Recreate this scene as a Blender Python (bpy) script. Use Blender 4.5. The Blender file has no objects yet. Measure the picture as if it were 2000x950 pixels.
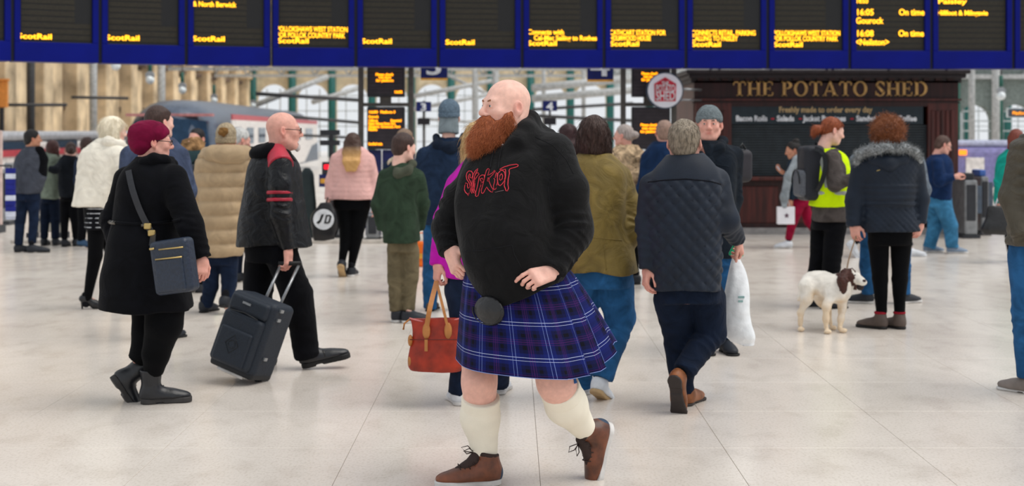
import bpy, bmesh, math, random
import numpy as np
from mathutils import Vector, Matrix
from mathutils.bvhtree import BVHTree

# ------------------------------------------------------------------ camera, sky, sun, exposure
F, CX, HY, H = 2777.8, 1000., 255., 1.62       # focal length in pixels, principal x, horizon row, eye height
SC = bpy.context.scene
COL = SC.collection
cam = bpy.data.cameras.new('camera')
cam.lens, cam.sensor_width = 50, 36
cam.shift_y = -(475 - HY) / 2000
cam.dof.use_dof = True
cam.dof.focus_distance = 6.45
cam.dof.aperture_fstop = 3.0
cam.clip_end = 400
camo = bpy.data.objects.new('camera', cam)
COL.objects.link(camo)
camo.location = (0, 0, H)
camo.rotation_euler = (math.pi / 2, 0, 0)
SC.camera = camo

world = bpy.data.worlds.new('world')
SC.world = world
world.use_nodes = True
world.node_tree.nodes['Background'].inputs[0].default_value = (0.93, 0.965, 1.0, 1)   # even overcast sky
world.node_tree.nodes['Background'].inputs[1].default_value = 0.80

sun = bpy.data.lights.new('sun', 'SUN')
sun.energy, sun.angle, sun.color = 1.9, math.radians(45), (1.0, 0.95, 0.88)
suno = bpy.data.objects.new('sun', sun)
COL.objects.link(suno)
suno.rotation_euler = Vector((-0.55, 0.10, -1.0)).to_track_quat('-Z', 'Y').to_euler()

SC.view_settings.view_transform = 'Standard'
SC.view_settings.look = 'None'
SC.view_settings.exposure = 0.10
SC.view_settings.gamma = 1
SC.view_settings.use_curve_mapping = False
random.seed(4)
rng = np.random.default_rng(7)


def U(px, py, d):
    return np.array([(px - CX) * d / F, d, H + (HY - py) * d / F])


def gd(py):
    return H * F / (py - HY)


# ------------------------------------------------------------------ materials
def lin(c):
    return tuple(((v / 255) / 12.92 if v / 255 <= 0.04045 else ((v / 255 + 0.055) / 1.055) ** 2.4) for v in c)


MATS = {}


def mat(name, c, rough=.8, kind='plain', var=.12, scale=9., bump=.3, metal=0., emit=0., c2=None, spec=.4, fine=0., sheen=0., coat=0., wrinkle=0.):
    """Procedural material; c and c2 are sRGB 0-255."""
    if name in MATS:
        return MATS[name]
    m = bpy.data.materials.new(name)
    MATS[name] = m
    m.use_nodes = True
    nt = m.node_tree
    N, L = nt.nodes, nt.links
    b = N['Principled BSDF']
    b.inputs['Roughness'].default_value = rough
    b.inputs['Metallic'].default_value = metal
    b.inputs['Specular IOR Level'].default_value = spec
    b.inputs['Sheen Weight'].default_value = sheen
    b.inputs['Coat Weight'].default_value = coat
    a = lin(c) + (1,)
    if emit:
        b.inputs['Base Color'].default_value = (0, 0, 0, 1)
        b.inputs['Emission Color'].default_value = a
        b.inputs['Emission Strength'].default_value = emit
        return m
    tc = N.new('ShaderNodeTexCoord')
    mp = N.new('ShaderNodeMapping')
    L.new(tc.outputs['Object'], mp.inputs[0])
    nz = N.new('ShaderNodeTexNoise')
    nz.inputs['Scale'].default_value = scale
    nz.inputs['Detail'].default_value = 4
    nz.inputs['Distortion'].default_value = wrinkle
    L.new(mp.outputs[0], nz.inputs['Vector'])
    rp = N.new('ShaderNodeValToRGB')
    if kind == 'hair':
        mp.inputs['Scale'].default_value = (1, 1, .12)
        nz.inputs['Scale'].default_value = scale * 9
    if kind == 'wood':
        mp.inputs['Scale'].default_value = (1, 1, .08)
    d = lin(c2) if c2 else None
    lo = d if d else tuple(max(0, v * (1 - 2.2 * var)) for v in a[:3])
    hi = a[:3] if d else tuple(min(1, v * (1 + 1.6 * var)) for v in a[:3])
    rp.color_ramp.elements[0].position = .3
    rp.color_ramp.elements[1].position = .7
    rp.color_ramp.elements[0].color = lo + (1,)
    rp.color_ramp.elements[1].color = hi + (1,)
    L.new(nz.outputs['Fac'], rp.inputs[0])
    out = rp.outputs[0]
    if kind == 'skin':
        at = N.new('ShaderNodeAttribute')
        at.attribute_name = 'tint'
        mx = N.new('ShaderNodeMixRGB')
        mx.inputs[2].default_value = (lin(c)[0] * .82, lin(c)[1] * .42, lin(c)[2] * .40, 1)
        L.new(at.outputs['Fac'], mx.inputs[0])
        L.new(out, mx.inputs[1])
        out = mx.outputs[0]
        b.inputs['Subsurface Weight'].default_value = .12
        b.inputs['Subsurface Radius'].default_value = (.012, .005, .003)
    if kind == 'ombre':
        at = N.new('ShaderNodeAttribute')
        at.attribute_name = 'tint'
        mx = N.new('ShaderNodeMixRGB')
        mx.inputs[2].default_value = lin(c2) + (1,)
        rp.color_ramp.elements[0].color = tuple(v * .75 for v in lin(c)) + (1,)
        rp.color_ramp.elements[1].color = a
        L.new(at.outputs['Fac'], mx.inputs[0])
        L.new(out, mx.inputs[1])
        out = mx.outputs[0]
    L.new(out, b.inputs['Base Color'])
    if bump:
        src = nz.outputs['Fac']
        bp = N.new('ShaderNodeBump')
        bp.inputs['Strength'].default_value = bump
        bp.inputs['Distance'].default_value = .015 if not wrinkle else .035
        if kind == 'hair' or kind == 'ombre':
            bp.inputs['Distance'].default_value = .01
        L.new(src, bp.inputs['Height'])
        last = bp
        if fine:
            n2 = N.new('ShaderNodeTexNoise')
            n2.inputs['Scale'].default_value = fine
            L.new(tc.outputs['Object'], n2.inputs['Vector'])
            b2 = N.new('ShaderNodeBump')
            b2.inputs['Strength'].default_value = .35
            b2.inputs['Distance'].default_value = .003
            L.new(n2.outputs['Fac'], b2.inputs['Height'])
            L.new(bp.outputs[0], b2.inputs['Normal'])
            last = b2
        L.new(last.outputs[0], b.inputs['Normal'])
    return m


def cloth(name, c, **k):
    a = dict(rough=.9, scale=6, bump=.6, wrinkle=1.6, fine=260, var=.16, sheen=.02, spec=.12)
    a.update(k)
    return mat(name, c, **a)


def hairm(name, c, **k):
    a = dict(rough=.5, kind='hair', var=.22, bump=.7, scale=14, spec=.35)
    a.update(k)
    return mat(name, c, **a)


# ------------------------------------------------------------------ mesh helpers
def rawmesh(name, v, f):
    me = bpy.data.meshes.new(name)
    v = np.asarray(v, dtype=np.float32)
    if isinstance(f, np.ndarray):
        n, k = f.shape
        me.vertices.add(len(v))
        me.vertices.foreach_set('co', v.ravel())
        me.loops.add(n * k)
        me.loops.foreach_set('vertex_index', f.astype(np.int32).ravel())
        me.polygons.add(n)
        me.polygons.foreach_set('loop_start', np.arange(0, n * k, k, dtype=np.int32))
        me.update(calc_edges=True)
    else:
        me.from_pydata([tuple(map(float, p)) for p in v], [], [tuple(map(int, q)) for q in f])
        me.update()
    return me


def link(name, me, m=None, parent=None, smooth=False, loc=None):
    o = bpy.data.objects.new(name, me)
    COL.objects.link(o)
    if m is not None:
        me.materials.clear()
        me.materials.append(m)
    if smooth:
        me.polygons.foreach_set('use_smooth', np.ones(len(me.polygons), dtype=bool))
    if parent is not None:
        o.parent = parent
    if loc is not None:
        o.location = loc
    return o


def obj(name, v, f, m, parent=None, smooth=False):
    return link(name, rawmesh(name, v, f), m, parent, smooth)


def tag(o, label, cat=None, group=None, kind=None):
    if label:
        o['label'] = label
    if cat:
        o['category'] = cat
    if group:
        o['group'] = group
    if kind:
        o['kind'] = kind
    return o


def empty(name, loc, label=None, cat=None, group=None, kind=None):
    o = bpy.data.objects.new(name, None)
    COL.objects.link(o)
    o.location = loc
    return tag(o, label, cat, group, kind)


def bverts(lo, hi):
    x0, y0, z0 = lo
    x1, y1, z1 = hi
    return [(x0, y0, z0), (x1, y0, z0), (x1, y1, z0), (x0, y1, z0), (x0, y0, z1), (x1, y0, z1), (x1, y1, z1), (x0, y1, z1)]


BF = [(0, 3, 2, 1), (4, 5, 6, 7), (0, 1, 5, 4), (1, 2, 6, 5), (2, 3, 7, 6), (3, 0, 4, 7)]


def box(name, lo, hi, m, parent=None, bev=0., seg=2, R=None, t=(0, 0, 0)):
    bm = bmesh.new()
    vs = [bm.verts.new(p) for p in bverts(lo, hi)]
    for q in BF:
        bm.faces.new([vs[i] for i in q])
    if bev:
        bmesh.ops.bevel(bm, geom=bm.edges[:], offset=bev, segments=seg, affect='EDGES', profile=.5)
    if R is not None:
        bm.transform(Matrix.Translation(t) @ R.to_4x4())
    elif any(t):
        bm.transform(Matrix.Translation(t))
    me = bpy.data.meshes.new(name)
    bm.to_mesh(me)
    bm.free()
    return link(name, me, m, parent, smooth=False)


def tubev(pts, r, n=6, closed=False):
    P = [np.array(p, float) for p in pts]
    rs = r if hasattr(r, '__len__') else [r] * len(P)
    v, f = [], []
    ref = np.array([0.13, 0.21, 1.0])
    m = len(P)
    for i, p in enumerate(P):
        a = P[(i - 1) % m] if (closed or i > 0) else p
        b = P[(i + 1) % m] if (closed or i < m - 1) else p
        t = b - a
        t = t / (np.linalg.norm(t) + 1e-9)
        u = np.cross(t, ref)
        if np.linalg.norm(u) < .15:
            u = np.cross(t, np.array([1., 0, 0]))
        u /= np.linalg.norm(u) + 1e-9
        w = np.cross(t, u)
        for k in range(n):
            an = 2 * math.pi * k / n
            v.append(p + rs[i] * (math.cos(an) * u + math.sin(an) * w))
    for i in range(m if closed else m - 1):
        j = (i + 1) % m
        for k in range(n):
            f.append((i * n + k, i * n + (k + 1) % n, j * n + (k + 1) % n, j * n + k))
    if not closed:
        f.append(tuple(range(n))[::-1])
        f.append(tuple((m - 1) * n + k for k in range(n)))
    return v, f


def tube(name, pts, r, m, parent=None, n=6, closed=False):
    v, f = tubev(pts, r, n, closed)
    return obj(name, v, f, m, parent, smooth=True)


def ribbonv(pts, nrm, w, t):
    """flat strap along pts; nrm = outward normals"""
    P = [np.array(p, float) for p in pts]
    v, f = [], []
    for i, p in enumerate(P):
        a, b = P[max(i - 1, 0)], P[min(i + 1, len(P) - 1)]
        tg = (b - a) / (np.linalg.norm(b - a) + 1e-9)
        n = np.array(nrm[i] if hasattr(nrm[0], '__len__') else nrm, float)
        n = n - tg * np.dot(n, tg)
        n /= np.linalg.norm(n) + 1e-9
        s = np.cross(tg, n)
        v += [p - s * w, p + s * w, p + s * w + n * t, p - s * w + n * t]
    for i in range(len(P) - 1):
        for k in range(4):
            f.append((i * 4 + k, i * 4 + (k + 1) % 4, i * 4 + 4 + (k + 1) % 4, i * 4 + 4 + k))
    f.append((3, 2, 1, 0))
    e = (len(P) - 1) * 4
    f.append((e, e + 1, e + 2, e + 3))
    return v, f


def resample(pts, n):
    P = np.array(pts, float)
    s = np.r_[0, np.cumsum(np.linalg.norm(np.diff(P, axis=0), axis=1))]
    q = np.linspace(0, s[-1], n)
    return np.stack([herm(q, s, P[:, i]) for i in range(P.shape[1])], 1)


def herm(x, xp, fp):
    xp = np.asarray(xp, float)
    fp = np.asarray(fp, float)
    if len(xp) < 3:
        return np.interp(x, xp, fp)
    d = np.diff(fp) / np.diff(xp)
    m = np.empty_like(fp)
    m[1:-1] = (d[:-1] + d[1:]) / 2
    m[0], m[-1] = d[0], d[-1]
    same = (d[:-1] * d[1:]) <= 0
    m[1:-1][same] *= .3
    x = np.clip(x, xp[0], xp[-1])
    i = np.clip(np.searchsorted(xp, x) - 1, 0, len(xp) - 2)
    hh = xp[i + 1] - xp[i]
    t = (x - xp[i]) / hh
    return ((2 * t ** 3 - 3 * t ** 2 + 1) * fp[i] + (t ** 3 - 2 * t ** 2 + t) * hh * m[i]
            + (-2 * t ** 3 + 3 * t ** 2) * fp[i + 1] + (t ** 3 - t ** 2) * hh * m[i + 1])


def prism(name, outline, y0, y1, m, parent=None):
    """outline [(x,z)] extruded from y0 to y1"""
    n = len(outline)
    v = [(x, y0, z) for x, z in outline] + [(x, y1, z) for x, z in outline]
    f = [tuple(range(n)), tuple(range(2 * n - 1, n - 1, -1))]
    for i in range(n):
        j = (i + 1) % n
        f.append((i, n + i, n + j, j))
    return obj(name, v, f, m, parent)


TEXTS = []


def text(name, s, size, m, loc, parent=None, R=None, align='LEFT', ext=.002, bold=0., sx=1., fitw=None):
    c = bpy.data.curves.new(name, 'FONT')
    c.body, c.size, c.extrude, c.offset, c.align_x = s, size, ext, bold, align
    c.resolution_u = 3
    o = bpy.data.objects.new(name + '_curve', c)
    COL.objects.link(o)
    TEXTS.append((o, name, m, Matrix.Translation(loc) @ (R.to_4x4() if R is not None else Matrix.Rotation(math.pi / 2, 4, 'X')), parent, sx, fitw))


def bake_texts():
    bpy.context.view_layer.update()
    dg = bpy.context.evaluated_depsgraph_get()
    done = []
    for o, name, m, M, parent, sx, fitw in TEXTS:
        me = bpy.data.meshes.new_from_object(o.evaluated_get(dg))
        if fitw:
            xs = [v.co.x for v in me.vertices]
            sx = fitw / max(1e-6, max(xs) - min(xs))
        me.transform(M @ Matrix.Diagonal((sx, 1, 1, 1)))
        me.materials.clear()
        me.materials.append(m)
        done.append((o, name, me, parent))
    for o, name, me, parent in done:
        bpy.data.objects.remove(o)
        link(name, me, None, parent)
    TEXTS.clear()

# ------------------------------------------------------------------ the setting: concourse floor
def floor_mat():
    m = bpy.data.materials.new('polished_terrazzo')
    m.use_nodes = True
    N, L = m.node_tree.nodes, m.node_tree.links
    b = N['Principled BSDF']
    g = N.new('ShaderNodeNewGeometry')
    n1 = N.new('ShaderNodeTexNoise'); n1.inputs['Scale'].default_value = .9; n1.inputs['Detail'].default_value = 5
    n2 = N.new('ShaderNodeTexNoise'); n2.inputs['Scale'].default_value = 75; n2.inputs['Detail'].default_value = 3
    n3 = N.new('ShaderNodeTexNoise'); n3.inputs['Scale'].default_value = 5; n3.inputs['Detail'].default_value = 8
    mp = N.new('ShaderNodeMapping'); mp.inputs['Scale'].default_value = (1, .55, 1)
    L.new(g.outputs['Position'], mp.inputs[0])
    for n in (n1, n2, n3):
        L.new(mp.outputs[0], n.inputs['Vector'])
    r1 = N.new('ShaderNodeValToRGB')
    r1.color_ramp.elements[0].position, r1.color_ramp.elements[1].position = .3, .72
    r1.color_ramp.elements[0].color = lin((212, 203, 194)) + (1,)
    r1.color_ramp.elements[1].color = lin((232, 224, 215)) + (1,)
    L.new(n1.outputs['Fac'], r1.inputs[0])
    r2 = N.new('ShaderNodeValToRGB')
    r2.color_ramp.elements[0].position, r2.color_ramp.elements[1].position = .28, .52
    r2.color_ramp.elements[0].color = (.82, .80, .77, 1)
    r2.color_ramp.elements[1].color = (1, 1, 1, 1)
    L.new(n2.outputs['Fac'], r2.inputs[0])
    mu = N.new('ShaderNodeMixRGB'); mu.blend_type = 'MULTIPLY'; mu.inputs[0].default_value = .8
    L.new(r1.outputs[0], mu.inputs[1]); L.new(r2.outputs[0], mu.inputs[2])
    r3 = N.new('ShaderNodeValToRGB')
    r3.color_ramp.elements[0].position, r3.color_ramp.elements[1].position = .33, .48
    r3.color_ramp.elements[0].color = (.90, .885, .87, 1)
    r3.color_ramp.elements[1].color = (1, 1, 1, 1)
    L.new(n3.outputs['Fac'], r3.inputs[0])
    mv = N.new('ShaderNodeMixRGB'); mv.blend_type = 'MULTIPLY'; mv.inputs[0].default_value = .7
    L.new(mu.outputs[0], mv.inputs[1]); L.new(r3.outputs[0], mv.inputs[2])
    L.new(mv.outputs[0], b.inputs['Base Color'])
    ro = N.new('ShaderNodeMapRange')
    ro.inputs['To Min'].default_value, ro.inputs['To Max'].default_value = .16, .30
    L.new(n3.outputs['Fac'], ro.inputs['Value'])
    L.new(ro.outputs[0], b.inputs['Roughness'])
    b.inputs['Specular IOR Level'].default_value = .6
    return m


FLOORM = floor_mat()
GROUT = mat('floor_joint', (120, 110, 102), .8, bump=0)
floor = empty('floor', (0, 0, 0), 'pale polished stone concourse floor', None, None, 'structure')
SL = .95
x0, y0, nx, ny = -4.62, 4.4, 10, 10
box('floor_bed', (x0, y0, -.06), (x0 + nx * SL, y0 + ny * SL, -.004), GROUT, floor)
slab_me = None
for i in range(nx):
    for j in range(ny):
        if slab_me is None:
            o = box('slab', (.001, .001, -.03), (SL - .001, SL - .001, 0), FLOORM, floor, bev=.0012, seg=1)
            slab_me = o.data
        else:
            o = link('slab', slab_me, None, floor)
        o.location = (x0 + i * SL, y0 + j * SL, 0)
YE = y0 + ny * SL
XE = x0 + nx * SL
for nm, lo, hi in (('floor_far', (-40, YE, -.06), (45, 110, 0)), ('floor_near', (-40, -12, -.06), (45, y0, 0)),
                   ('floor_side', (-40, y0, -.06), (x0, YE, 0)), ('floor_side', (XE, y0, -.06), (45, YE, 0))):
    box(nm, lo, hi, FLOORM, floor)

# ------------------------------------------------------------------ departure boards
NAVY = mat('board_blue', (3, 16, 112), .5, var=.06, bump=0, scale=2, spec=.12)
NAVYD = mat('board_gap', (4, 8, 40), .6, bump=0)
SCREEN = mat('led_screen', (14, 14, 17), .45, bump=0, var=.1)
ROWM = mat('led_row_unlit', (40, 36, 27), .7, scale=90, var=.25, bump=0)
AMBER = mat('led_amber', (255, 150, 12), emit=2.6)
AMBERH = mat('led_yellow', (255, 176, 30), emit=3.0)
STEEL = mat('brushed_steel', (150, 153, 156), .35, metal=.7, bump=.05, scale=30)

DIV = [-148, 25, 196, 364, 530, 695, 856, 1020, 1180, 1340, 1500, 1660, 1820, 1980, 2140]
BX = [-200, 0, 250, 500, 750, 1000, 1250, 1500, 2000, 2200]
BY = [113.5, 118.5, 124.5, 128.3, 130.3, 131.6, 132.6, 133.3, 134.3, 134.5]
ZB = 2.51
SCOT = ('ScotRail', 0, 1.0)
LINES = {  # text, row from the bottom, x offset, width in px
    1: [('ScotRail', 70, 35, 65)], 2: [('ScotRail', 73, 207, 64)], 3: [('& North Berwick', 7, 377, 84), ('ScotRail', 75, 376, 62)],
    4: [('POLLOKSHAWS WEST STATION', 56, 541, 137), ('FOR POLLOK COUNTRY PARK', 68, 541, 132), ('ScotRail', 79, 542, 60)],
    5: [('ScotRail', 80, 706, 59)], 6: [('ScotRail', 82, 870, 57)],
    7: [('Connects with', 62, 1031, 71), ('Cal-Mac Sailing to Rothes', 73.5, 1043, 124), ('ScotRail', 84, 1031, 57)],
    8: [('CATHCART STATION FOR', 63, 1192, 110), ('HOLMWOOD HOUSE', 74, 1192, 80), ('ScotRail', 85, 1192, 57)],
    9: [('CONNECTS RETAIL, PARKING', 63.5, 1352, 126), ('CALLING TO PAISLEY', 74.5, 1352, 91), ('ScotRail', 86, 1352, 57)],
    10: [('POLLOKSHAWS WEST STATION', 64, 1512, 131), ('FOR POLLOK COUNTRY PARK', 75, 1512, 127), ('ScotRail', 86.5, 1512, 57)],
    11: [('16:03', 1, 1673, 22), ('16:05', 24.5, 1673, 32), ('On time', 24.5, 1757, 50), ('Gourock', 41, 1673, 54), ('16:08', 66, 1673, 32), ('On time', 66, 1756, 50), ('<Neilston>', 83, 1672, 66)],
    12: [('Paisley', 2, 1833, 57), ('Hillfoot & Milngavie', 24.5, 1832, 100)],
}


def board_depth(px):
    return F * (ZB - H) / (HY - np.interp(px, BX, BY))


NTH = ['first', 'first', 'second', 'third', 'fourth', 'fifth', 'sixth', 'seventh', 'eighth', 'ninth', 'tenth', 'eleventh', 'twelfth', 'thirteenth']
for u in range(14):
    da, db = board_depth(DIV[u]), board_depth(DIV[u + 1])
    A, B = U(DIV[u], HY, da), U(DIV[u + 1], HY, db)
    W = float(np.linalg.norm((B - A)[:2]))
    yaw = math.atan2(B[1] - A[1], B[0] - A[0])
    if u in (0, 13):
        lab = 'blue departure board unit cut off by the ' + ('left' if u == 0 else 'right') + ' edge, mostly out of view'
    elif u in (4, 10):
        lab = 'blue departure board unit with POLLOKSHAWS WEST STATION text, %s one' % ('left' if u == 4 else 'right')
    elif u in (1, 2, 5, 6):
        lab = 'blue departure board unit with one ScotRail line, %s unit from the left' % NTH[u]
    else:
        lab = 'blue departure board unit showing amber text %s' % {3: 'North Berwick', 7: 'Cal-Mac Sailing', 8: 'HOLMWOOD HOUSE', 9: 'CONNECTS RETAIL', 11: 'Gourock and On time', 12: 'Hillfoot'}[u]
    e = empty('departure_board', (A[0], A[1], ZB), lab, 'departure board', 'departure boards in the overhead row')
    e.rotation_euler = (0, 0, yaw)
    sb, HT, st = .255, 2.3, .075           # rail height, total height, stile width
    box('housing', (.02, .06, 0), (W - .02, .34, HT), NAVY, e)
    box('bottom_rail', (.022, 0, 0), (W - .022, .08, sb), NAVY, e, bev=.006, seg=1)
    box('top_rail', (.022, 0, HT - .2), (W - .022, .08, HT), NAVY, e, bev=.006, seg=1)
    for s in (.022, W - .022 - st):
        box('stile', (s, 0, sb), (s + st, .08, HT - .2), NAVY, e, bev=.006, seg=1)
    for x in (.0, W - .022):
        box('joint', (x, .03, 0), (x + .022, .12, HT), NAVYD, e)
    sc = box('screen', (.022 + st, .045, sb), (W - .022 - st, .07, HT - .2), SCREEN, e)
    xa, xb = .022 + st + .012, W - .022 - st - .012
    rw = .078
    for k in range(9):
        z = sb + .035 + k * rw
        wide = k < 3 or u in (11, 12)
        box('led_row', (xa, .0385, z), (xb if wide else xa + (xb - xa) * .76, .045, z + rw * .8), ROWM, sc)
    ca, sa = math.cos(yaw), math.sin(yaw)
    for (s, py, px, wpx) in LINES.get(u, []):
        d = A[1] + (px - DIV[u]) / (DIV[u + 1] - DIV[u]) * (B[1] - A[1])
        lx = (px - DIV[u]) / (DIV[u + 1] - DIV[u]) * W
        z = H + (HY - (py + 4.6)) * d / F - ZB
        text('amber_text', s, .098 if u != 11 else .125, AMBERH, (lx, .034, z), e, fitw=wpx * d / F, ext=.003, bold=.002)

# ------------------------------------------------------------------ potato kiosk
KD = 22.2
WOOD = mat('kiosk_wood', (76, 30, 25), .45, kind='wood', scale=22, var=.3, bump=.15)
WOODD = mat('kiosk_dark_wood', (48, 20, 19), .5, kind='wood', scale=22, var=.25, bump=.15)
CORN = mat('kiosk_cornice_grey', (46, 40, 44), .6, bump=.1)
SLATE = mat('menu_board_slate', (30, 44, 52), .6, bump=0)
SLAT = mat('shutter_slat', (46, 56, 62), .5, bump=0)
GOLD = mat('gold_lettering', (206, 164, 98), .5, bump=.05)
WHITE = mat('white_print', (228, 232, 238), .6, bump=0)
REDP = mat('red_print', (198, 36, 58), .6, bump=0)
PLINTH = mat('kiosk_plinth_stone', (150, 147, 145), .6)
TANP = mat('tan_print', (196, 168, 120), .6, bump=0)


def kx(px, d=KD):
    return (px - CX) * d / F


def kz(py, d=KD):
    return H + (HY - py) * d / F


K0 = np.array([kx(1353), KD, 0])
kiosk = empty('food_kiosk', (0, 0, 0), 'dark brown wooden kiosk with gold THE POTATO SHED lettering and closed shutter', 'kiosk')
kb = KD + 2.6


def kbox(nm, x0, x1, ya, yb, y0, y1, m, parent=kiosk, bev=0.):
    return box(nm, (kx(x0), y0, kz(yb)), (kx(x1), y1, kz(ya)), m, parent, bev=bev, seg=1)


box('plinth', (kx(1356), KD - .03, 0), (kx(1876), kb, .1), PLINTH, kiosk)
kbox('side_wall', 1356, 1366, 160, 446, KD + .1, kb, WOOD)
kbox('side_wall', 1862, 1872, 160, 446, KD + .1, kb, WOOD)
kbox('rear_wall', 1356, 1872, 160, 446, kb - .1, kb, WOODD)
kbox('roof', 1350, 1878, 150, 162, KD, kb, CORN)
kbox('fascia', 1356, 1872, 158, 203, KD, KD + .12, WOODD)
kbox('moulding', 1350, 1876, 193, 197, KD - .05, KD + .02, WOOD)
kbox('moulding', 1352, 1874, 199, 202, KD - .03, KD + .02, WOODD)
kbox('cornice', 1344, 1882, 145, 153, KD - .14, kb + .05, CORN, bev=.01)
kbox('cornice_cap', 1338, 1888, 137, 145, KD - .22, kb + .08, CORN, bev=.015)
for k in range(22):
    x = 1362 + k * 23.2
    kbox('dentil', x, x + 12, 153, 158, KD - .05, KD + .02, WOODD)
for xa, xb in ((1358, 1428), (1812, 1871)):
    p = kbox('pilaster', xa, xb, 202, 446, KD - .02, KD + .14, WOOD)
    for k in range(5):
        x = xa + 6 + k * (xb - xa - 12) / 5
        kbox('flute', x, x + 7, 216, 440, KD - .045, KD - .02, WOOD, p, bev=.008)
    kbox('pilaster_base', xa - 2, xb + 2, 432, 446, KD - .06, KD + .1, WOODD)
kbox('shutter_box', 1428, 1812, 202, 208, KD - .01, KD + .14, WOODD)
mb = kbox('menu_board', 1428, 1803, 206, 243, KD + .0, KD + .06, SLATE)
for k in range(20):
    y = 245 + k * 5.0
    kbox('shutter_slat', 1428, 1812, y, y + 3.1, KD + .055, KD + .09, SLAT)
kbox('shutter_back', 1428, 1812, 243, 347, KD + .09, KD + .12, mat('shutter_gap', (8, 10, 12), .7, bump=0))
kbox('counter_ledge', 1424, 1816, 345, 352, KD - .16, KD + .14, WOOD, bev=.01)
kbox('counter_front', 1424, 1816, 352, 446, KD + .02, KD + .12, WOODD)
for k in range(4):
    x = 1432 + k * 95
    kbox('counter_panel', x, x + 88, 364, 436, KD + .0, KD + .02, WOOD, bev=.008)
for x in (1383, 1400, 1500, 1608, 1620, 1728, 1840):
    lamp = kbox('lamp_arm', x, x + 3, 134.5, 137, KD - .4, KD - .1, STEEL)
    kbox('lamp_head', x - 3, x + 8, 133, 136, KD - .45, KD - .36, STEEL, lamp)

# serif lettering for the fascia
def arc(cx, cz, rx, rz, a0, a1, tx, tz, n=14):
    """curved stroke with thickness tx at the sides and tz at top and bottom"""
    out, inn = [], []
    for i in range(n + 1):
        a = math.radians(a0 + (a1 - a0) * i / n)
        out.append((cx + rx * math.cos(a), cz + rz * math.sin(a)))
        inn.append((cx + (rx - tx) * math.cos(a), cz + (rz - tz) * math.sin(a)))
    return [[out[i], out[i + 1], inn[i + 1], inn[i]] for i in range(n)]


def rect(x0, z0, x1, z1):
    return [[(x0, z0), (x1, z0), (x1, z1), (x0, z1)]]


def serif(ch):
    T, t = .17, .065
    stem = lambda x: rect(x, 0, x + T, 1) + rect(x - .07, 0, x + T + .07, t) + rect(x - .07, 1 - t, x + T + .07, 1)
    if ch == 'T':
        return rect(.30, 0, .30 + T, 1) + rect(.2, 0, .57, t) + rect(0, 1 - t * 1.2, .77, 1) + rect(0, .74, t, 1) + rect(.77 - t, .74, .77, 1), .77
    if ch == 'H':
        return stem(.07) + stem(.6) + rect(.2, .47, .65, .47 + t * 1.2), .84
    if ch == 'E':
        return stem(.07) + rect(.2, 0, .66, t) + rect(.2, 1 - t, .63, 1) + rect(.2, .48, .5, .48 + t) + rect(.60, 0, .66, .26) + rect(.57, .76, .63, 1) + rect(.46, .38, .5, .64), .68
    if ch == 'P':
        return stem(.07) + arc(.3, .74, .33, .26, -90, 90, T, t) + rect(.2, .48, .31, .48 + t) + rect(.2, 1 - t, .31, 1), .65
    if ch == 'O':
        return arc(.43, .5, .43, .52, 0, 360, T, t, 26), .86
    if ch == 'A':
        return [[(.02, 0), (.10, 0), (.42, .98), (.38, 1.03)]] + [[(.34, 1.02), (.46, 1.02), (.82, 0), (.62, 0)]] + rect(.18, .3, .66, .3 + t) + rect(-.05, 0, .2, t) + rect(.54, 0, .9, t), .88
    if ch == 'D':
        return stem(.07) + arc(.35, .5, .46, .5, -90, 90, T, t) + rect(.2, 0, .36, t) + rect(.2, 1 - t, .36, 1), .82
    if ch == 'S':
        return arc(.29, .74, .27, .28, 20, 200, .13, .07) + [[(.02, .70), (.17, .74), (.56, .30), (.43, .20)]] + arc(.29, .27, .28, .29, -160, 20, .13, .07) + rect(.50, .70, .55, .96) + rect(.0, .06, .05, .34), .58
    return [], .42


def serif_text(s, x0, x1, z0, z1, y, m, parent, nm='letter'):
    adv, items = 0, []
    for ch in s:
        q, w = serif(ch)
        items.append((q, adv))
        adv += w + (.1 if ch != ' ' else 0)
    sx = (x1 - x0) / (adv - .1)
    sz = z1 - z0
    for q, a in items:
        if not q:
            continue
        v, f = [], []
        for poly in q:
            n = len(v)
            v += [(x0 + (a + px) * sx, y, z0 + pz * sz) for px, pz in poly] + [(x0 + (a + px) * sx, y + .02, z0 + pz * sz) for px, pz in poly]
            f += [(n, n + 1, n + 2, n + 3), (n + 7, n + 6, n + 5, n + 4)] + [(n + i, n + 4 + i, n + 4 + (i + 1) % 4, n + (i + 1) % 4) for i in range(4)]
        obj(nm, v, f, m, parent)


serif_text('THE POTATO SHED', kx(1432), kx(1811), kz(187.5), kz(159.5), KD - .018, GOLD, kiosk)
text('menu_text', 'Freshly made to order every day', .125, TANP, (kx(1521), KD - .006, kz(219.5)), mb, fitw=kx(1703) - kx(1521), bold=.003)
for s, a, b in (('Bacon Rolls', 1437, 1498), ('Salads', 1517, 1551), ('Jacket Potatoes', 1569, 1653), ('Sandwiches', 1672, 1735), ('Coffee', 1752, 1790)):
    text('menu_text', s, .12, WHITE, (kx(a), KD - .006, kz(236.5)), mb, fitw=kx(b) - kx(a), bold=.004)
for a in (1506, 1560, 1661, 1742):
    kbox('menu_bullet', a, a + 6, 231, 233.5, KD - .008, KD + .01, REDP, mb)

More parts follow.
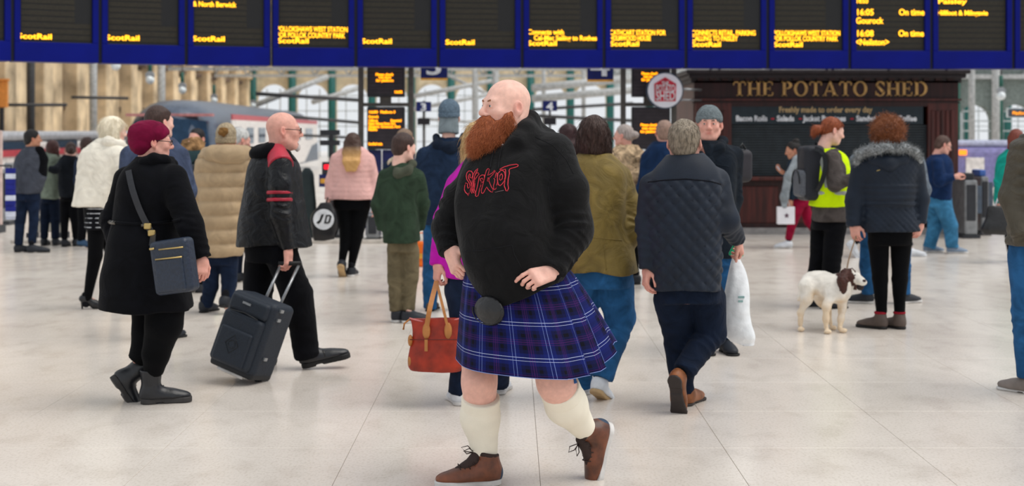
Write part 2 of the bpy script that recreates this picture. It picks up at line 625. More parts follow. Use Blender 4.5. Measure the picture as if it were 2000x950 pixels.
# round projecting sign
SD = 21.6
rs_ = empty('round_shop_sign', tuple(U(1299, 177, SD)), 'round white projecting sign with red house emblem beside the kiosk', 'sign')
def disc(name, r, y0, y1, m, parent, n=48, c=(0, 0)):
    return prism(name, [(c[0] + r * math.cos(2 * math.pi * i / n), c[1] + r * math.sin(2 * math.pi * i / n)) for i in range(n)], y0, y1, m, parent)
PX = SD / F
disc('sign_rim', 36 * PX, 0, .1, mat('sign_rim', (58, 74, 92), .5, bump=0), rs_)
disc('sign_face', 33.5 * PX, -.012, .0, mat('sign_white', (236, 238, 246), .4, bump=0, var=.02), rs_)
hs = prism('house_emblem', [(-20.5 * PX, -21 * PX), (20.5 * PX, -21 * PX), (21.5 * PX, 13 * PX), (0, 26 * PX), (-21.5 * PX, 13 * PX)], -.02, -.012, REDP, rs_)
for s, z, w, h in (('THE', 10.5, 14, 8), ('POTATO', -2.5, 37, 15), ('SHED', -18.5, 37, 18)):
    text('emblem_text', s, h * PX * 1.32, WHITE, (-w / 2 * PX, -.024, z * PX), hs, fitw=w * PX, bold=.002)
tube('bracket', [(.28, .05, .02), (.60, .4, .02)], .02, STEEL, rs_)
tube('bracket', [(.24, .05, -.14), (.60, .4, -.14)], .015, STEEL, rs_)

# ------------------------------------------------------------------ platform screens on posts
POSTM = mat('screen_post_grey', (78, 74, 70), .5, bump=.05)
CASEM = mat('screen_case', (34, 32, 38), .5, bump=0)
NAVP = mat('navy_hoarding', (14, 26, 92), .5, bump=0)


def screen_stand(xl, xr, sx0, sx1, d, label, up, low):
    e = empty('platform_screen_stand', (0, d, 0), label, 'display screen', 'platform screen stands')
    for x in (xl, xr):
        box('post', (kx(x - 5, d), -.05, 0), (kx(x + 5, d), .05, 3.2), POSTM, e, bev=.008, seg=1)
    box('crossbar', (kx(xl, d), -.04, kz(208, d)), (kx(xr, d), .04, kz(201, d)), POSTM, e)
    box('bracket', (kx(sx0 + 24, d), -.02, kz(208, d)), (kx(sx0 + 46, d), .04, kz(180, d)), POSTM, e)
    for ya, yb, lines in ((118, 190, up), (209, 292, low)):
        c = box('screen_case', (kx(sx0, d), -.09, kz(yb, d)), (kx(sx1, d), .03, kz(ya, d)), CASEM, e, bev=.01, seg=1)
        n = int((yb - ya - 6) / 7)
        for k in range(n):
            y = ya + 4 + k * 7
            box('led_row', (kx(sx0 + 4, d), -.096, kz(y + 5.4, d)), (kx(sx1 - 4, d), -.09, kz(y, d)), mat('led_row_grey', (52, 46, 52), .7, bump=0), c)
        for s, x, y, w in lines:
            text('amber_text', s, .052, AMBER, (kx(x, d), -.1, kz(y + 2.4, d)), c, fitw=w * d / F, bold=.003)
    return e


e = screen_stand(705, 803, 718, 791, 21.2, 'pair of dark platform screens on grey posts beside the pink jacket woman',
             [('Please check', 735, 146, 35), ('train doors', 741, 151.5, 24), ('for platform', 736, 157.5, 34), ('16:02', 771, 180, 15)],
             [('16:00', 721, 219, 17), ('Platform 3', 744, 219, 29), ('Gourock', 721, 228, 20), ('Calling at', 721, 235.5, 18), ('Expected', 764, 235.5, 21), ('Paisley Gilmour Street, Port', 721, 241.5, 52), ('Glasgow, Greenock, Fort', 721, 247.5, 62), ('Matilda', 721, 253, 17), ('ScotRail train', 721, 281, 27)])
for k in range(3):
    box('hoarding_panel', (kx(713 + k * 33, 21.2), .05, .05), (kx(744 + k * 33, 21.2), .1, kz(293, 21.2)), NAVP, e)
e2 = screen_stand(1217, 1316, 1233, 1308, 21.9, 'pair of dark platform screens behind the round white sign',
             [('Please check', 1252, 144, 32), ('train doors', 1256, 150, 22), ('for platform', 1252, 156, 32)],
             [('Please check', 1250, 244, 33), ('train doors', 1253, 250.5, 27), ('for platform', 1250, 257, 33)])


# ------------------------------------------------------------------ hanging platform numbers
SIGN = mat('sign_navy', (14, 28, 96), .5, bump=0)
YEL = mat('sign_yellow', (232, 170, 60), .6, bump=0)
for s, xa, xb, ya, yb, d, lab in (('3', 822, 874, 100, 153, 23., 'large hanging navy sign reading 3, left of the bald head'), ('4', 1147, 1198, 100, 156, 23., 'large hanging navy sign reading 4, above the olive coat woman'),
                                 ('3', 813, 842, 199, 218, 27., 'small navy sign reading 3 just left of the blue grey beanie'), ('4', 1060, 1088, 197, 217, 27., 'small navy sign reading 4 just right of the bald head')):
    e = empty('platform_sign', (0, d, 0), lab, 'sign')
    box('panel', (kx(xa, d), -.03, kz(yb, d)), (kx(xb, d), .03, kz(ya, d)), SIGN, e)
    hgt = (yb - ya) * d / F
    text('platform_number', s, hgt * (.9 if hgt > .3 else 1.05), WHITE, (kx((xa + xb) / 2, d), -.036, kz(yb, d) + hgt * (.1 if hgt < .3 else .14)), e, align='CENTER', bold=.008, sx=1.5 if hgt > .3 else 1.2)
    if hgt > .3:
        box('edge_strip', (kx(xa, d), -.035, kz(yb, d) - .03), (kx(xb, d), .035, kz(yb, d)), YEL, e)
        for x in (xa + 8, xb - 8):
            tube('hanger', [(kx(x, d), 0, kz(ya, d)), (kx(x, d), 0, kz(ya, d) + 3)], .012, POSTM, e)
    else:
        xm = (xa + xb) / 2
        box('lower_box', (kx(xm - 12, d), -.05, kz(244, d)), (kx(xm + 12, d), .05, kz(231, d)), CASEM, e)
        tube('post', [(kx(xm, d), .04, 0), (kx(xm, d), .04, kz(197, d))], .025, POSTM, e)

# ------------------------------------------------------------------ far station: walls, end screen, roof steel
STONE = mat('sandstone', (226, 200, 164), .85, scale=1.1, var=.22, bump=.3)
STONED = mat('dark_sandstone', (98, 80, 66), .85, scale=1.5, var=.3, bump=.3)  # darker sandstone tone for wall core, bay hoods and courses
TEAL = mat('column_teal', (34, 104, 100), .5, bump=.05)
TEALD = mat('bracket_green', (24, 84, 72), .5, bump=.05)
IRON = mat('roof_iron_grey', (176, 178, 178), .6, bump=.05)
IROND = mat('dark_iron', (58, 58, 60), .6, bump=.05)
CREAM = mat('cream_render', (226, 208, 176), .8, scale=2)

wl = empty('wall_left', (0, 0, 0), 'sandstone wall of tall arched bays along the left platforms', None, None, 'structure')
WX = -16.2
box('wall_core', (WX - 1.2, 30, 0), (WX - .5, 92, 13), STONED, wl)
for k in range(15):
    y = 34 + k * 3.75
    p = box('pilaster', (WX - .5, y, 0), (WX + .1, y + .95, 10.5), STONE, wl, bev=.04, seg=1)
    box('capital', (WX - .5, y - .15, 4.75), (WX + .25, y + 1.1, 5.15), STONE, p, bev=.05, seg=1)
    box('bay_panel', (WX - .5, y + 1.35, .4), (WX - .32, y + 3.3, 4.3), STONE, wl, bev=.04, seg=1)
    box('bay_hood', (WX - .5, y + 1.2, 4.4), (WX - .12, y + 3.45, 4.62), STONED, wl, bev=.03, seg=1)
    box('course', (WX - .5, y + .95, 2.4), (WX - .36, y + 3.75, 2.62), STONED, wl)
    box('upper_panel', (WX - .5, y + 1.35, 5.6), (WX - .32, y + 3.3, 9.6), STONE, wl, bev=.04, seg=1)
box('parapet', (WX - .6, 30, 12.4), (WX + .2, 92, 13), STONE, wl)

# end screen with arched openings
ED = 88.
es = empty('wall_far', (0, ED, 0), 'far glazed end screen with arched openings between teal columns', None, None, 'structure')
def arch_panel(x0, x1, z0, zs, z1, m, parent, y0=0., y1=.4, n=12):
    """wall piece of a bay from x0 to x1 with an arched opening between z0 and zs+radius"""
    xm, r = (x0 + x1) / 2, (x1 - x0) / 2 * .80
    o = [(x0, z0 - z0), (x0, z1), (x1, z1), (x1, 0), (xm + r, 0), (xm + r, zs)]
    o += [(xm + r * math.cos(math.pi * i / n), zs + r * math.sin(math.pi * i / n)) for i in range(1, n)]
    o += [(xm - r, zs), (xm - r, 0)]
    return prism('arch_wall', o, y0, y1, m, parent)
GLZ = mat('glazing_bar', (206, 212, 214), .5, bump=0)
bayw = 2.45
for k in range(21):
    xa = -16.0 + k * bayw
    body = k < 6 or k >= 16
    arch_panel(xa, xa + bayw, 0, 3.5, 6.2, CREAM if k < 9 else GLZ, es)
    tube('column', [(xa, -.35, 0), (xa, -.35, 6.2)], .24, TEAL, es, n=10)
    box('capital', (xa - .35, -.7, 5.5), (xa + .35, 0, 5.75), TEAL, es)
    if 6 <= k <= 10:
        continue
    for q in range(1, 3):
        box('glazing_bar', (xa + q * bayw / 3 - .03, .1, 0), (xa + q * bayw / 3 + .03, .2, 4.2), GLZ, es)
    for q in range(4):
        box('glazing_bar', (xa + .2, .1, .9 + q * .95), (xa + bayw - .2, .2, .96 + q * .95), GLZ, es)
for k in range(11):
    xa = -16.0 + k * bayw * 2
    box('upper_mullion', (xa, 0, 6.2), (xa + .5, .4, 16), IRON, es)
    if k % 2 == 0:
        box('unseen_warm_panel', (xa + .5, 0, 6.8), (xa + 3.2, .35, 13), STONE, es)  # out-of-view warm panels, added so the floor reflects alternating streaks
for z in (6.2, 9, 12, 15.6):
    box('upper_transom', (-16.5, -.1, z), (36, .5, z + .35), IRON, es)

# right hand wall with arched windows seen past the kiosk
wr = empty('wall_right', (0, 52, 0), 'right end wall with tall arched windows behind the purple train', None, None, 'structure')
for k in range(6):
    xa = 14.6 + k * 1.55
    arch_panel(xa, xa + 1.55, 0, 1.95, 6.0, mat('grey_green_wall', (128, 138, 134), .7), wr)
    tube('column', [(xa, -.25, 0), (xa, -.25, 3.4)], .16, TEALD, wr, n=8)
    for q in range(6):
        box('glazing_bar', (xa + .1, .1, .5 + q * .36), (xa + 1.45, .16, .55 + q * .36), GLZ, wr)
for z in (3.5, 4.4):
    box('cornice', (14.3, -.3, z), (24.2, .1, z + .16), IRON, wr)
for k in range(9):
    tube('cornice_strut', [(14.5 + k * 1.0, -.15, 3.5), (15.3 + k * 1.0, -.15, 4.45)], .05, IRON, wr)


def truss(x0, x1, y, z0, z1, n, label, m=IRON, r=.09):
    e = empty('roof_truss', (0, y, 0), label, 'roof truss', 'iron roof trusses beyond the boards')
    box('top_chord', (x0, -.1, z1), (x1, .1, z1 + .2), m, e)
    box('bottom_chord', (x0, -.1, z0), (x1, .1, z0 + .14), m, e)
    w = (x1 - x0) / n
    for k in range(n):
        tube('diagonal', [(x0 + k * w, 0, z0 + .1), (x0 + (k + .5) * w, 0, z1)], r * .6, m, e)
        tube('diagonal', [(x0 + (k + .5) * w, 0, z1), (x0 + (k + 1) * w, 0, z0 + .1)], r * .6, m, e)
    return e


truss(-14.5, 26, 60, 4.15, 5.2, 26, 'pale grey lattice roof truss nearest behind the boards')
truss(-15.5, 30, 74, 4.4, 5.7, 26, 'pale grey lattice roof truss further back over the platforms')
for k, (xa, ya, xb, yb, d, m, r) in enumerate(((500, 205, 640, 150, 62, IRON, .12), (610, 200, 700, 172, 70, IRON, .12), (800, 190, 960, 158, 62, IRON, .10), (800, 215, 990, 178, 68, IRON, .10), (880, 150, 1040, 225, 70, IRON, .08),
                       (1040, 172, 1236, 153, 58, IRON, .16), (1040, 193, 1236, 176, 60, IRON, .16), (1040, 214, 1236, 202, 62, IROND, .07), (1040, 226, 1236, 236, 55, IROND, .07), (500, 183, 705, 196, 50, IROND, .07), (500, 222, 705, 240, 52, IROND, .06),
                       (820, 232, 1040, 246, 54, IRON, .06), (540, 262, 705, 270, 50, IROND, .05), (0, 205, 130, 205, 44, IROND, .05), (140, 190, 250, 192, 48, IROND, .05))):
    A, B = U(xa, ya, d), U(xb, yb, d + 1.5)
    tag(tube('overhead_beam', [A, B], r, m, None, 8), ['pale', 'dark'][m is IROND] + ' overhead gantry beam over the platforms', 'beam', 'overhead beams over the platforms')
for k, (px, d, w, m) in enumerate(((315, 58, .16, IRON), (182, 52, .14, IRON), (928, 60, .13, IRON), (968, 64, .15, IRON), (1062, 64, .10, IRON), (1140, 64, .10, IRON), (60, 46, .13, IROND), (1945, 44, .12, IRON), (1898, 45, .1, IRON))):
    p = U(px, 255, d)
    tag(tube('platform_mast', [(p[0], d, 0), (p[0], d, 5.6)], w, m, None, 8), ['grey mast rising behind the train nose', 'grey mast against the sandstone bays', 'grey mast just left of the bald head', 'thicker grey mast touching the bald head', 'thin grey mast behind the small platform four sign', 'thin grey mast over the olive coat woman', 'dark mast at the far left sandstone wall', 'grey mast under the right hand globe lamp', 'thin grey mast right beside the kiosk cornice'][k], 'mast', 'slim masts on the platforms')

GLB = mat('globe_glass', (226, 234, 238), .15, bump=0, coat=.5)
for k, (px, py, d) in enumerate(((226, 128, 36), (293, 156, 40), (356, 176, 45), (418, 196, 52), (494, 206, 60), (1955, 187, 40))):
    c = U(px, py, d)
    lab = ['topmost', 'large', 'middle', 'lower', 'farthest', 'right hand'][k]
    e = empty('globe_lamp', tuple(c), ('%s hanging globe lamp with green stem %s' % (lab, 'over the left platforms' if k < 5 else 'right of the kiosk')), 'lamp', 'hanging globe lamps')
    v, f = [], []
    R_, n, m_ = 8.5 * 42 / F, 12, 8
    for i in range(m_ + 1):
        for j in range(n):
            a, b_ = math.pi * i / m_, 2 * math.pi * j / n
            v.append((R_ * math.sin(a) * math.cos(b_), R_ * math.sin(a) * math.sin(b_), R_ * math.cos(a)))
    for i in range(m_):
        for j in range(n):
            f.append((i * n + j, i * n + (j + 1) % n, (i + 1) * n + (j + 1) % n, (i + 1) * n + j))
    obj('globe', v, f, GLB, e, True)
    tube('stem', [(0, 0, R_ * .9), (0, 0, R_ * .9 + .45)], .06, TEALD, e)
    tube('hanger', [(0, 0, R_ * .9 + .4), (0, 0, 5)], .015, IROND, e)
    disc('fitting', .12, -.06, .06, STEEL, e, n=12, c=(0, R_))

# ------------------------------------------------------------------ trains
def train(name, prof, y0, y1, xc, parts, label):
    """prof: half outline [(x,z)] extruded along y"""
    pass


TRG = mat('train_roof_grey', (84, 94, 110), .35, bump=.03, metal=.2)
TRW = mat('train_cream', (232, 226, 222), .4, bump=0)
TRR = mat('train_red', (190, 74, 84), .4, bump=0)
TGL = mat('train_glass', (44, 66, 88), .12, bump=0, spec=.8)
tr = empty('train', tuple(U(420, 255, 40) * np.array([1, 1, 0])), 'grey roofed express train with rounded nose behind the maroon beret', 'train')
# body stations along its length: nose near camera at the left, tail far to the right
def train_ring(cx, cy, hw, zt, zb, n=16):
    ring = []
    for i in range(n + 1):
        a = math.pi * i / n
        ring.append((cx + hw * math.copysign(abs(math.cos(a)) ** .8, math.cos(a)), cy, zb + (zt - zb) * abs(math.sin(a)) ** .72))
    return ring
base = np.array(tr.location)
stn = [(328, 36.0, .15, 1.75), (330, 36.12, .85, 2.05), (332, 36.4, 1.2, 2.26), (342, 37.3, 1.38, 2.42), (385, 41, 1.42, 2.48), (560, 64, 1.42, 2.48)]
v, f = [], []
for px, d, hw, zt in stn:
    c = U(px, 255, d) - base
    v += train_ring(c[0], c[1], hw, zt, .3)
n = 17
for i in range(len(stn) - 1):
    for j in range(n - 1):
        f.append((i * n + j, i * n + j + 1, (i + 1) * n + j + 1, (i + 1) * n + j))
f.append(tuple(range(n)))
obj('train_body', v, f, TRG, tr, True)
def tbox(nm, pa, da, pb, db, za, zb, m, off=1.37, th=.04):
    A, B = U(pa, 255, da) - base, U(pb, 255, db) - base
    s = [(A[0] + off, A[1], za), (B[0] + off, B[1], za), (B[0] + off, B[1], zb), (A[0] + off, A[1], zb)]
    v = s + [(x + th, y, z) for x, y, z in s]
    obj(nm, v, [(0, 1, 2, 3), (7, 6, 5, 4), (0, 4, 5, 1), (1, 5, 6, 2), (2, 6, 7, 3), (3, 7, 4, 0)], m, tr)
tbox('white_side_panel', 352, 37.5, 560, 64, .35, 1.9, TRW, 1.34)
tbox('red_stripe', 352, 37.5, 560, 64, 1.9, 2.05, TRR, 1.34)
for k in range(7):
    a = (k + .2) / 7.2
    b_ = (k + .75) / 7.2
    P = lambda t: (np.interp(t, [0, 1], [352, 560]), 1 / np.interp(t, [0, 1], [1 / 37.5, 1 / 64.]))
    (pa, da), (pb, db) = P(a), P(b_)
    tbox('train_window', pa, da, pb, db, 1.25, 1.7, TGL, 1.36)
nosec = U(328, 255, 36.0) - base
for s in (-1, 1):
    obj('cab_window', [(nosec[0] + s * .08, nosec[1] - .07, 1.25), (nosec[0] + s * 1.0, nosec[1] + .22, 1.2), (nosec[0] + s * .92, nosec[1] + .24, 1.86), (nosec[0] + s * .08, nosec[1] - .03, 1.95),
                       (nosec[0] + s * .08, nosec[1] + .2, 1.25), (nosec[0] + s * 1.0, nosec[1] + .5, 1.2), (nosec[0] + s * .92, nosec[1] + .5, 1.86), (nosec[0] + s * .08, nosec[1] + .3, 1.95)],
        BF, TGL, tr)
box('cab_trim', (nosec[0] - 1.1, nosec[1] + .1, 1.98), (nosec[0] + 1.1, nosec[1] + .35, 2.05), mat('train_trim_pink', (180, 120, 120), .5, bump=0), tr)

t2 = empty('train', (WX + 2.2, 34, 0), 'low red and white train along the sandstone wall at left', 'train')
box('train_body', (-1.2, 0, .3), (1.2, 16, 1.35), TRW, t2, bev=.1)
box('train_roof', (-1.25, -.02, 1.35), (1.25, 16, 1.6), mat('train_roof_pale', (176, 178, 184), .5, bump=0), t2, bev=.1)
box('red_band', (-1.24, -.03, .95), (1.24, 16, 1.12), TRR, t2)
for k in range(3):
    box('train_window', (1.19, 1 + k * 4.2, 1.13), (1.23, 3.6 + k * 4.2, 1.33), TGL, t2)
t3 = empty('train', (0, 33, 0), 'lavender purple train behind the ticket gates at right', 'train')
PUR = mat('train_purple', (132, 128, 178), .45, bump=0)
box('train_body', (kx(1830, 33), 0, .3), (kx(2160, 33), 2.6, kz(288, 33)), PUR, t3, bev=.12)
box('train_roof', (kx(1832, 33), .1, kz(288, 33)), (kx(2160, 33), 2.5, kz(275, 33)), mat('train_roof_lav', (168, 172, 196), .5, bump=0), t3, bev=.08)
for k in range(3):
    box('train_window', (kx(1886 + k * 62, 33), -.03, kz(342, 33)), (kx(1922 + k * 62, 33), .02, kz(308, 33)), TGL if k else TRW, t3, bev=.01)
box('side_lamp', (kx(1873, 33), -.05, kz(303, 33)), (kx(1887, 33), .0, kz(293, 33)), mat('lamp_orange', (255, 130, 30), emit=2.2), t3)

# ------------------------------------------------------------------ ticket gates, barriers, small station kit
GSTEEL = mat('gate_steel', (138, 140, 142), .35, metal=.5, bump=.03)
GDARK = mat('gate_dark', (44, 46, 52), .5, bump=0)
GSTONE = mat('kerb_pale', (196, 188, 178), .7)


def gate(px0, px1, py_top, py_base, label, head=None, dep=.7, pad=.18):
    d = gd(py_base)
    e = empty('ticket_gate', (kx((px0 + px1) / 2, d), d, 0), label, 'ticket gate')
    w = (px1 - px0) * d / F / 2
    zt = kz(py_top, d)
    box('cabinet', (-w, 0, .04), (w, dep, zt), GSTEEL, e, bev=.03)
    box('foot', (-w - .03, -.03, 0), (w + .03, dep + .03, .05), GDARK, e)
    box('front_panel', (-w * .7, -.012, zt * .3), (w * .7, .01, zt * .92), GDARK, e, bev=.01)
    box('paddle', (w, dep * .5, .35), (w + pad, dep * .5 + .03, zt - .1), TGL, e, bev=.01)
    if head:
        box('reader_top', (-w * .8, .1, zt), (w * .8, .5, zt + .1), head, e, bev=.02)
    return e


gate(1884, 1910, 352, 466, 'grey steel ticket gate just right of the kiosk', GDARK)
gate(1916, 1932, 345, 460, 'narrow dark topped ticket gate behind the teal jacket woman', mat('gate_blue_top', (70, 112, 190), .5, bump=0))
gate(715, 739, 418, 474, 'short steel ticket gate post beside the pink jacket woman', mat('gate_foil', (196, 198, 206), .3, metal=.4), .45, .08)
gate(640, 662, 352, 468, 'ticket gate with red light left of the pink jacket woman', GDARK)
gate(2, 16, 330, 440, 'pale ticket gate at the far left edge', GSTEEL)
d = gd(468)
e = empty('gate_signal', (kx(650, d), d - .15, 0), 'signal post with red lamp and yellow plate left of the pink jacket', 'signal')
box('pole', (-.03, -.03, 0), (.03, .03, kz(258, d)), GDARK, e)
for y in (258, 278):
    box('sign_arm', (-.16, -.05, kz(y + 6, d)), (.12, .05, kz(y - 4, d)), GDARK, e)
box('lamp_case', (-.13, -.09, kz(340, d)), (-.0 + .02, .02, kz(316, d)), GDARK, e, bev=.01)
box('red_lamp', (-.1, -.105, kz(330, d)), (-.02, -.085, kz(321, d)), mat('lamp_red', (235, 20, 40), emit=2.), e, bev=.01)
box('blue_plate', (-.17, -.1, kz(364, d)), (-.0, .0, kz(340, d)), SIGN, e)
box('yellow_plate', (-.15, -.11, kz(357, d)), (-.02, -.09, kz(348, d)), YEL, e)
kb_ = empty('trim_1', (0, 0, 0), 'pale kerb in front of the far barriers', None, None, 'structure')
for k in range(12):
    px0_ = 20 + k * 110
    dk = gd(476)
    box('kerb_stone', (kx(px0_, dk), dk, 0), (kx(px0_ + 108, dk), dk + .4, .05), GSTONE, kb_, bev=.006, seg=1)
# barrier panels seen low between people at the left
for k, (xa, xb, yt, yb, c, lab) in enumerate(((-40, 3, 255, 455, (214, 190, 182), 'pale pink poster panel at the far left edge'), (58, 128, 420, 470, (196, 190, 176), 'low pale barrier panel behind the left group'), (150, 212, 425, 470, (206, 200, 196), 'low pale barrier panel behind the white coat woman'))):
    d = gd(yb)
    e = empty('barrier_panel', (0, d, 0), lab, 'barrier')
    box('board', (kx(xa, d), 0, .12), (kx(xb, d), .06, kz(yt, d)), mat('barrier_%d' % k, c, .6), e, bev=.01, seg=1)
    for x in (xa + 5, xb - 5):
        box('foot', (kx(x, d) - .04, -.15, 0), (kx(x, d) + .04, .2, .12), GDARK, e)
e = empty('poster_board', (0, 43, 0), 'orange shop board on the wall at far left', 'sign')
box('board', (kx(-60, 43), 0, kz(210, 43)), (kx(14, 43), .12, kz(158, 43)), mat('board_orange', (226, 146, 70), .6), e, bev=.02)
box('board_top', (kx(-60, 43), -.05, kz(158, 43)), (kx(16, 43), .15, kz(154, 43)), mat('board_orange', (0, 0, 0)), e)
box('leg', (kx(2, 43) - .06, .02, 0), (kx(2, 43) + .06, .1, kz(210, 43)), GDARK, e)
e = empty('info_sign', (0, 30, 0), 'hanging info sign with yellow lettering at right edge', 'sign')
box('panel', (kx(1970, 30), 0, kz(228, 30)), (kx(2060, 30), .1, kz(213, 30)), mat('sign_grey', (70, 78, 88), .5, bump=0), e)
box('frame', (kx(1968, 30), .02, kz(230, 30)), (kx(2062, 30), .09, kz(211, 30)), GLZ, e)
text('sign_text', 'Platforms', .1, AMBER, (kx(1977, 30), -.01, kz(224, 30)), e)
tube('hanger', [(kx(2020, 30), .05, kz(211, 30)), (kx(2020, 30), .05, 5)], .02, IROND, e)
d = gd(521)
e = empty('carrier_bag', (kx(821, d), d, 0), 'orange carrier bag on the floor behind the green coat boy', 'bag')
ORG = mat('orange_plastic', (240, 110, 20), .45)
o = box('bag_body', (-.13, -.06, 0), (.13, .06, .30), ORG, e, bev=.03)
tube('handle', [(-.07, 0, .28), (-.05, 0, .40), (.05, 0, .40), (.07, 0, .28)], .01, ORG, e)
box('label_patch', (-.08, -.066, .1), (.08, -.055, .16), YEL, e)
bake_texts()

# ------------------------------------------------------------------ signed-distance modelling of bodies and clothes
def surfnet(V, lo, h):
    s = V < 0
    nx, ny, nz = V.shape
    c = [s[a:nx - 1 + a, b:ny - 1 + b, e:nz - 1 + e] for a in (0, 1) for b in (0, 1) for e in (0, 1)]
    cnt = sum(x.astype(np.int8) for x in c)
    act = (cnt > 0) & (cnt < 8)
    I = np.argwhere(act)
    if not len(I):
        return np.zeros((0, 3)), np.zeros((0, 4), int)
    idx = -np.ones(act.shape, dtype=np.int32)
    idx[act] = np.arange(len(I))
    acc = np.zeros((len(I), 3))
    num = np.zeros(len(I))
    cor = np.array([(a, b, e) for a in (0, 1) for b in (0, 1) for e in (0, 1)])
    val = [V[I[:, 0] + a, I[:, 1] + b, I[:, 2] + e] for a, b, e in cor]
    for i in range(8):
        for j in range(i + 1, 8):
            if np.abs(cor[i] - cor[j]).sum() != 1:
                continue
            a, b = val[i], val[j]
            m = (a < 0) != (b < 0)
            t = a[m] / (a[m] - b[m])
            acc[m] += cor[i] + t[:, None] * (cor[j] - cor[i])
            num[m] += 1
    P = lo + h * (I + acc / num[:, None])
    Q = []
    for ax in range(3):
        o1, o2 = (ax + 1) % 3, (ax + 2) % 3
        A = np.moveaxis(s, (ax, o1, o2), (0, 1, 2))
        D = np.moveaxis(idx, (ax, o1, o2), (0, 1, 2))
        x = A[:-1, 1:-1, 1:-1] != A[1:, 1:-1, 1:-1]
        E = np.argwhere(x)
        i, j, k = E[:, 0], E[:, 1] + 1, E[:, 2] + 1
        q = np.stack([D[i, j - 1, k - 1], D[i, j, k - 1], D[i, j, k], D[i, j - 1, k]], 1)
        fl = ~A[i, j, k]
        q[fl] = q[fl][:, ::-1]
        Q.append(q)
    return P, np.concatenate(Q)


def lap(P, Q, it=2):
    for k in range(it):
        for w in (.5, -.52):
            S = np.zeros_like(P)
            n = np.zeros(len(P))
            for a in range(4):
                b = Q[:, (a + 1) % 4]
                for ax in range(3):
                    S[:, ax] += np.bincount(Q[:, a], P[b, ax], len(P)) + np.bincount(b, P[Q[:, a], ax], len(P))
                n += np.bincount(Q[:, a], minlength=len(P)) + np.bincount(b, minlength=len(P))
            P = P + w * (S / np.maximum(n, 1)[:, None] - P)
    return P


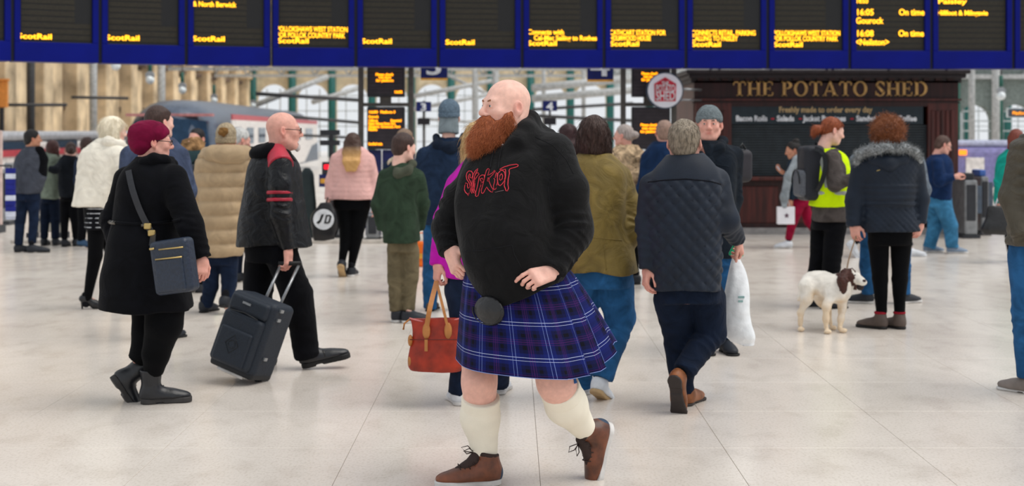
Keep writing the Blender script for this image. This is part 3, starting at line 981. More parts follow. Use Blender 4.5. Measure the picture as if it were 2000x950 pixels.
class Sdf:
    def __init__(s):
        s.p = []

    def add(s, fn, lo, hi, k=.02, op='u'):
        s.p.append((fn, np.asarray(lo, float), np.asarray(hi, float), k, op))
        return s

    def cone(s, a, b, ra, rb, k=.02, cut=False, op='u', cut0=False):
        a, b = np.asarray(a, float), np.asarray(b, float)
        ab = b - a
        L2 = ab @ ab + 1e-12
        Ln = math.sqrt(L2)

        def fn(X, Y, Z):
            px, py, pz = X - a[0], Y - a[1], Z - a[2]
            tt = (px * ab[0] + py * ab[1] + pz * ab[2]) / L2
            t = np.clip(tt, 0, 1)
            d = np.sqrt((px - t * ab[0]) ** 2 + (py - t * ab[1]) ** 2 + (pz - t * ab[2]) ** 2) - (ra + (rb - ra) * t)
            if cut:
                d = np.maximum(d, (tt - 1) * Ln)
            if cut0:
                d = np.maximum(d, -tt * Ln)
            return d
        r = max(ra, rb)
        return s.add(fn, np.minimum(a, b) - r, np.maximum(a, b) + r, k, op)

    def chain(s, pts, rs, k=.02, cut=False):
        for i in range(len(pts) - 1):
            s.cone(pts[i], pts[i + 1], rs[i], rs[i + 1], k, cut and i == len(pts) - 2)
        return s

    def ell(s, c, r, k=.02, op='u', R=None):
        c, r = np.asarray(c, float), np.asarray(r, float)

        def fn(X, Y, Z):
            x, y, z = X - c[0], Y - c[1], Z - c[2]
            if R is not None:
                x, y, z = (R[0, 0] * x + R[1, 0] * y + R[2, 0] * z, R[0, 1] * x + R[1, 1] * y + R[2, 1] * z, R[0, 2] * x + R[1, 2] * y + R[2, 2] * z)
            k0 = np.sqrt((x / r[0]) ** 2 + (y / r[1]) ** 2 + (z / r[2]) ** 2)
            k1 = np.sqrt((x / r[0] ** 2) ** 2 + (y / r[1] ** 2) ** 2 + (z / r[2] ** 2) ** 2)
            return k0 * (k0 - 1) / (k1 + 1e-9)
        m = r if R is None else np.full(3, r.max())
        return s.add(fn, c - m, c + m, k, op)

    def rbox(s, c, r, rad=.01, k=.01, op='u', R=None):
        c, r = np.asarray(c, float), np.asarray(r, float)

        def fn(X, Y, Z):
            x, y, z = X - c[0], Y - c[1], Z - c[2]
            if R is not None:
                x, y, z = (R[0, 0] * x + R[1, 0] * y + R[2, 0] * z, R[0, 1] * x + R[1, 1] * y + R[2, 1] * z, R[0, 2] * x + R[1, 2] * y + R[2, 2] * z)
            qx, qy, qz = np.abs(x) - r[0] + rad, np.abs(y) - r[1] + rad, np.abs(z) - r[2] + rad
            return np.sqrt(np.maximum(qx, 0) ** 2 + np.maximum(qy, 0) ** 2 + np.maximum(qz, 0) ** 2) + np.minimum(np.maximum(qx, np.maximum(qy, qz)), 0) - rad
        m = r if R is None else np.full(3, np.linalg.norm(r))
        return s.add(fn, c - m, c + m, k, op)

    def loft(s, st, k=.03, n=2.3, mod=None, shrink=0.):
        """st: rows (z, cx, cy, hw, hd) any order; horizontal superelliptic slices"""
        st = np.array(sorted(st), float)
        z, cx, cy, hw, hd = st.T
        hw, hd = np.maximum(hw - shrink, .02), np.maximum(hd - shrink, .02)

        def fn(X, Y, Z):
            Zc = np.clip(Z, z[0], z[-1])
            a, b, w, e = herm(Zc, z, cx), herm(Zc, z, cy), herm(Zc, z, hw), herm(Zc, z, hd)
            x, y = X - a, Y - b
            r = (np.abs(x / w) ** n + np.abs(y / e) ** n) ** (1 / n)
            d = (r - 1) * np.minimum(w, e)
            if mod is not None:
                d = d - mod(np.arctan2(y, x), Z + 0 * d, x, y)
            return np.maximum(d, np.maximum(Z - z[-1], z[0] - Z))
        m = .03
        return s.add(fn, (min(cx - hw) - m, min(cy - hd) - m, z[0]), (max(cx + hw) + m, max(cy + hd) + m, z[-1]), k)

    def plane(s, p, n, op='i'):
        """keep the side opposite to normal n"""
        p, n = np.asarray(p, float), np.asarray(n, float)
        n = n / np.linalg.norm(n)
        return s.add(lambda X, Y, Z: (X - p[0]) * n[0] + (Y - p[1]) * n[1] + (Z - p[2]) * n[2], p, p, 0, 'i')

    def mesh(s, h, disp=None, smooth=1):
        us = [p for p in s.p if p[4] == 'u']
        lo = np.min([p[1] for p in us], 0) - 3 * h
        hi = np.max([p[2] for p in us], 0) + 3 * h
        n = np.ceil((hi - lo) / h).astype(int) + 1
        V = np.full(n, 1.0, dtype=np.float32)
        ax = [lo[i] + h * np.arange(n[i]) for i in range(3)]
        for fn, a, b, k, op in s.p:
            if op == 'i':
                sl = (slice(None),) * 3
            else:
                i0 = np.clip(np.floor((a - k - 2 * h - lo) / h).astype(int), 0, n - 1)
                i1 = np.clip(np.ceil((b + k + 2 * h - lo) / h).astype(int) + 1, 1, n)
                if (i1 <= i0).any():
                    continue
                sl = tuple(slice(i0[i], i1[i]) for i in range(3))
            d = fn(ax[0][sl[0]][:, None, None], ax[1][sl[1]][None, :, None], ax[2][sl[2]][None, None, :])
            v = V[sl]
            if op == 'u':
                if k > 0:
                    g = np.maximum(k - np.abs(v - d), 0) / k
                    V[sl] = np.minimum(v, d) - g * g * k * .25
                else:
                    V[sl] = np.minimum(v, d)
            elif op == 's':
                d = -d
                if k > 0:
                    g = np.maximum(k - np.abs(v - d), 0) / k
                    V[sl] = np.maximum(v, d) + g * g * k * .25
                else:
                    V[sl] = np.maximum(v, d)
            else:
                V[sl] = np.maximum(v, d)
        if disp is not None:
            m = np.abs(V) < .05 + 2 * h
            I = np.argwhere(m)
            V[m] -= disp(lo + h * I).astype(np.float32)
        P, Q = surfnet(V, lo, h)
        return (lap(P, Q, smooth) if smooth else P), Q


def folds(amp=.006, f=11., seed=0, aniso=(1, 1, .6)):
    r = np.random.default_rng(seed + 100)
    D = r.normal(size=(7, 3)) * np.array(aniso)
    D /= np.linalg.norm(D, axis=1)[:, None]
    ph = r.uniform(0, 6.28, 7)
    fr = f * r.uniform(.6, 2.0, 7)

    def fn(P):
        w = P + .05 * np.sin(7 * P[:, [1, 2, 0]] + ph[:3])
        o = 0
        for i in range(7):
            o = o + np.sin(w @ D[i] * fr[i] + ph[i]) ** (3 if i % 2 else 1) * (f / fr[i]) ** .7
        return amp * o / 2.2
    return fn


def sleeve_folds(arms, amp=.006, wl=.05, seed=0):
    """creases running round the sleeves, strongest near elbow and wrist"""
    def fn(P):
        o = np.zeros(len(P))
        for q, (A, R) in enumerate(arms):
            L = 0.
            tot = sum(np.linalg.norm(A[i + 1] - A[i]) for i in range(len(A) - 1))
            best = np.full(len(P), 9.)
            val = np.zeros(len(P))
            for i in range(len(A) - 1):
                ab = A[i + 1] - A[i]
                ln = np.linalg.norm(ab)
                t = np.clip((P - A[i]) @ ab / ln ** 2, 0, 1)
                dv = P - (A[i] + t[:, None] * ab)
                ds = np.linalg.norm(dv, axis=1) / (R[i] + (R[i + 1] - R[i]) * t)
                s_ = L + t * ln
                an = np.arctan2(dv[:, 2] + dv[:, 0], dv[:, 1])
                ph = s_ / wl * 6.283 + 3.6 * np.sin(an + q * 2 + seed) + 1.6 * np.sin(an * 2 + 7 * s_ / tot + seed) + 2.4 * np.sin(9 * s_ + seed)
                vary = np.clip(.35 + .75 * np.sin(an * 1.0 + 11 * s_ + seed * 1.7) + .3 * np.sin(23 * s_ - 2 * an), 0, 1.2)
                w = .35 + .9 * np.exp(-((s_ / tot - .55) / .16) ** 2) + .8 * np.exp(-((s_ / tot - .95) / .12) ** 2)
                c = (.5 - np.abs(np.sin(ph * .5)) ** .8) * w * vary * np.clip((1.45 - ds) / .3, 0, 1)
                m = ds < best
                best[m] = ds[m]
                val[m] = c[m]
                L += ln
            o += val
        return amp * o
    return fn


def noise3(f, amp, seed=0, octs=3):
    r = np.random.default_rng(seed + 5)
    B = [(r.normal(size=(5, 3)), r.uniform(0, 6.28, 5)) for _ in range(octs)]

    def fn(P):
        o, a, ff = 0, amp, f
        for D, ph in B:
            for i in range(5):
                o = o + a * np.sin(ff * (P @ D[i]) + ph[i] + 1.3 * np.sin(ff * .6 * (P @ D[(i + 2) % 5]))) / 2.5
            a *= .55
            ff *= 2.1
        return o
    return fn


def rotm(yaw, pitch=0., roll=0.):
    """columns: right, forward, up. yaw 0 faces away from the camera, 90 faces right; pitch lifts the chin"""
    a, p, q = map(math.radians, (yaw, pitch, roll))
    f = np.array([math.sin(a), math.cos(a), 0])
    r = np.array([math.cos(a), -math.sin(a), 0])
    u = np.array([0, 0, 1.])
    f2 = f * math.cos(p) + u * math.sin(p)
    u2 = -f * math.sin(p) + u * math.cos(p)
    r3 = r * math.cos(q) + u2 * math.sin(q)
    u3 = -r * math.sin(q) + u2 * math.cos(q)
    return np.stack([r3, f2, u3], 1)


def head_sdf(fem=0., jaw=1., nose=1., neck=1., nk=.2, bump=0.):
    s = Sdf()
    s.ell((0, -.012, .03), (.075, .097, .086), .03)
    s.ell((0, .034, -.04), (.058 * jaw, .058, .075), .04)
    s.ell((0, .062, -.092), (.028 * jaw, .026, .022), .03)
    for q in (-1, 1):
        s.cone((q * .052 * jaw, .0, -.055), (q * .03 * jaw, .055, -.09), .024, .02, .03)
        s.ell((q * .043, .062, -.022), (.022, .02, .018), .025)
    s.cone((-.038, .080, .023), (.038, .080, .023), .0105 - .003 * fem, .0105 - .003 * fem, .022)
    for q in (-1, 1):
        s.ell((q * .031, .098, .004), (.019, .017, .012), .014, 's')
        s.ell((q * .031, .0775, .003), (.0155, .0145, .0125), .006)
        s.cone((q * .044, .083, .010), (q * .019, .0895, .011), .0036, .0036, .005)
    s.cone((0, .089, .018), (0, .112, -.024), .0075, .0115 * nose, .012)
    s.ell((0, .111, -.028), (.0125 * nose, .011, .0105), .008)
    for q in (-1, 1):
        s.ell((q * .0125 * nose, .099, -.032), (.009, .011, .008), .007)
        s.ell((q * .007, .104, -.0395), (.0035, .005, .003), .003, 's')
    s.cone((-.019, .088, -.054), (.019, .088, -.054), .0058, .0058, .008)
    s.cone((-.016, .087, -.066), (.016, .087, -.066), .0068, .0068, .008)
    s.cone((-.022, .0945, -.0600), (.022, .0945, -.0600), .0022, .0022, .003, op='s')
    for q in (-1, 1):
        E = rotm(q * -18, 0, q * 8)
        s.ell((q * .084, -.014, -.004), (.0105, .020, .031), .005, R=E)
        s.ell((q * .0965, -.011, .001), (.0125, .0115, .021), .002, 's', R=E)
        s.ell((q * .079, -.006, -.034), (.0065, .010, .011), .006)
    s.cone((0, -.028, -.05), (0, -.045, -nk), .053 * neck, .058 * neck, .04)
    return s


def head_tint(P):
    def g(c, r, a):
        return a * np.exp(-(((P - np.array(c)) / np.array(r)) ** 2).sum(1))
    t = g((0, .09, -.06), (.022, .02, .010), .75) + g((0, .112, -.03), (.02, .02, .016), .35)
    for q in (-1, 1):
        t += g((q * .045, .065, -.03), (.022, .03, .02), .28) + g((q * .088, -.012, 0), (.014, .022, .034), .6)
        t += g((q * .031, .09, .003), (.018, .02, .009), .25)
    return np.clip(t, 0, .85)


def hair_sdf(style, fem=0.):
    s = Sdf()
    dp = None
    if style in ('short', 'crop', 'bun', 'pony', 'long', 'bob', 'grey'):
        e = .010 if style in ('short', 'bob', 'long') else .006
        s.ell((0, -.016, .034), (.075 + e, .094 + e, .086 + e), .02)
        if style in ('short', 'crop', 'grey'):
            s.ell((0, -.058, -.03), (.066, .05, .055), .03)
        cut = (0, .072, .075) if style != 'crop' else (0, .06, .075)
        s.plane(cut, (0, .80, -.60))
        for q in (-1, 1):
            s.ell((q * .088, .012, -.03), (.03, .028, .045), .01, 's')
    if style == 'bun' or style == 'pony':
        s.ell((0, -.06, -.01), (.062, .05, .05), .03)
        if style == 'bun':
            s.ell((0, -.132, .012), (.042, .04, .042), .02)
        else:
            s.chain([(0, -.105, -.02), (0, -.15, -.03), (0, -.165, -.075)], [.03, .042, .028], .02)
    if style == 'topbun':
        s.ell((0, -.016, .034), (.082, .101, .093), .02)
        s.plane((0, .072, .075), (0, .80, -.60))
        s.ell((0, -.07, .115), (.05, .05, .042), .02)
        s.ell((0, -.06, -.01), (.066, .05, .05), .03)
    if style == 'bob':
        s.ell((0, -.040, -.045), (.088, .072, .105), .04)
        for q in (-1, 1):
            s.cone((q * .074, -.005, .02), (q * .078, .0, -.12), .024, .03, .03)
        s.ell((0, .10, -.04), (.058, .07, .085), .01, 's')
    if style == 'long':
        for x in (-.055, -.02, .02, .055):
            s.chain([(x, -.055, .0), (x * 1.15, -.115, -.10), (x * 1.15, -.165, -.20), (x * .85, -.18, -.30)], [.045, .038, .032, .014], .03)
        s.ell((0, .10, -.04), (.058, .07, .085), .01, 's')
    if style == 'curly':
        s.ell((0, -.03, .012), (.128, .118, .122), .02)
        s.ell((0, -.04, -.05), (.118, .095, .075), .03)
        s.ell((0, .12, -.04), (.06, .08, .09), .02, 's')
        dp = noise3(62, .0085, 3)
    if style in ('beanie', 'beanie_tall'):
        zt = .012 if style == 'beanie_tall' else 0
        s.ell((0, -.016, .040 + zt), (.090, .112, .094 + zt), .02)
        s.plane((0, .03, .012), (0, .22, -.97))
    if style == 'beret':
        s.ell((0, -.030, .058), (.106, .122, .075), .04)
        s.ell((0, -.070, .0), (.090, .078, .085), .05)
        s.plane((0, .05, .024), (0, .66, -.75))
    return s, dp


def hand_sdf(curl=.5, side=1, spread=.12, thumb=.5, point=None):
    """x along the fingers, z = back of the hand, thumb on +y*side"""
    s = Sdf()
    s.rbox((.048, 0, 0), (.05, .041, .0145), .0135, .015)
    s.cone((-.03, 0, 0), (.02, 0, 0), .027, .027, .02)
    s.ell((.03, side * .028, -.008), (.032, .02, .017), .015)
    for i, (y, L) in enumerate(((.031, .072), (.0105, .080), (-.0105, .074), (-.030, .058))):
        c = curl[i] if hasattr(curl, '__len__') else curl
        p = np.array([.092 - .004 * abs(i - 1), side * y, 0.])
        a = c * .55
        w = side * y * spread * 8
        r = .0088 if i < 3 else .0076
        for j, (fr, da) in enumerate(((.46, 0), (.30, c * .75), (.24, c * .5))):
            a += da
            q = p + L * fr * np.array([math.cos(a) * math.cos(w), math.cos(a) * math.sin(w), -math.sin(a)])
            s.cone(p, q, r, r * .93, .004)
            p = q
            r *= .93
    t0 = np.array([.018, side * .034, -.006])
    t1 = t0 + np.array([.036, side * .030 * (1.2 - thumb * .6), -.012 - .012 * thumb])
    t2 = t1 + np.array([.032, side * .010 * (1 - thumb * 1.6), -.008 - .008 * thumb])
    t3 = t2 + np.array([.022, side * -.004, -.004])
    s.chain([t0, t1, t2, t3], [.0145, .0108, .0096, .008], .008)
    return s


def shoe_sdf(style='shoe', L=.28):
    """x forward from the heel, z up from the floor; returns upper, sole"""
    u, so = Sdf(), Sdf()
    k = L / .28
    col = {'shoe': .085, 'trainer': .095, 'boot': .19, 'ankle': .125, 'heel': .05}[style]
    if style == 'heel':
        u.chain([(.02, 0, .095), (.07, 0, .085), (.13, 0, .045), (.19, 0, .022), (.24, 0, .014)], [.03, .032, .034, .032, .014], .02)
        u.cone((.045, 0, .09), (.045, 0, .12), .034, .036, .02, cut=True)
        so.chain([(.025, 0, .09), (.02, 0, .0)], [.016, .008], .004, cut=True)
        so.chain([(.03, 0, .075), (.12, 0, .022), (.17, 0, .004), (.25, 0, .004)], [.014, .018, .022, .008], .02)
        so.plane((0, 0, 0), (0, 0, -1))
        return u, so
    b = {'boot': .030, 'shoe': .014}.get(style, .022)
    u.ell((.050 * k, 0, .050), (.054 * k, .037, .056), .03)
    u.cone((.062 * k, 0, .05), (.060 * k, 0, col), .046 if style == 'boot' else .044, {'boot': .062, 'shoe': .042}.get(style, .047), .03, cut=True)
    u.cone((.07 * k, 0, .068), (.165 * k, 0, .040), .040, .034, .03)
    u.ell((.135 * k, 0, .036), (.085 * k, .042, .040), .03)
    u.ell((.205 * k, 0, .031), (.078 * k, .046, .032 if style != 'boot' else .037), .03)
    u.plane((0, 0, b), (0, 0, -1))
    if style in ('boot', 'ankle', 'trainer'):
        u.cone((.058 * k, 0, col - .02), (.054 * k, 0, col + .03), .036, .036, .004, op='s')

    def out(X, Y, Z):
        d1 = np.sqrt((X - .045 * k) ** 2 + (Y * 1.0) ** 2) - .040
        t = np.clip((X - .045 * k) / (.19 * k), 0, 1)
        d2 = np.sqrt((X - (.045 + .19 * t) * k) ** 2 + Y ** 2) - (.040 + .009 * t - .010 * np.sin(math.pi * t))
        return np.maximum(np.minimum(d1, d2) - .002, np.maximum(Z - b - .002, -Z))
    so.add(out, (-.01, -.07, 0), (.32, .07, b + .004), .004)
    if style in ('boot', 'shoe'):
        so.rbox((.105 * k, 0, -.004), (.02, .08, .012), .002, .002, 's')
    return u, so


SKIN = {n: mat('skin_' + n, c, .5, kind='skin', scale=40, var=.05, bump=.08, spec=.35) for n, c in
        dict(pale=(232, 186, 170), pink=(222, 166, 150), tan=(196, 140, 112), warm=(222, 170, 146)).items()}
EYEW = mat('eye_white', (222, 214, 210), .2, bump=0)
EYED = mat('eye_iris', (52, 66, 72), .15, bump=0)
BLK = mat('black_rubber', (18, 18, 20), .6, bump=.1)
SOCKD = cloth('dark_sock', (20, 21, 26))
PEOPLE = []


class Per:
    def __init__(s, label, d, px, group=None, h=None):
        s.d, s.base = d, np.array([(px - CX) * d / F, d, 0.])
        s.h = h or (.0062 if d < 7 else .009 if d < 10 else .0115 if d < 14 else .0145)
        s.label, s.core = label, Sdf()
        s.bits, s.kids, s.skin, s.group = [], [], 'pale', group
        s.seed = int(px) + int(d * 10)
        PEOPLE.append(s)

    def u(s, px, py, dd=0.):
        return U(px, py, s.d + dd) - s.base

    def pts(s, L):
        return [s.u(*p) for p in L]

    def st(s, rows):
        """rows (py, xl, xr, half depth, dd) -> loft stations"""
        out = []
        for r in rows:
            dd = r[4] if len(r) > 4 else 0.
            a, b = s.u(r[1], r[0], dd), s.u(r[2], r[0], dd)
            out.append((a[2], (a[0] + b[0]) / 2, a[1], (b[0] - a[0]) / 2, r[3]))
        return out

    def kid(s, name, P, Q, m, parent=None, tint=None, label=None):
        s.kids.append([name, P, Q, m, parent, tint, label])
        return len(s.kids) - 1

    def part(s, name, sdf, m, h=None, disp=None, smooth=1, parent=None, label=None):
        P, Q = sdf.mesh(h or s.h, disp, smooth)
        return s.kid(name, P, Q, m, parent, None, label)

    def top(s, rows, m, arms=(), name='coat', amp=.006, n=2.3, mod=None, extra=None, disp=None, k=.032, cut=None, crease=.008):
        """torso garment from silhouette rows plus sleeves; arms: (points, radii)"""
        st = s.st(rows)
        f = Sdf()
        f.loft(st, .04, n, mod)
        for P, R in arms:
            f.chain(s.pts(P), R, k, cut=True)
            A = s.pts(P)
            A[-1] = A[-2] + (A[-1] - A[-2]) * .7
            s.core.chain(A, [r * .45 for r in R[:-1]] + [R[-1] * .4], .03)
        if extra:
            extra(f)
        if cut:
            f.plane(*cut)
        zb = min(r[0] for r in st)
        s.core.loft([(r[0] + (.09 if r[0] == zb else 0),) + r[1:] for r in st], .04, 2.2, shrink=.05)
        fl = folds(amp * 1.5, 12, s.seed)
        sf = sleeve_folds([(s.pts(P), R) for P, R in arms], crease, .055, s.seed)
        dp = (lambda P: fl(P) + sf(P)) if disp is None else (lambda P: fl(P) + sf(P) + disp(P))
        return s.part(name, f, m, disp=dp)

    def legs(s, hips, legs, m, name='trousers', amp=.004, cut=True, k=.018, n=2.3, crease=.006):
        f = Sdf()
        if hips:
            f.loft(s.st(hips), .04, n)
            s.core.loft(s.st(hips), .04, 2.2, shrink=.05)
        for P, R in legs:
            f.chain(s.pts(P), R, k, cut)
            A = s.pts(P)
            A[-1] = A[-2] + (A[-1] - A[-2]) * .9
            s.core.chain(A, [r * .6 for r in R[:-1]] + [R[-1] * .5], .03)
        fl = folds(amp, 16, s.seed + 3, (1, 1, 1.2))
        sf = sleeve_folds([(s.pts(P), R) for P, R in legs], crease, .07, s.seed + 1)
        return s.part(name, f, m, disp=lambda P: fl(P) + sf(P))

    def head(s, px, py, dd=0., yaw=0., pitch=0., roll=0., sc=1., hair=None, hm=None, fem=0., eyes=True, jaw=1., nose=1., neck=1., hname='hair', nk=.2, brow=None, h=None):
        R = rotm(yaw, pitch, roll)
        c = s.u(px, py, dd)
        s.hR, s.hc, s.hsc = R, c, sc
        h = h or (.0042 if s.d < 7 else .0062 if s.d < 11 else .009)
        P, Q = head_sdf(fem, jaw, nose, neck, nk).mesh(h)
        t = head_tint(P)
        s.bits.append((P * sc @ R.T + c, Q, t))
        s.core.cone(s.hl((0, -.03, -.12)), s.hl((0, -.045, -.24)), .045, .05, .03)
        if hair:
            f, dp = hair_sdf(hair, fem)
            P, Q = f.mesh(h * 1.1, dp if dp else noise3(55, .0022, s.seed, 2), 1)
            tt = np.clip((-P[:, 2] - .02) / .14, 0, 1) if hair == 'long' else None
            s.hair_i = s.kid(hname, P * sc @ R.T + c, Q, hm, None, tt)
        if eyes:
            for q in (-1, 1):
                E = Sdf().ell((q * .031, .0800, .0025), (.0122, .0132, .0082), .0)
                P, Q = E.mesh(.003)
                i = s.kid('eye', P * sc @ R.T + c, Q, EYEW)
                P, Q = Sdf().ell((q * .031 + .001, .0912, .003), (.0058, .0032, .0058), 0).mesh(.0022)
                s.kid('iris', P * sc @ R.T + c, Q, EYED, i)
                if brow is not None:
                    P, Q = Sdf().chain([(q * .046, .080, .020), (q * .032, .0905, .0265), (q * .017, .093, .0235)], [.0028, .0042, .0036], .003).mesh(.0028)
                    s.kid('eyebrow', P * sc @ R.T + c, Q, brow)

    def hairs(s, m, n=1500, L=.06, r=.0016, lift=.12):
        """loose strands combed down over the hair"""
        P, Q = s.kids[s.hair_i][1], s.kids[s.hair_i][2]
        a, b = sample_surface(P, Q, n, s.seed)
        dn = np.array([0, 0, -1.]) + b * lift
        dn = dn - b * ((dn * b).sum(1)[:, None]) * .8
        v, f = strands(a, dn + rng.normal(size=b.shape) * .08, L, r, s.seed, .15, 4)
        s.kid('hair_strands', v, f, m, s.hair_i)

    def hl(s, p):
        return s.hR @ (np.array(p, float) * s.hsc) + s.hc

    def headpart(s, name, sdf, m, h=.005, disp=None, parent=None, label=None):
        P, Q = sdf.mesh(h, disp)
        return s.kid(name, P * s.hsc @ s.hR.T + s.hc, Q, m, parent, None, label)

    def hand(s, wrist, to, back, curl=.55, side=1, sc=1., thumb=.5, spread=.12):
        """wrist and to: (px,py,dd); back: world vector roughly along the back of the hand"""
        w = s.u(*wrist)
        x = s.u(*to) - w
        x /= np.linalg.norm(x)
        z = np.array(back, float)
        z -= x * (z @ x)
        z /= np.linalg.norm(z)
        y = np.cross(z, x)
        R = np.stack([x, y, z], 1)
        P, Q = hand_sdf(curl, side, spread, thumb).mesh(.0032 if s.d < 7 else .0046 if s.d < 10 else .006)
        s.bits.append((P * sc @ R.T + w, Q, np.clip(.18 + (P[:, 0] - .09) * 3, .1, .4)))
        s.core.cone(w - x * .015, w + x * .02, .020, .020, .02)
        return R, w

    def shoe(s, at, yaw, pitch=0., roll=0., style='shoe', L=.27, m=None, sm=None, ground=False, label=None, name='shoe', sc=1., sock=True):
        """at = pixel of the ankle centre (px,py,dd); pitch > 0 lifts the heel"""
        u, so = shoe_sdf(style, L)
        R = rotm(yaw, -pitch, roll)
        R = np.stack([R[:, 1], -R[:, 0], R[:, 2]], 1)
        a = s.u(*at)
        piv = np.array([.06 * L / .28, 0, .09]) * sc
        R0, R = R, R * sc
        if ground:
            T = a - R @ piv
            zz = min((R @ np.array(q, float))[2] for q in ((0, 0, 0), (L, 0, 0), (.05, .04, 0), (.05, -.04, 0), (.23 * L / .28, .045, 0), (.23 * L / .28, -.045, 0)))
            T[2] = -zz + .001
        else:
            T = a - R @ piv
        h = .0045 if s.d < 7 else .006 if s.d < 11 else .008
        P, Q = u.mesh(h)
        i = s.kid(name, P @ R.T + T, Q, m, None, None, label)
        P, Q = so.mesh(h * .8, None, 0)
        s.kid('sole', P @ R.T + T, Q, sm or BLK, i)
        s.core.cone(a, a + R @ np.array([.08, 0, -.045]), .022, .020, .02)
        if sock:
            P, Q = Sdf().cone((.062 * L / .28, 0, .05), (.056 * L / .28, 0, .125 if style != 'boot' else .20), .036, .036, 0).mesh(h * 1.2)
            s.kid('sock', P @ R.T + T, Q, SOCKD, i)
        return i, R, T

    def finish(s):
        P, Q = s.core.mesh(max(.013, s.h * 1.3))
        V, Fq, T = [P], [Q], [np.zeros(len(P))]
        n = len(P)
        for p, q, t in s.bits:
            V.append(p)
            Fq.append(q + n)
            T.append(t)
            n += len(p)
        me = rawmesh('person', np.concatenate(V), np.concatenate(Fq))
        at = me.attributes.new('tint', 'FLOAT', 'POINT')
        at.data.foreach_set('value', np.concatenate(T).astype(np.float32))
        s.o = link('person', me, SKIN[s.skin], None, True, tuple(s.base))
        tag(s.o, s.label, 'person', s.group)
        s.objs = []
        for name, P, Q, m, parent, tint, lab in s.kids:
            me = rawmesh(name, P, Q)
            if tint is not None:
                at = me.attributes.new('tint', 'FLOAT', 'POINT')
                at.data.foreach_set('value', np.asarray(tint, dtype=np.float32))
            o = link(name, me, m, s.objs[parent] if parent is not None else s.o, True)
            if lab:
                o['label'] = lab
            s.objs.append(o)
        return s.o

    def cast(s, i, pix, lift=.002, step=5):
        """points of the photograph laid onto the surface of child i (person coordinates)"""
        P, Q = s.kids[i][1], s.kids[i][2]
        if not hasattr(s, 'bv'):
            s.bv = {}
        if i not in s.bv:
            s.bv[i] = BVHTree.FromPolygons([tuple(p) for p in P], [tuple(q) for q in Q.tolist()])
        C = Vector(tuple(np.array([0, 0, H]) - s.base))
        L = []
        for a, b in zip(pix[:-1], pix[1:]):
            n = max(1, int(math.hypot(b[0] - a[0], b[1] - a[1]) / step))
            L += [(a[0] + (b[0] - a[0]) * t / n, a[1] + (b[1] - a[1]) * t / n) for t in range(n)]
        L.append(pix[-1])
        pts, nr = [], []
        for px, py in L:
            dr = Vector(tuple(s.u(px, py) - np.array(C)))
            dr.normalize()
            hit, nn, _, _ = s.bv[i].ray_cast(C, dr)
            if hit is not None:
                if nn.dot(dr) > 0:
                    nn = -nn
                pts.append(np.array(hit) + np.array(nn) * lift)
                nr.append(np.array(nn))
        return pts, nr

    def seam(s, i, pix, r, m, name='seam', label=None, lift=.001, closed=False):
        pts, _ = s.cast(i, pix, lift)
        if len(pts) < 2:
            return None
        v, f = tubev(pts, r, 5, closed)
        return s.kid(name, np.array(v), f, m, i, None, label)

    def strap(s, i, pix, w, t, m, name='strap', label=None, parent=None, lift=.003):
        pts, nr = s.cast(i, pix, lift, 8)
        pts = [np.mean(pts[max(0, k - 1):k + 2], 0) for k in range(len(pts))]
        v, f = ribbonv(pts, nr, w, t)
        return s.kid(name, np.array(v), f, m, parent, None, label)


def strands(roots, dirs, L, r, seed=0, curl=.2, nseg=4, grav=.0):
    """thin tapered hair strands as one mesh"""
    g = np.random.default_rng(seed)
    n = len(roots)
    D = dirs / (np.linalg.norm(dirs, axis=1)[:, None] + 1e-9)
    X = np.cross(D, g.normal(size=(n, 3)))
    X /= np.linalg.norm(X, axis=1)[:, None] + 1e-9
    Y = np.cross(D, X)
    Ls = L * g.uniform(.5, 1.15, n)[:, None]
    V = np.zeros((n, nseg + 1, 3, 3))
    ph = g.uniform(0, 6.28, n)[:, None]
    for k in range(nseg + 1):
        t = k / nseg
        c = roots + D * Ls * t + (X * np.sin(ph + t * 4) + Y * np.cos(ph * 1.7 + t * 3.1) - X * np.sin(ph) - Y * np.cos(ph * 1.7)) * curl * Ls * .5
        c[:, 2] -= grav * (Ls[:, 0] * t) ** 1.5
        rr = r * (1 - t * .9)
        for j in range(3):
            a = 2.094 * j
            V[:, k, j] = c + rr * (math.cos(a) * X + math.sin(a) * Y)
    V = V.reshape(-1, 3)
    b = (np.arange(n) * (nseg + 1) * 3)[:, None]
    Fq = []
    for k in range(nseg):
        for j in range(3):
            Fq.append(np.concatenate([b + k * 3 + j, b + k * 3 + (j + 1) % 3, b + k * 3 + 3 + (j + 1) % 3, b + k * 3 + 3 + j], 1))
    return V, np.concatenate(Fq)


def sample_surface(P, Q, n, seed=0, keep=None):
    g = np.random.default_rng(seed)
    A = P[Q]
    C = A.mean(1)
    N = np.cross(A[:, 2] - A[:, 0], A[:, 3] - A[:, 1])
    ar = np.linalg.norm(N, axis=1) + 1e-12
    N /= ar[:, None]
    w = ar.copy()
    if keep is not None:
        w *= keep(C, N)
    i = g.choice(len(Q), n, p=w / w.sum())
    u, v = g.uniform(0, 1, (2, n, 1))
    pts = (A[i, 0] * (1 - u) + A[i, 1] * u) * (1 - v) + (A[i, 3] * (1 - u) + A[i, 2] * u) * v
    return pts, N[i]

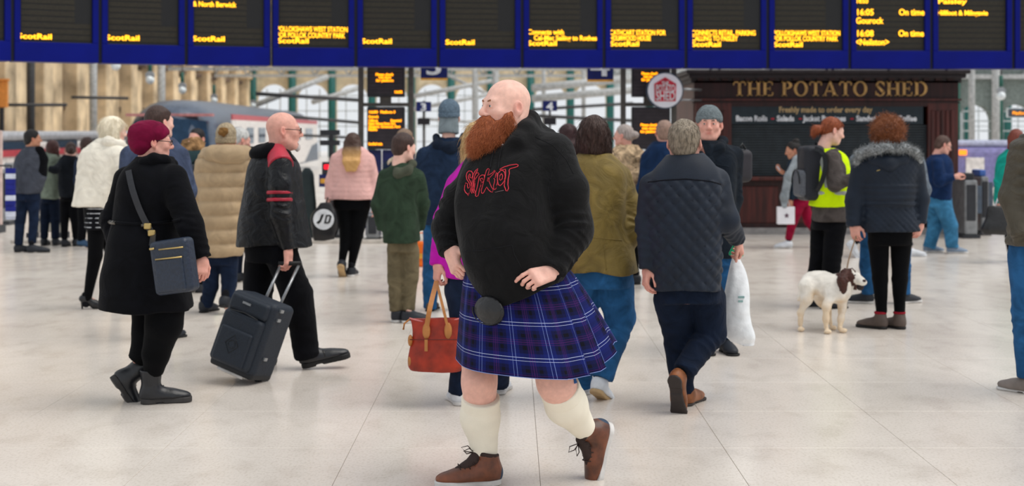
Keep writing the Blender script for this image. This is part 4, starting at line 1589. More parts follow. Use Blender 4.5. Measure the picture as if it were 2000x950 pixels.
# ------------------------------------------------------------------ the man in the kilt
HOOD = cloth('black_sweatshirt', (13, 13, 15), var=.2, bump=.35, scale=9, fine=420, spec=.2, sheen=.06)
SOCK = cloth('cream_wool_sock', (240, 233, 216), bump=.02, fine=500, scale=6, var=.02)
BROWN = mat('brown_leather', (108, 58, 34), .42, scale=14, var=.28, bump=.25, spec=.5)
DKBR = mat('dark_brown_suede', (46, 30, 26), .7, bump=.2)
BLUEL = mat('blue_leather', (34, 58, 84), .55, bump=.2)
OFFW = mat('off_white_rubber', (206, 204, 202), .6, bump=.05)
BLKL = mat('black_leather', (20, 20, 23), .38, scale=26, var=.25, bump=.35, spec=.5)
BEARD = hairm('ginger_beard', (168, 92, 52), c2=(112, 54, 28), rough=.6)
GINGER = hairm('ginger_strand', (204, 124, 78), c2=(150, 78, 44), scale=30, bump=0, rough=.55)
LOGO = mat('red_logo_print', (214, 48, 66), .6, bump=0)
M1 = Per('bearded bald man in black hoodie and blue tartan kilt striding in the foreground', 6.5, 1000)
M1.skin = 'pale'
m = M1
hem0, hem1 = m.u(948, 597), m.u(1112, 534)
hn = np.array([-(hem1 - hem0)[2], 0, (hem1 - hem0)[0]])
armR = ([(938, 338, .13), (905, 385, .15), (874, 446, .11), (880, 492, .03)], [.085, .08, .068, .050])
armL = ([(1084, 312, -.08), (1108, 370, -.15), (1118, 450, -.15), (1080, 527, -.24)], [.105, .10, .088, .056])


def hood(f):
    f.chain(m.pts([(944, 314, .0), (964, 307, -.06), (988, 296, -.12), (1010, 276, -.13), (1027, 250, -.06), (1033, 234, .05), (1014, 248, .13), (970, 285, .12)]),
            [.014, .018, .022, .024, .022, .022, .03, .03], .05)
    f.cone(m.u(1020, 262, .10), m.u(1062, 292, .10), .070, .080, .06)
    f.cone(m.u(990, 316, -.01), m.u(1008, 284, 0), .125, .098, .06)


ih = m.top([(276, 972, 1062, .11, .02), (288, 956, 1086, .15, .02), (304, 938, 1104, .18, .0), (330, 914, 1112, .205, -.01), (370, 904, 1112, .225, -.02), (410, 899, 1108, .245, -.03), (450, 896, 1106, .26, -.04),
            (495, 897, 1106, .26, -.04), (530, 905, 1104, .255, -.03), (556, 915, 1102, .25, -.02), (578, 926, 1090, .24, -.02), (612, 938, 1080, .225, -.02)],
           HOOD, [armR, armL], 'hoodie', amp=.010, extra=hood, crease=.011, cut=(hem0, -hn if hn[2] > 0 else hn))
# bare legs, ribbed knee socks
legR = m.pts([(965, 575, .06), (938, 690, .02), (936, 745, -.03), (938, 815, .02), (948, 893, .02)])
legL = m.pts([(1050, 575, -.08), (1076, 690, -.14), (1086, 748, -.13), (1106, 790, -.02), (1141, 838, .09)])
leg = Sdf().chain(legR, [.12, .085, .074, .079, .05], .04).chain(legL, [.12, .095, .080, .084, .05], .04)
P, Q = leg.mesh(.008)
m.bits.append((P, Q, np.full(len(P), .16)))
for L_, top, rr in ((legR, m.u(939, 776, -.02), (.0835, .085, .056)), (legL, m.u(1092, 757, -.1), (.088, .091, .056))):
    f = Sdf().chain([top, L_[3], L_[4]], rr, .04)
    ax = L_[3] - top
    f.plane(top, -ax)
    i = m.part('sock', f, SOCK, .0065, None)
    q = top + ax / np.linalg.norm(ax) * .065
    f = Sdf().cone(top, q, rr[0] + .005, rr[1] + .003, 0, cut=True, cut0=True)
    m.part('sock_cuff', f, SOCK, .006, parent=i)
P, Q = Sdf().rbox(m.u(1122, 742, -.17), (.008, .004, .018), .003, 0, R=rotm(20, 0, 20)).mesh(.003)
m.kid('garter_flash', P, Q, mat('flash_blue', (40, 96, 160), .7, bump=0), None)
# ankle boots
for at, yaw, pitch, roll, gr in (((950, 907, .0), -100, 0, 0, True), ((1150, 846, .10), -112, 74, 6, False)):
    i, R, T = m.shoe(at, yaw, pitch, roll, 'ankle', .275, BROWN, OFFW, gr, 'brown leather ankle boot with blue heel', 'ankle_boot', 1.1, False)
    k = .275 / .28
    f = Sdf().ell((.050 * k, 0, .050), (.056 * k, .0395, .058), 0).cone((.062 * k, 0, .05), (.060 * k, 0, .10), .0462, .0475, 0, cut=True)
    f.plane((.038, 0, .03), (1, 0, .5)).plane((0, 0, .023), (0, 0, -1))
    P, Q = f.mesh(.004)
    m.kid('heel_panel', P @ R.T + T, Q, BLUEL, i)
    P, Q = Sdf().cone((.062 * k, 0, .118), (.058 * k, 0, .135), .046, .047, 0, cut=True, cut0=True).mesh(.004)
    m.kid('collar', P @ R.T + T, Q, DKBR, i)
    P, Q = Sdf().chain([(.098, 0, .13), (.112, 0, .105), (.15, 0, .074), (.185, 0, .066)], [.022, .024, .022, .015], .02).mesh(.0045)
    m.kid('tongue', P @ R.T + T, Q, DKBR, i)
    for j in range(5):
        t = j / 4
        x, z = .112 + .07 * t, .130 - .048 * t - .012 * math.sin(t * 3)
        v, fq = tubev([R @ np.array(q) + T for q in ((x - .01, -.034, z - .02), (x, -.015, z + .006), (x, .015, z + .006), (x - .01, .034, z - .02))], .0028, 5)
        m.kid('lace', np.array(v), fq, DKBR, i)
    for q in (1, -1):
        v, fq = tubev([R @ np.array(w) + T for w in ((.118, 0, .138), (.14, q * .025, .158), (.165, q * .035, .15), (.15, q * .02, .135), (.122, 0, .136))], .0024, 5)
        m.kid('lace', np.array(v), fq, DKBR, i)
    v, fq = tubev([R @ np.array(w) + T for w in ((.09, -.044, .12), (.085, -.048, .08), (.098, -.047, .04), (.12, -.048, .026))], .0022, 5)
    m.kid('seam', np.array(v), fq, DKBR, i)
m.head(988, 210, 0, -119, 1, 0, 1.10, None, None, jaw=1.08, nose=1.15, neck=1.25, nk=.17, brow=hairm('ginger_brow', (150, 96, 66)), h=.0035)
# beard: solid core plus strands
bd = Sdf()
for q in (-1, 1):
    bd.chain([(q * .070, .012, -.015), (q * .063, .028, -.055), (q * .042, .058, -.10)], [.007, .020, .030], .03)
    bd.chain([(q * .005, .103, -.051), (q * .025, .094, -.060), (q * .038, .082, -.085)], [.007, .010, .012], .012)
bd.chain([(0, .070, -.09), (0, .090, -.120), (0, .112, -.148), (0, .130, -.168)], [.038, .046, .042, .022], .05)
for q in (-1, 1):
    bd.chain([(q * .060, .012, -.055), (q * .050, .030, -.10), (q * .030, .060, -.135)], [.016, .026, .032], .03)
bd.ell((0, .108, -.066), (.012, .010, .004), .004, 's')
bP, bQ = bd.mesh(.0045, noise3(70, .004, 2))
ib = m.kid('beard', bP * m.hsc @ m.hR.T + m.hc, bQ, BEARD)
flow = lambda p: np.stack([p[:, 0] * 1.6, .05 + .55 * np.clip(-p[:, 2], 0, .3), -.16 - .3 * np.clip(-p[:, 2] - .03, 0, .3)], 1)
rp, rn = sample_surface(bP, bQ, 7000, 3)
sv, sf = strands(rp - rn * .004, flow(rp) / np.linalg.norm(flow(rp), axis=1)[:, None] + rn * .28 + rng.normal(size=rp.shape) * .10, .034, .0008, 4, .28)
m.kid('beard_strands', sv * m.hsc @ m.hR.T + m.hc, sf, GINGER, ib)
m.hand((879, 489, .03), (893, 530, -.03), (-.9, -.35, .15), (.9, .9, .8, .8), 1, 1.12, .55)
m.hand((1076, 529, -.255), (1028, 549, -.34), (.1, -1, .55), (.75, 1.3, 1.4, 1.5), -1, 1.12, .1)
# hoodie details
SEAM = cloth('black_rib', (30, 30, 33), bump=.2)
for pix in ([(904, 492), (940, 490), (1000, 479)], [(1000, 479), (1005, 498), (1018, 522), (1036, 548)], [(1100, 292), (1080, 330), (1070, 370), (1078, 420)],
            [(1046, 268), (1080, 284), (1106, 312), (1120, 340)]):
    m.seam(ih, pix, .0016, SEAM, lift=.0002)
P, Q = Sdf().ell(m.cast(ih, [(982, 284), (983, 285)])[0][0], (.006, .006, .006), 0).mesh(.0025)
m.kid('eyelet', P, Q, STEEL, ih)
m.seam(ih, [(982, 285), (976, 310), (974, 332)], .003, SEAM, 'drawstring', lift=.004)
m.seam(ih, [(966, 292), (960, 315), (958, 330)], .003, SEAM, 'drawstring', lift=.004)
for wr, el, rr in ((armR[0][3], armR[0][2], .052), (armL[0][3], armL[0][2], .058)):
    a, b = m.u(*wr), m.u(*el)
    dr = (b - a) / np.linalg.norm(b - a)
    m.part('cuff', Sdf().cone(a + dr * .055, a - dr * .008, rr + .004, rr - .004, 0, cut=True, cut0=True), SEAM, .006, parent=ih)
LG = [[(340, 300), (320, 275), (285, 272), (255, 300), (243, 350), (252, 400), (285, 450), (300, 490), (293, 530), (270, 540), (262, 505), (265, 470), (235, 455), (222, 500), (215, 560), (230, 600), (265, 630), (277, 668), (285, 620), (303, 570), (320, 520), (322, 470), (300, 420), (280, 385), (275, 350), (292, 320), (305, 325), (300, 370), (328, 385), (345, 340), (340, 300)],
      [(350, 330), (385, 270), (425, 235), (415, 268), (380, 335), (362, 400), (350, 480), (335, 560), (348, 602), (332, 622), (318, 590), (322, 520), (335, 430), (350, 330)],
      [(370, 365), (395, 310), (430, 300), (442, 320), (415, 352), (388, 395), (376, 470), (366, 560), (384, 602), (370, 618), (352, 600), (350, 560), (362, 460), (370, 365)],
      [(445, 360), (485, 335), (520, 335), (526, 380), (510, 430), (490, 452), (474, 445), (468, 500), (452, 545), (440, 600), (428, 655), (402, 670), (386, 655), (392, 600), (408, 540), (424, 470), (445, 360)],
      [(462, 392), (490, 384), (502, 404), (482, 432), (464, 425), (462, 392)],
      [(536, 330), (556, 262), (582, 235), (602, 246), (592, 292), (572, 342), (604, 328), (652, 300), (682, 262), (692, 272), (660, 322), (612, 368), (590, 405), (604, 450), (634, 520), (662, 560), (650, 602), (620, 592), (586, 560), (560, 520), (545, 545), (516, 602), (498, 622), (480, 612), (476, 570), (494, 510), (512, 440), (536, 330)],
      [(582, 375), (600, 395), (590, 440), (570, 425), (582, 375)],
      [(670, 385), (686, 402), (680, 450), (665, 500), (668, 548), (686, 562), (706, 540), (716, 490), (727, 440), (722, 310), (708, 295), (700, 330), (692, 380)],
      [(772, 270), (735, 310), (725, 380), (730, 440), (740, 485), (770, 500), (802, 470), (832, 430), (846, 350), (836, 290), (802, 262), (772, 270)],
      [(790, 315), (765, 345), (758, 400), (775, 420), (800, 395), (806, 345), (790, 315)],
      [(760, 248), (830, 210), (920, 182), (1020, 168), (1046, 180), (1040, 202), (1000, 216), (920, 238), (905, 262), (910, 310), (892, 400), (886, 480), (896, 540), (880, 582), (858, 578), (845, 540), (830, 500), (840, 430), (852, 350), (852, 270), (848, 244), (790, 258), (760, 248)]]
for g_ in LG:
    m.seam(ih, [(880 + x / 7.92, 300 + y / 7.92) for x, y in g_], .0021, LOGO, 'logo_outline', lift=.0004)
m.seam(ih, [(967, 376), (984, 372)], .0012, mat('grey_print', (120, 96, 100), .7, bump=0), 'small_print', lift=.0004)


# kilt: pleated cone of tartan cloth
def tartan():
    t = bpy.data.materials.new('blue_tartan')
    t.use_nodes = True
    N, L = t.node_tree.nodes, t.node_tree.links
    b = N['Principled BSDF']
    b.inputs['Roughness'].default_value = .85
    b.inputs['Specular IOR Level'].default_value = .2
    uv = N.new('ShaderNodeUVMap')
    sp = N.new('ShaderNodeSeparateXYZ')
    L.new(uv.outputs[0], sp.inputs[0])
    nv, bk, bl, pu, wh = [lin(c) + (1,) for c in ((9, 14, 62), (4, 5, 22), (14, 26, 96), (62, 22, 86), (196, 206, 240))]
    stops = [(0, bl), (.02, wh), (.034, bl), (.112, wh), (.126, bl), (.24, nv), (.34, bk), (.46, nv), (.49, pu), (.51, nv), (.545, pu), (.575, nv), (.61, pu), (.63, nv), (.70, bk), (.80, nv), (.90, bl)]
    outs = []
    for ax in (0, 1):
        if ax == 0:
            st_ = [(p_, (lin((118, 136, 196)) + (1,)) if c_ is wh else c_) for p_, c_ in stops]
        else:
            st_ = stops
        mu = N.new('ShaderNodeMath'); mu.operation = 'FRACT'
        L.new(sp.outputs[ax], mu.inputs[0])
        r = N.new('ShaderNodeValToRGB')
        r.color_ramp.interpolation = 'CONSTANT'
        e = r.color_ramp.elements
        e[0].position, e[0].color = st_[0]
        e[1].position, e[1].color = st_[1]
        for p, c in st_[2:]:
            x = e.new(p)
            x.color = c
        L.new(mu.outputs[0], r.inputs[0])
        outs.append(r.outputs[0])
    mx = N.new('ShaderNodeMixRGB')
    mx.inputs[0].default_value = .5
    L.new(outs[0], mx.inputs[1]); L.new(outs[1], mx.inputs[2])
    li = N.new('ShaderNodeMixRGB'); li.blend_type = 'LIGHTEN'; li.inputs[0].default_value = .35
    L.new(mx.outputs[0], li.inputs[1]); L.new(outs[0], li.inputs[2])
    l2 = N.new('ShaderNodeMixRGB'); l2.blend_type = 'LIGHTEN'; l2.inputs[0].default_value = .35
    L.new(li.outputs[0], l2.inputs[1]); L.new(outs[1], l2.inputs[2])
    L.new(l2.outputs[0], b.inputs['Base Color'])
    nz = N.new('ShaderNodeTexNoise'); nz.inputs['Scale'].default_value = 300
    tc = N.new('ShaderNodeTexCoord')
    L.new(tc.outputs['Object'], nz.inputs['Vector'])
    bp = N.new('ShaderNodeBump'); bp.inputs['Strength'].default_value = .25; bp.inputs['Distance'].default_value = .002
    L.new(nz.outputs['Fac'], bp.inputs['Height']); L.new(bp.outputs[0], b.inputs['Normal'])
    return t


def make_kilt():
    NT, NV = 220, 26
    cxt, cxh = m.u(1006, 255)[0], m.u(1041, 255)[0]
    zt = m.u(0, 515)[2]
    ang = np.array([-math.pi, -2.5, -2.0, -math.pi / 2, -1.1, -.6, -.25, 0, .5, math.pi / 2, 2.4, math.pi])
    zh = np.array([.572, .566, .556, .545, .535, .552, .605, .655, .645, .62, .59, .572])
    v, uvs, f = [], [], []
    for j in range(NV + 1):
        t = j / NV
        for i in range(NT + 1):
            a = -math.pi + 2 * math.pi * i / NT
            ple = 0.
            # knife pleats round the back and right side, soft waves on the apron
            wp = 1 / (1 + math.exp(-(a + 1.0) * 7)) * (1 / (1 + math.exp((a - 2.6) * 6)))
            saw = ((a + math.pi) * 19 / (2 * math.pi)) % 1.0
            ple += wp * (saw - .45) * .030 * (.25 + t)
            ple += (1 - wp) * .010 * math.sin(a * 5 + 1.0) * t
            bulge = .012 * math.sin(a * 3 + .6) * t
            tt = t ** .9
            hw = .222 + (.362 - .222) * t ** .8 + ple + bulge
            hd = .165 + (.315 - .165) * t ** .75 + ple + bulge
            cx = cxt + (cxh - cxt) * tt
            zz = zt + (float(np.interp(a, ang, zh)) - zt) * t
            v.append((cx + hw * math.cos(a), -.02 + hd * math.sin(a), zz))
            uvs.append(((a + math.pi) * .335 / .157 + .18 + (.12 * wp * math.sin(saw * 6.28)), (1 - t) * (zt - .52) / .157 + .56))
    for j in range(NV):
        for i in range(NT):
            q = j * (NT + 1) + i
            f.append((q, q + NT + 1, q + NT + 2, q + 1))
    return np.array(v), np.array(f), np.array(uvs)


kv, kf, kuv = make_kilt()
ik = m.kid('kilt', kv, kf, tartan(), None, None, 'blue and purple tartan kilt with white lines')
hemrow = [kv[26 * 221 + i] for i in range(221)]
v, fq = tubev(hemrow, .0014, 5)
m.kid('hem_edge', np.array(v), fq, mat('hem_blue_white', (120, 140, 200), .7, bump=0), ik)
# sporran
ck = m.cast(ik, [(957, 603), (958, 603)])[0][0] + np.array([-.004, -.004, -.010])
Rs = rotm(-140)
sp_ = Sdf().ell(ck, (.086, .024, .066), .02, R=Rs)
isp = m.part('sporran', sp_, BLKL, .005, noise3(40, .0015, 3))
fl_ = Sdf().ell(ck + Rs[:, 1] * .009 + np.array([0, 0, .004]), (.066, .019, .046), 0, R=Rs)
ifl = m.part('sporran_flap', fl_, BLKL, .0045, parent=isp)
lp = [ck + Rs[:, 0] * .086 * math.cos(a) + Rs[:, 1] * .012 + np.array([0, 0, .062 * math.sin(a) + .002]) for a in np.linspace(math.pi * .95, math.pi * 2.05, 20)]
v, fq = tubev(lp, .003, 5)
m.kid('piping', np.array(v), fq, BLKL, isp)
m.finish()
ko = m.objs[ik]
uvl = ko.data.uv_layers.new(name='UVMap')
li_ = np.empty(len(ko.data.loops), dtype=np.int32)
ko.data.loops.foreach_get('vertex_index', li_)
uvl.data.foreach_set('uv', kuv[li_].astype(np.float32).ravel())
md = ko.modifiers.new('thickness', 'SOLIDIFY')
md.thickness = .004

# ------------------------------------------------------------------ the other people
JEANS = cloth('mid_blue_denim', (38, 86, 132), bump=.3, var=.2)
JEANL = cloth('light_blue_denim', (62, 122, 162), bump=.3, var=.2)
JEAND = cloth('dark_denim', (24, 36, 58), bump=.3, var=.2)
BLACKC = cloth('black_wool', (8, 9, 14), var=.2, bump=.3)
BLACKL = cloth('black_leggings', (7, 8, 11), var=.15, bump=.1, wrinkle=0., rough=.9, spec=.1)
NAVYC = cloth('navy_cotton', (28, 42, 66), var=.2)
WSHOE = mat('white_trainer', (214, 218, 224), .6, bump=.1)
DSHOE = mat('dark_trainer', (30, 34, 42), .6, bump=.1)
TANSOLE = mat('tan_sole', (190, 160, 118), .7, bump=.1)
DARKH = hairm('black_hair', (22, 18, 18))
BRH = hairm('dark_brown_hair', (62, 42, 36))
GLASS = mat('black_spectacles', (20, 20, 22), .3, bump=0)
S_ = .0


def glasses(p):
    for q in (-1, 1):
        pts = [p.hl((q * .031 + .021 * math.cos(a), .104, .002 + .017 * math.sin(a))) for a in np.linspace(0, 6.28, 14)[:-1]]
        v, f = tubev(pts, .0022 * p.hsc, 5, True)
        i = p.kid('spectacles', np.array(v), f, GLASS)
        v, f = tubev([p.hl((q * .052, .102, .006)), p.hl((q * .076, .06, .008)), p.hl((q * .083, -.01, .012))], .0024 * p.hsc, 5)
        p.kid('temple_arm', np.array(v), f, GLASS, i)


# -- woman in maroon beret
p = Per('woman in maroon beret and long black coat with navy shoulder bag, walking right', 8.45, 290)
p.skin = 'pink'
ic = p.top([(306, 268, 338, .10, .0), (318, 258, 345, .13), (335, 240, 352, .17), (370, 226, 362, .20), (432, 222, 352, .19), (480, 214, 356, .22), (540, 204, 366, .25), (600, 196, 376, .27)],
           BLACKC, [([(338, 352, -.12), (372, 440, -.20), (394, 505, -.22)], [.088, .074, .055]), ([(248, 352, .12), (222, 430, .12), (232, 500, .05)], [.085, .072, .055])], amp=.007)
p.part('collar', Sdf().chain(p.pts([(282, 318, -.1), (300, 310, -.12), (322, 314, -.08), (336, 322, .0), (318, 312, .1), (286, 310, .08), (276, 316, .0), (282, 318, -.1)]), [.03] * 8, .03), BLACKC)
p.seam(ic, [(214, 434), (260, 438), (310, 436), (352, 430)], .010, BLACKC, 'belt')
for q in ([(214, 434), (226, 436)], [(276, 440), (286, 440)]):
    p.seam(ic, q, .012, mat('dull_buckle', (96, 92, 86), .4, metal=.6), 'belt_loop')
p.legs(None, [([(322, 575, -.08), (320, 635, -.10), (305, 692, -.06), (299, 728, -.02)], [.125, .108, .080, .058]), ([(292, 575, .08), (290, 645, .06), (282, 685, .05), (266, 706, .05)], [.115, .095, .078, .056])], BLACKL, 'leggings', .002, crease=.001)
BBOOT = mat('black_boot_leather', (22, 24, 30), .35, scale=20, bump=.25, spec=.5)
for at, yw, pi, gr in (((296, 762, -.02), 72, 0, True), ((254, 735, .05), 62, 58, False)):
    i, R, T = p.shoe(at, yw, pi, 0, 'boot', .28, BBOOT, mat('dark_grey_sole', (52, 50, 50), .7), gr, None, 'boot', 1.06)
    for j in range(5):
        z = .16 - j * .024
        x = .107 + .018 * max(0, j - 2)
        v, f = tubev([R @ np.array(w) + T for w in ((x - .012, -.022, z), (x + .004, 0, z + .008), (x - .012, .022, z))], .0035, 5)
        p.kid('lace', np.array(v), f, BLK, i)
p.head(300, 278, 0, 66, -2, 0, .98, 'beret', cloth('maroon_felt', (112, 12, 52), bump=.25), fem=1, hname='beret', nk=.16)
p.headpart('hair', Sdf().ell((0, -.05, -.02), (.074, .05, .05), .02), DARKH)
glasses(p)
p.hand((394, 505, -.22), (394, 535, -.24), (.5, -.6, 0), .9, 1, .95)
p.finish()
BER = p

# -- man in leather jacket
LEA = mat('black_biker_leather', (9, 12, 18), .42, scale=9, var=.3, bump=.6, wrinkle=1.5, spec=.28, fine=120)
REDL = mat('red_leather_panel', (172, 34, 56), .45, bump=.3)
p = Per('bald man in black leather jacket with red stripes pulling a suitcase', 9.72, 540)
p.skin = 'pink'
aR = [(546, 322, -.19), (546, 365, -.23), (546, 420, -.25), (562, 490, -.22)]
ij = p.top([(292, 505, 560, .11), (305, 494, 574, .16), (325, 484, 586, .21), (375, 476, 592, .23), (430, 466, 600, .24), (480, 462, 608, .24)], LEA,
           [(aR, [.082, .080, .074, .054]), ([(545, 325, .19), (560, 400, .23), (585, 455, .16)], [.08, .07, .055])], 'leather_jacket', .006, crease=.011)
p.part('shoulder_panel', Sdf().cone(p.u(541, 300, -.12), p.u(549, 325, -.21), .068, .088, .02, cut=True), REDL, parent=ij, label='red shoulder panel')
for ya in (373, 387):
    a, b = p.u(546, ya, -.235), p.u(546, ya + 7, -.237)
    p.part('sleeve_stripe', Sdf().cone(a, b, .087, .087, 0, cut=True, cut0=True), REDL, .008, parent=ij)
p.part('hood', Sdf().ell(p.u(520, 300, 0), (.115, .165, .070), .04).chain(p.pts([(572, 316, -.05), (556, 304, -.12), (530, 294, -.13)]), [.022, .032, .05], .06).chain(p.pts([(572, 316, .05), (556, 302, .12), (530, 292, .12)]), [.022, .032, .05], .06), BLACKC)
p.legs([(470, 478, 584, .20), (510, 482, 578, .19)], [([(546, 490, -.09), (580, 575, -.10), (600, 698, -.06)], [.118, .105, .088]), ([(514, 490, .09), (502, 590, .08), (480, 690, .06)], [.12, .10, .085])], BLACKC, crease=.009)
i, R, T = p.shoe((605, 697, -.06), 80, -12, 0, 'boot', .29, BBOOT, BLK, True, None, 'boot', 1.16)
v, f = tubev([R @ np.array(w) + T for w in ((.15, -.045, .045), (.145, -.03, .078), (.145, .03, .078), (.15, .045, .045))], .007, 5)
p.kid('boot_strap', np.array(v), f, BLKL, i)
p.shoe((482, 690, .06), 80, 18, 0, 'boot', .30, BBOOT, BLK, True, None, 'boot')
p.head(554, 256, 0, 74, 0, 0, 1.10, None, None, jaw=1.02, neck=1.12, nk=.16, brow=hairm('white_brow', (190, 176, 170)))
p.headpart('goatee', Sdf().ell((0, .082, -.098), (.026, .022, .030), .01).chain([(-.026, .084, -.07), (0, .096, -.048), (.026, .084, -.07)], [.009, .008, .009], .01), hairm('white_beard', (206, 198, 196)), .005, noise3(80, .003, 1))
glasses(p)
p.hand((563, 489, -.22), (563, 520, -.24), (.9, -.3, 0), 1.3, 1, 1.08)
p.finish()

# -- woman in pink puffer
p = Per('woman in pale pink padded jacket and black leggings walking away', 15.75, 688)
PINKC = cloth('pale_pink_nylon', (226, 178, 172), rough=.6, var=.06, bump=.3)
puff = lambda w, a: (lambda th, Z, x, y: a * np.abs(np.sin(Z * math.pi / w)) ** .6)
p.top([(286, 672, 708, .08), (296, 660, 720, .11), (312, 652, 726, .13), (345, 650, 724, .145), (389, 642, 734, .16)], PINKC,
      [([(657, 312), (646, 355), (642, 390, -.05)], [.070, .062, .05]), ([(721, 312), (732, 355), (734, 398, -.05)], [.070, .062, .05])], 'jacket', .003, mod=puff(.055, .007))
p.legs([(384, 650, 726, .13), (408, 652, 722, .13)], [([(672, 405), (676, 455), (668, 512, -.02)], [.098, .070, .042]), ([(706, 405), (697, 460), (686, 522, .05)], [.098, .070, .042])], BLACKL, 'leggings', .002, crease=.002)
p.shoe((668, 514, -.05), 5, 50, 0, 'trainer', .25, DSHOE, TANSOLE)
p.shoe((686, 524, .0), 10, 0, 0, 'trainer', .25, DSHOE, OFFW, True)
p.head(689, 281, 0, 0, 0, 0, .98, 'long', mat('ombre_hair', (74, 50, 40), .5, kind='ombre', c2=(208, 160, 98), scale=60, bump=.7), fem=1, eyes=False)
p.hand((641, 390, -.05), (639, 408, -.05), (-1, 0, 0), 1.2, 1, .95)
p.hand((734, 398, -.05), (734, 415, -.06), (1, 0, 0), .6, -1, .95)
p.finish()

# -- boy in green coat
p = Per('boy in dark green hooded coat and khaki trousers standing with his back turned', 12.0, 788)
GREENC = cloth('dark_green_cotton', (46, 62, 48), var=.18)
p.top([(318, 768, 806, .09), (328, 758, 814, .12), (345, 748, 820, .14), (400, 746, 820, .155), (473, 748, 822, .17)], GREENC,
      [([(754, 346), (742, 400), (748, 450, -.02)], [.072, .062, .05]), ([(815, 346), (828, 400), (820, 448, .12)], [.072, .062, .05])], 'coat', .005)
p.part('hood', Sdf().chain(p.pts([(770, 322, -.04), (778, 340, -.12), (796, 334, -.11), (806, 320, -.02), (790, 316, .07), (772, 318, .05)]), [.03, .038, .035, .028, .028, .03], .04), cloth('grey_green_lining', (74, 78, 66)))
p.legs([(465, 756, 816, .12), (492, 757, 814, .12)], [([(772, 490), (773, 545), (774, 608)], [.074, .062, .054]), ([(802, 490), (801, 545), (798, 608)], [.074, .062, .054])], cloth('khaki_cotton', (108, 98, 76)), crease=.007)
p.shoe((776, 606), 42, 0, 0, 'trainer', .26, DSHOE, OFFW, True, sock=False)
p.shoe((797, 607, -.04), 62, 0, 0, 'trainer', .26, DSHOE, OFFW, True, sock=False)
p.head(789, 289, 0, 48, -8, 0, 1.0, 'short', BRH, eyes=False)
p.finish()
# -- fair haired person behind the boy
p = Per('fair haired person half hidden behind the green coat boy', 14.2, 782)
p.skin = 'pink'
p.top([(306, 766, 800, .10), (318, 758, 808, .13), (400, 756, 812, .15), (470, 758, 812, .15)], NAVYC, [([(760, 325), (754, 380), (760, 440)], [.06, .05, .045]), ([(808, 325), (814, 380), (808, 440)], [.06, .05, .045])])
p.part('fur_collar', Sdf().chain(p.pts([(764, 318, -.06), (782, 310, -.1), (802, 314, -.06)]), [.04, .045, .04], .03), cloth('pale_fur', (206, 190, 168)), disp=noise3(60, .008, 2))
p.legs([(465, 760, 810, .12), (485, 760, 810, .12)], [([(772, 480), (772, 530), (772, 560)], [.08, .065, .055]), ([(796, 480), (796, 530), (796, 560)], [.08, .065, .055])], JEAND)
p.shoe((772, 560), 10, 0, 0, 'shoe', .25, DSHOE, BLK, True)
p.shoe((796, 560), 10, 0, 0, 'shoe', .25, DSHOE, BLK, True)
p.head(792, 274, 0, 30, 0, 0, .95, 'bun', hairm('mousy_hair', (136, 112, 92)), fem=1, eyes=False)
p.finish()

# -- tall man in grey beanie and navy parka, from behind
GBEAN = cloth('blue_grey_knit', (94, 112, 128), bump=.5, fine=90, scale=40)
PARKA = cloth('navy_parka', (32, 48, 72), var=.2)
p = Per('tall man in blue grey beanie and navy parka seen from behind', 12.75, 872)
p.top([(270, 852, 902, .10), (284, 838, 914, .14), (305, 822, 930, .16), (370, 820, 930, .18), (438, 822, 930, .18)], PARKA,
      [([(830, 305), (816, 375), (824, 440, .05)], [.08, .072, .055]), ([(922, 305), (934, 375), (925, 440, .05)], [.08, .072, .055])], 'parka', .006, crease=.009)
p.part('hood', Sdf().chain(p.pts([(852, 268, -.02), (856, 284, -.11), (880, 290, -.14), (902, 282, -.1), (906, 266, 0)]), [.035, .045, .05, .045, .035], .04), cloth('dark_navy_lining', (24, 34, 50)))
p.legs([(432, 826, 924, .14), (470, 828, 915, .14)], [([(848, 455), (842, 535), (840, 604)], [.095, .078, .06]), ([(886, 455), (890, 535), (892, 604, .1)], [.095, .078, .06])], JEANS)
p.shoe((840, 604), 10, 0, 0, 'shoe', .29, mat('brown_suede', (92, 68, 48), .7), BLK, True)
p.shoe((892, 600, .1), 10, 0, 0, 'shoe', .29, mat('brown_suede', (92, 68, 48), .7), BLK, True)
p.head(878, 229, 0, 8, 0, 0, 1.06, 'beanie_tall', GBEAN, eyes=False, hname='beanie')
p.headpart('beanie_cuff', Sdf().loft([(-.004, 0, -.022, .089, .109), (.035, 0, -.018, .0915, .1125)], .01), GBEAN, .008, parent=p.hair_i)
p.headpart('neck_warmer', Sdf().cone((0, -.03, -.02), (0, -.045, -.14), .082, .088, .02, cut=True), cloth('grey_scarf', (128, 140, 146)), .008)
p.finish()

# -- woman in magenta jacket behind the kilt
p = Per('blonde woman in magenta jacket carrying a red handbag behind the kilted man', 8.45, 925)
p.skin = 'pink'
MAG = cloth('magenta_fleece', (190, 28, 168), bump=.25, var=.1)
p.top([(312, 908, 972, .11), (328, 894, 988, .15), (350, 882, 1000, .17), (420, 868, 1004, .19), (540, 864, 1004, .2)], MAG,
      [([(896, 365, .02), (872, 430, .06), (855, 520, -.04)], [.078, .072, .05]), ([(985, 360, .02), (1010, 430, .06), (1005, 510, .05)], [.078, .068, .05])], 'jacket', .004, crease=.004)
p.legs([(535, 872, 998, .16), (575, 876, 992, .16)], [([(908, 570), (912, 650, -.1), (896, 768, -.05)], [.118, .085, .062]), ([(960, 570), (970, 660, .05), (975, 752, .25)], [.118, .085, .062])], JEAND)
p.shoe((897, 762, -.05), -14, 0, 0, 'trainer', .26, WSHOE, OFFW, True)
p.shoe((976, 738, .3), 10, 0, 0, 'trainer', .26, WSHOE, OFFW, True)
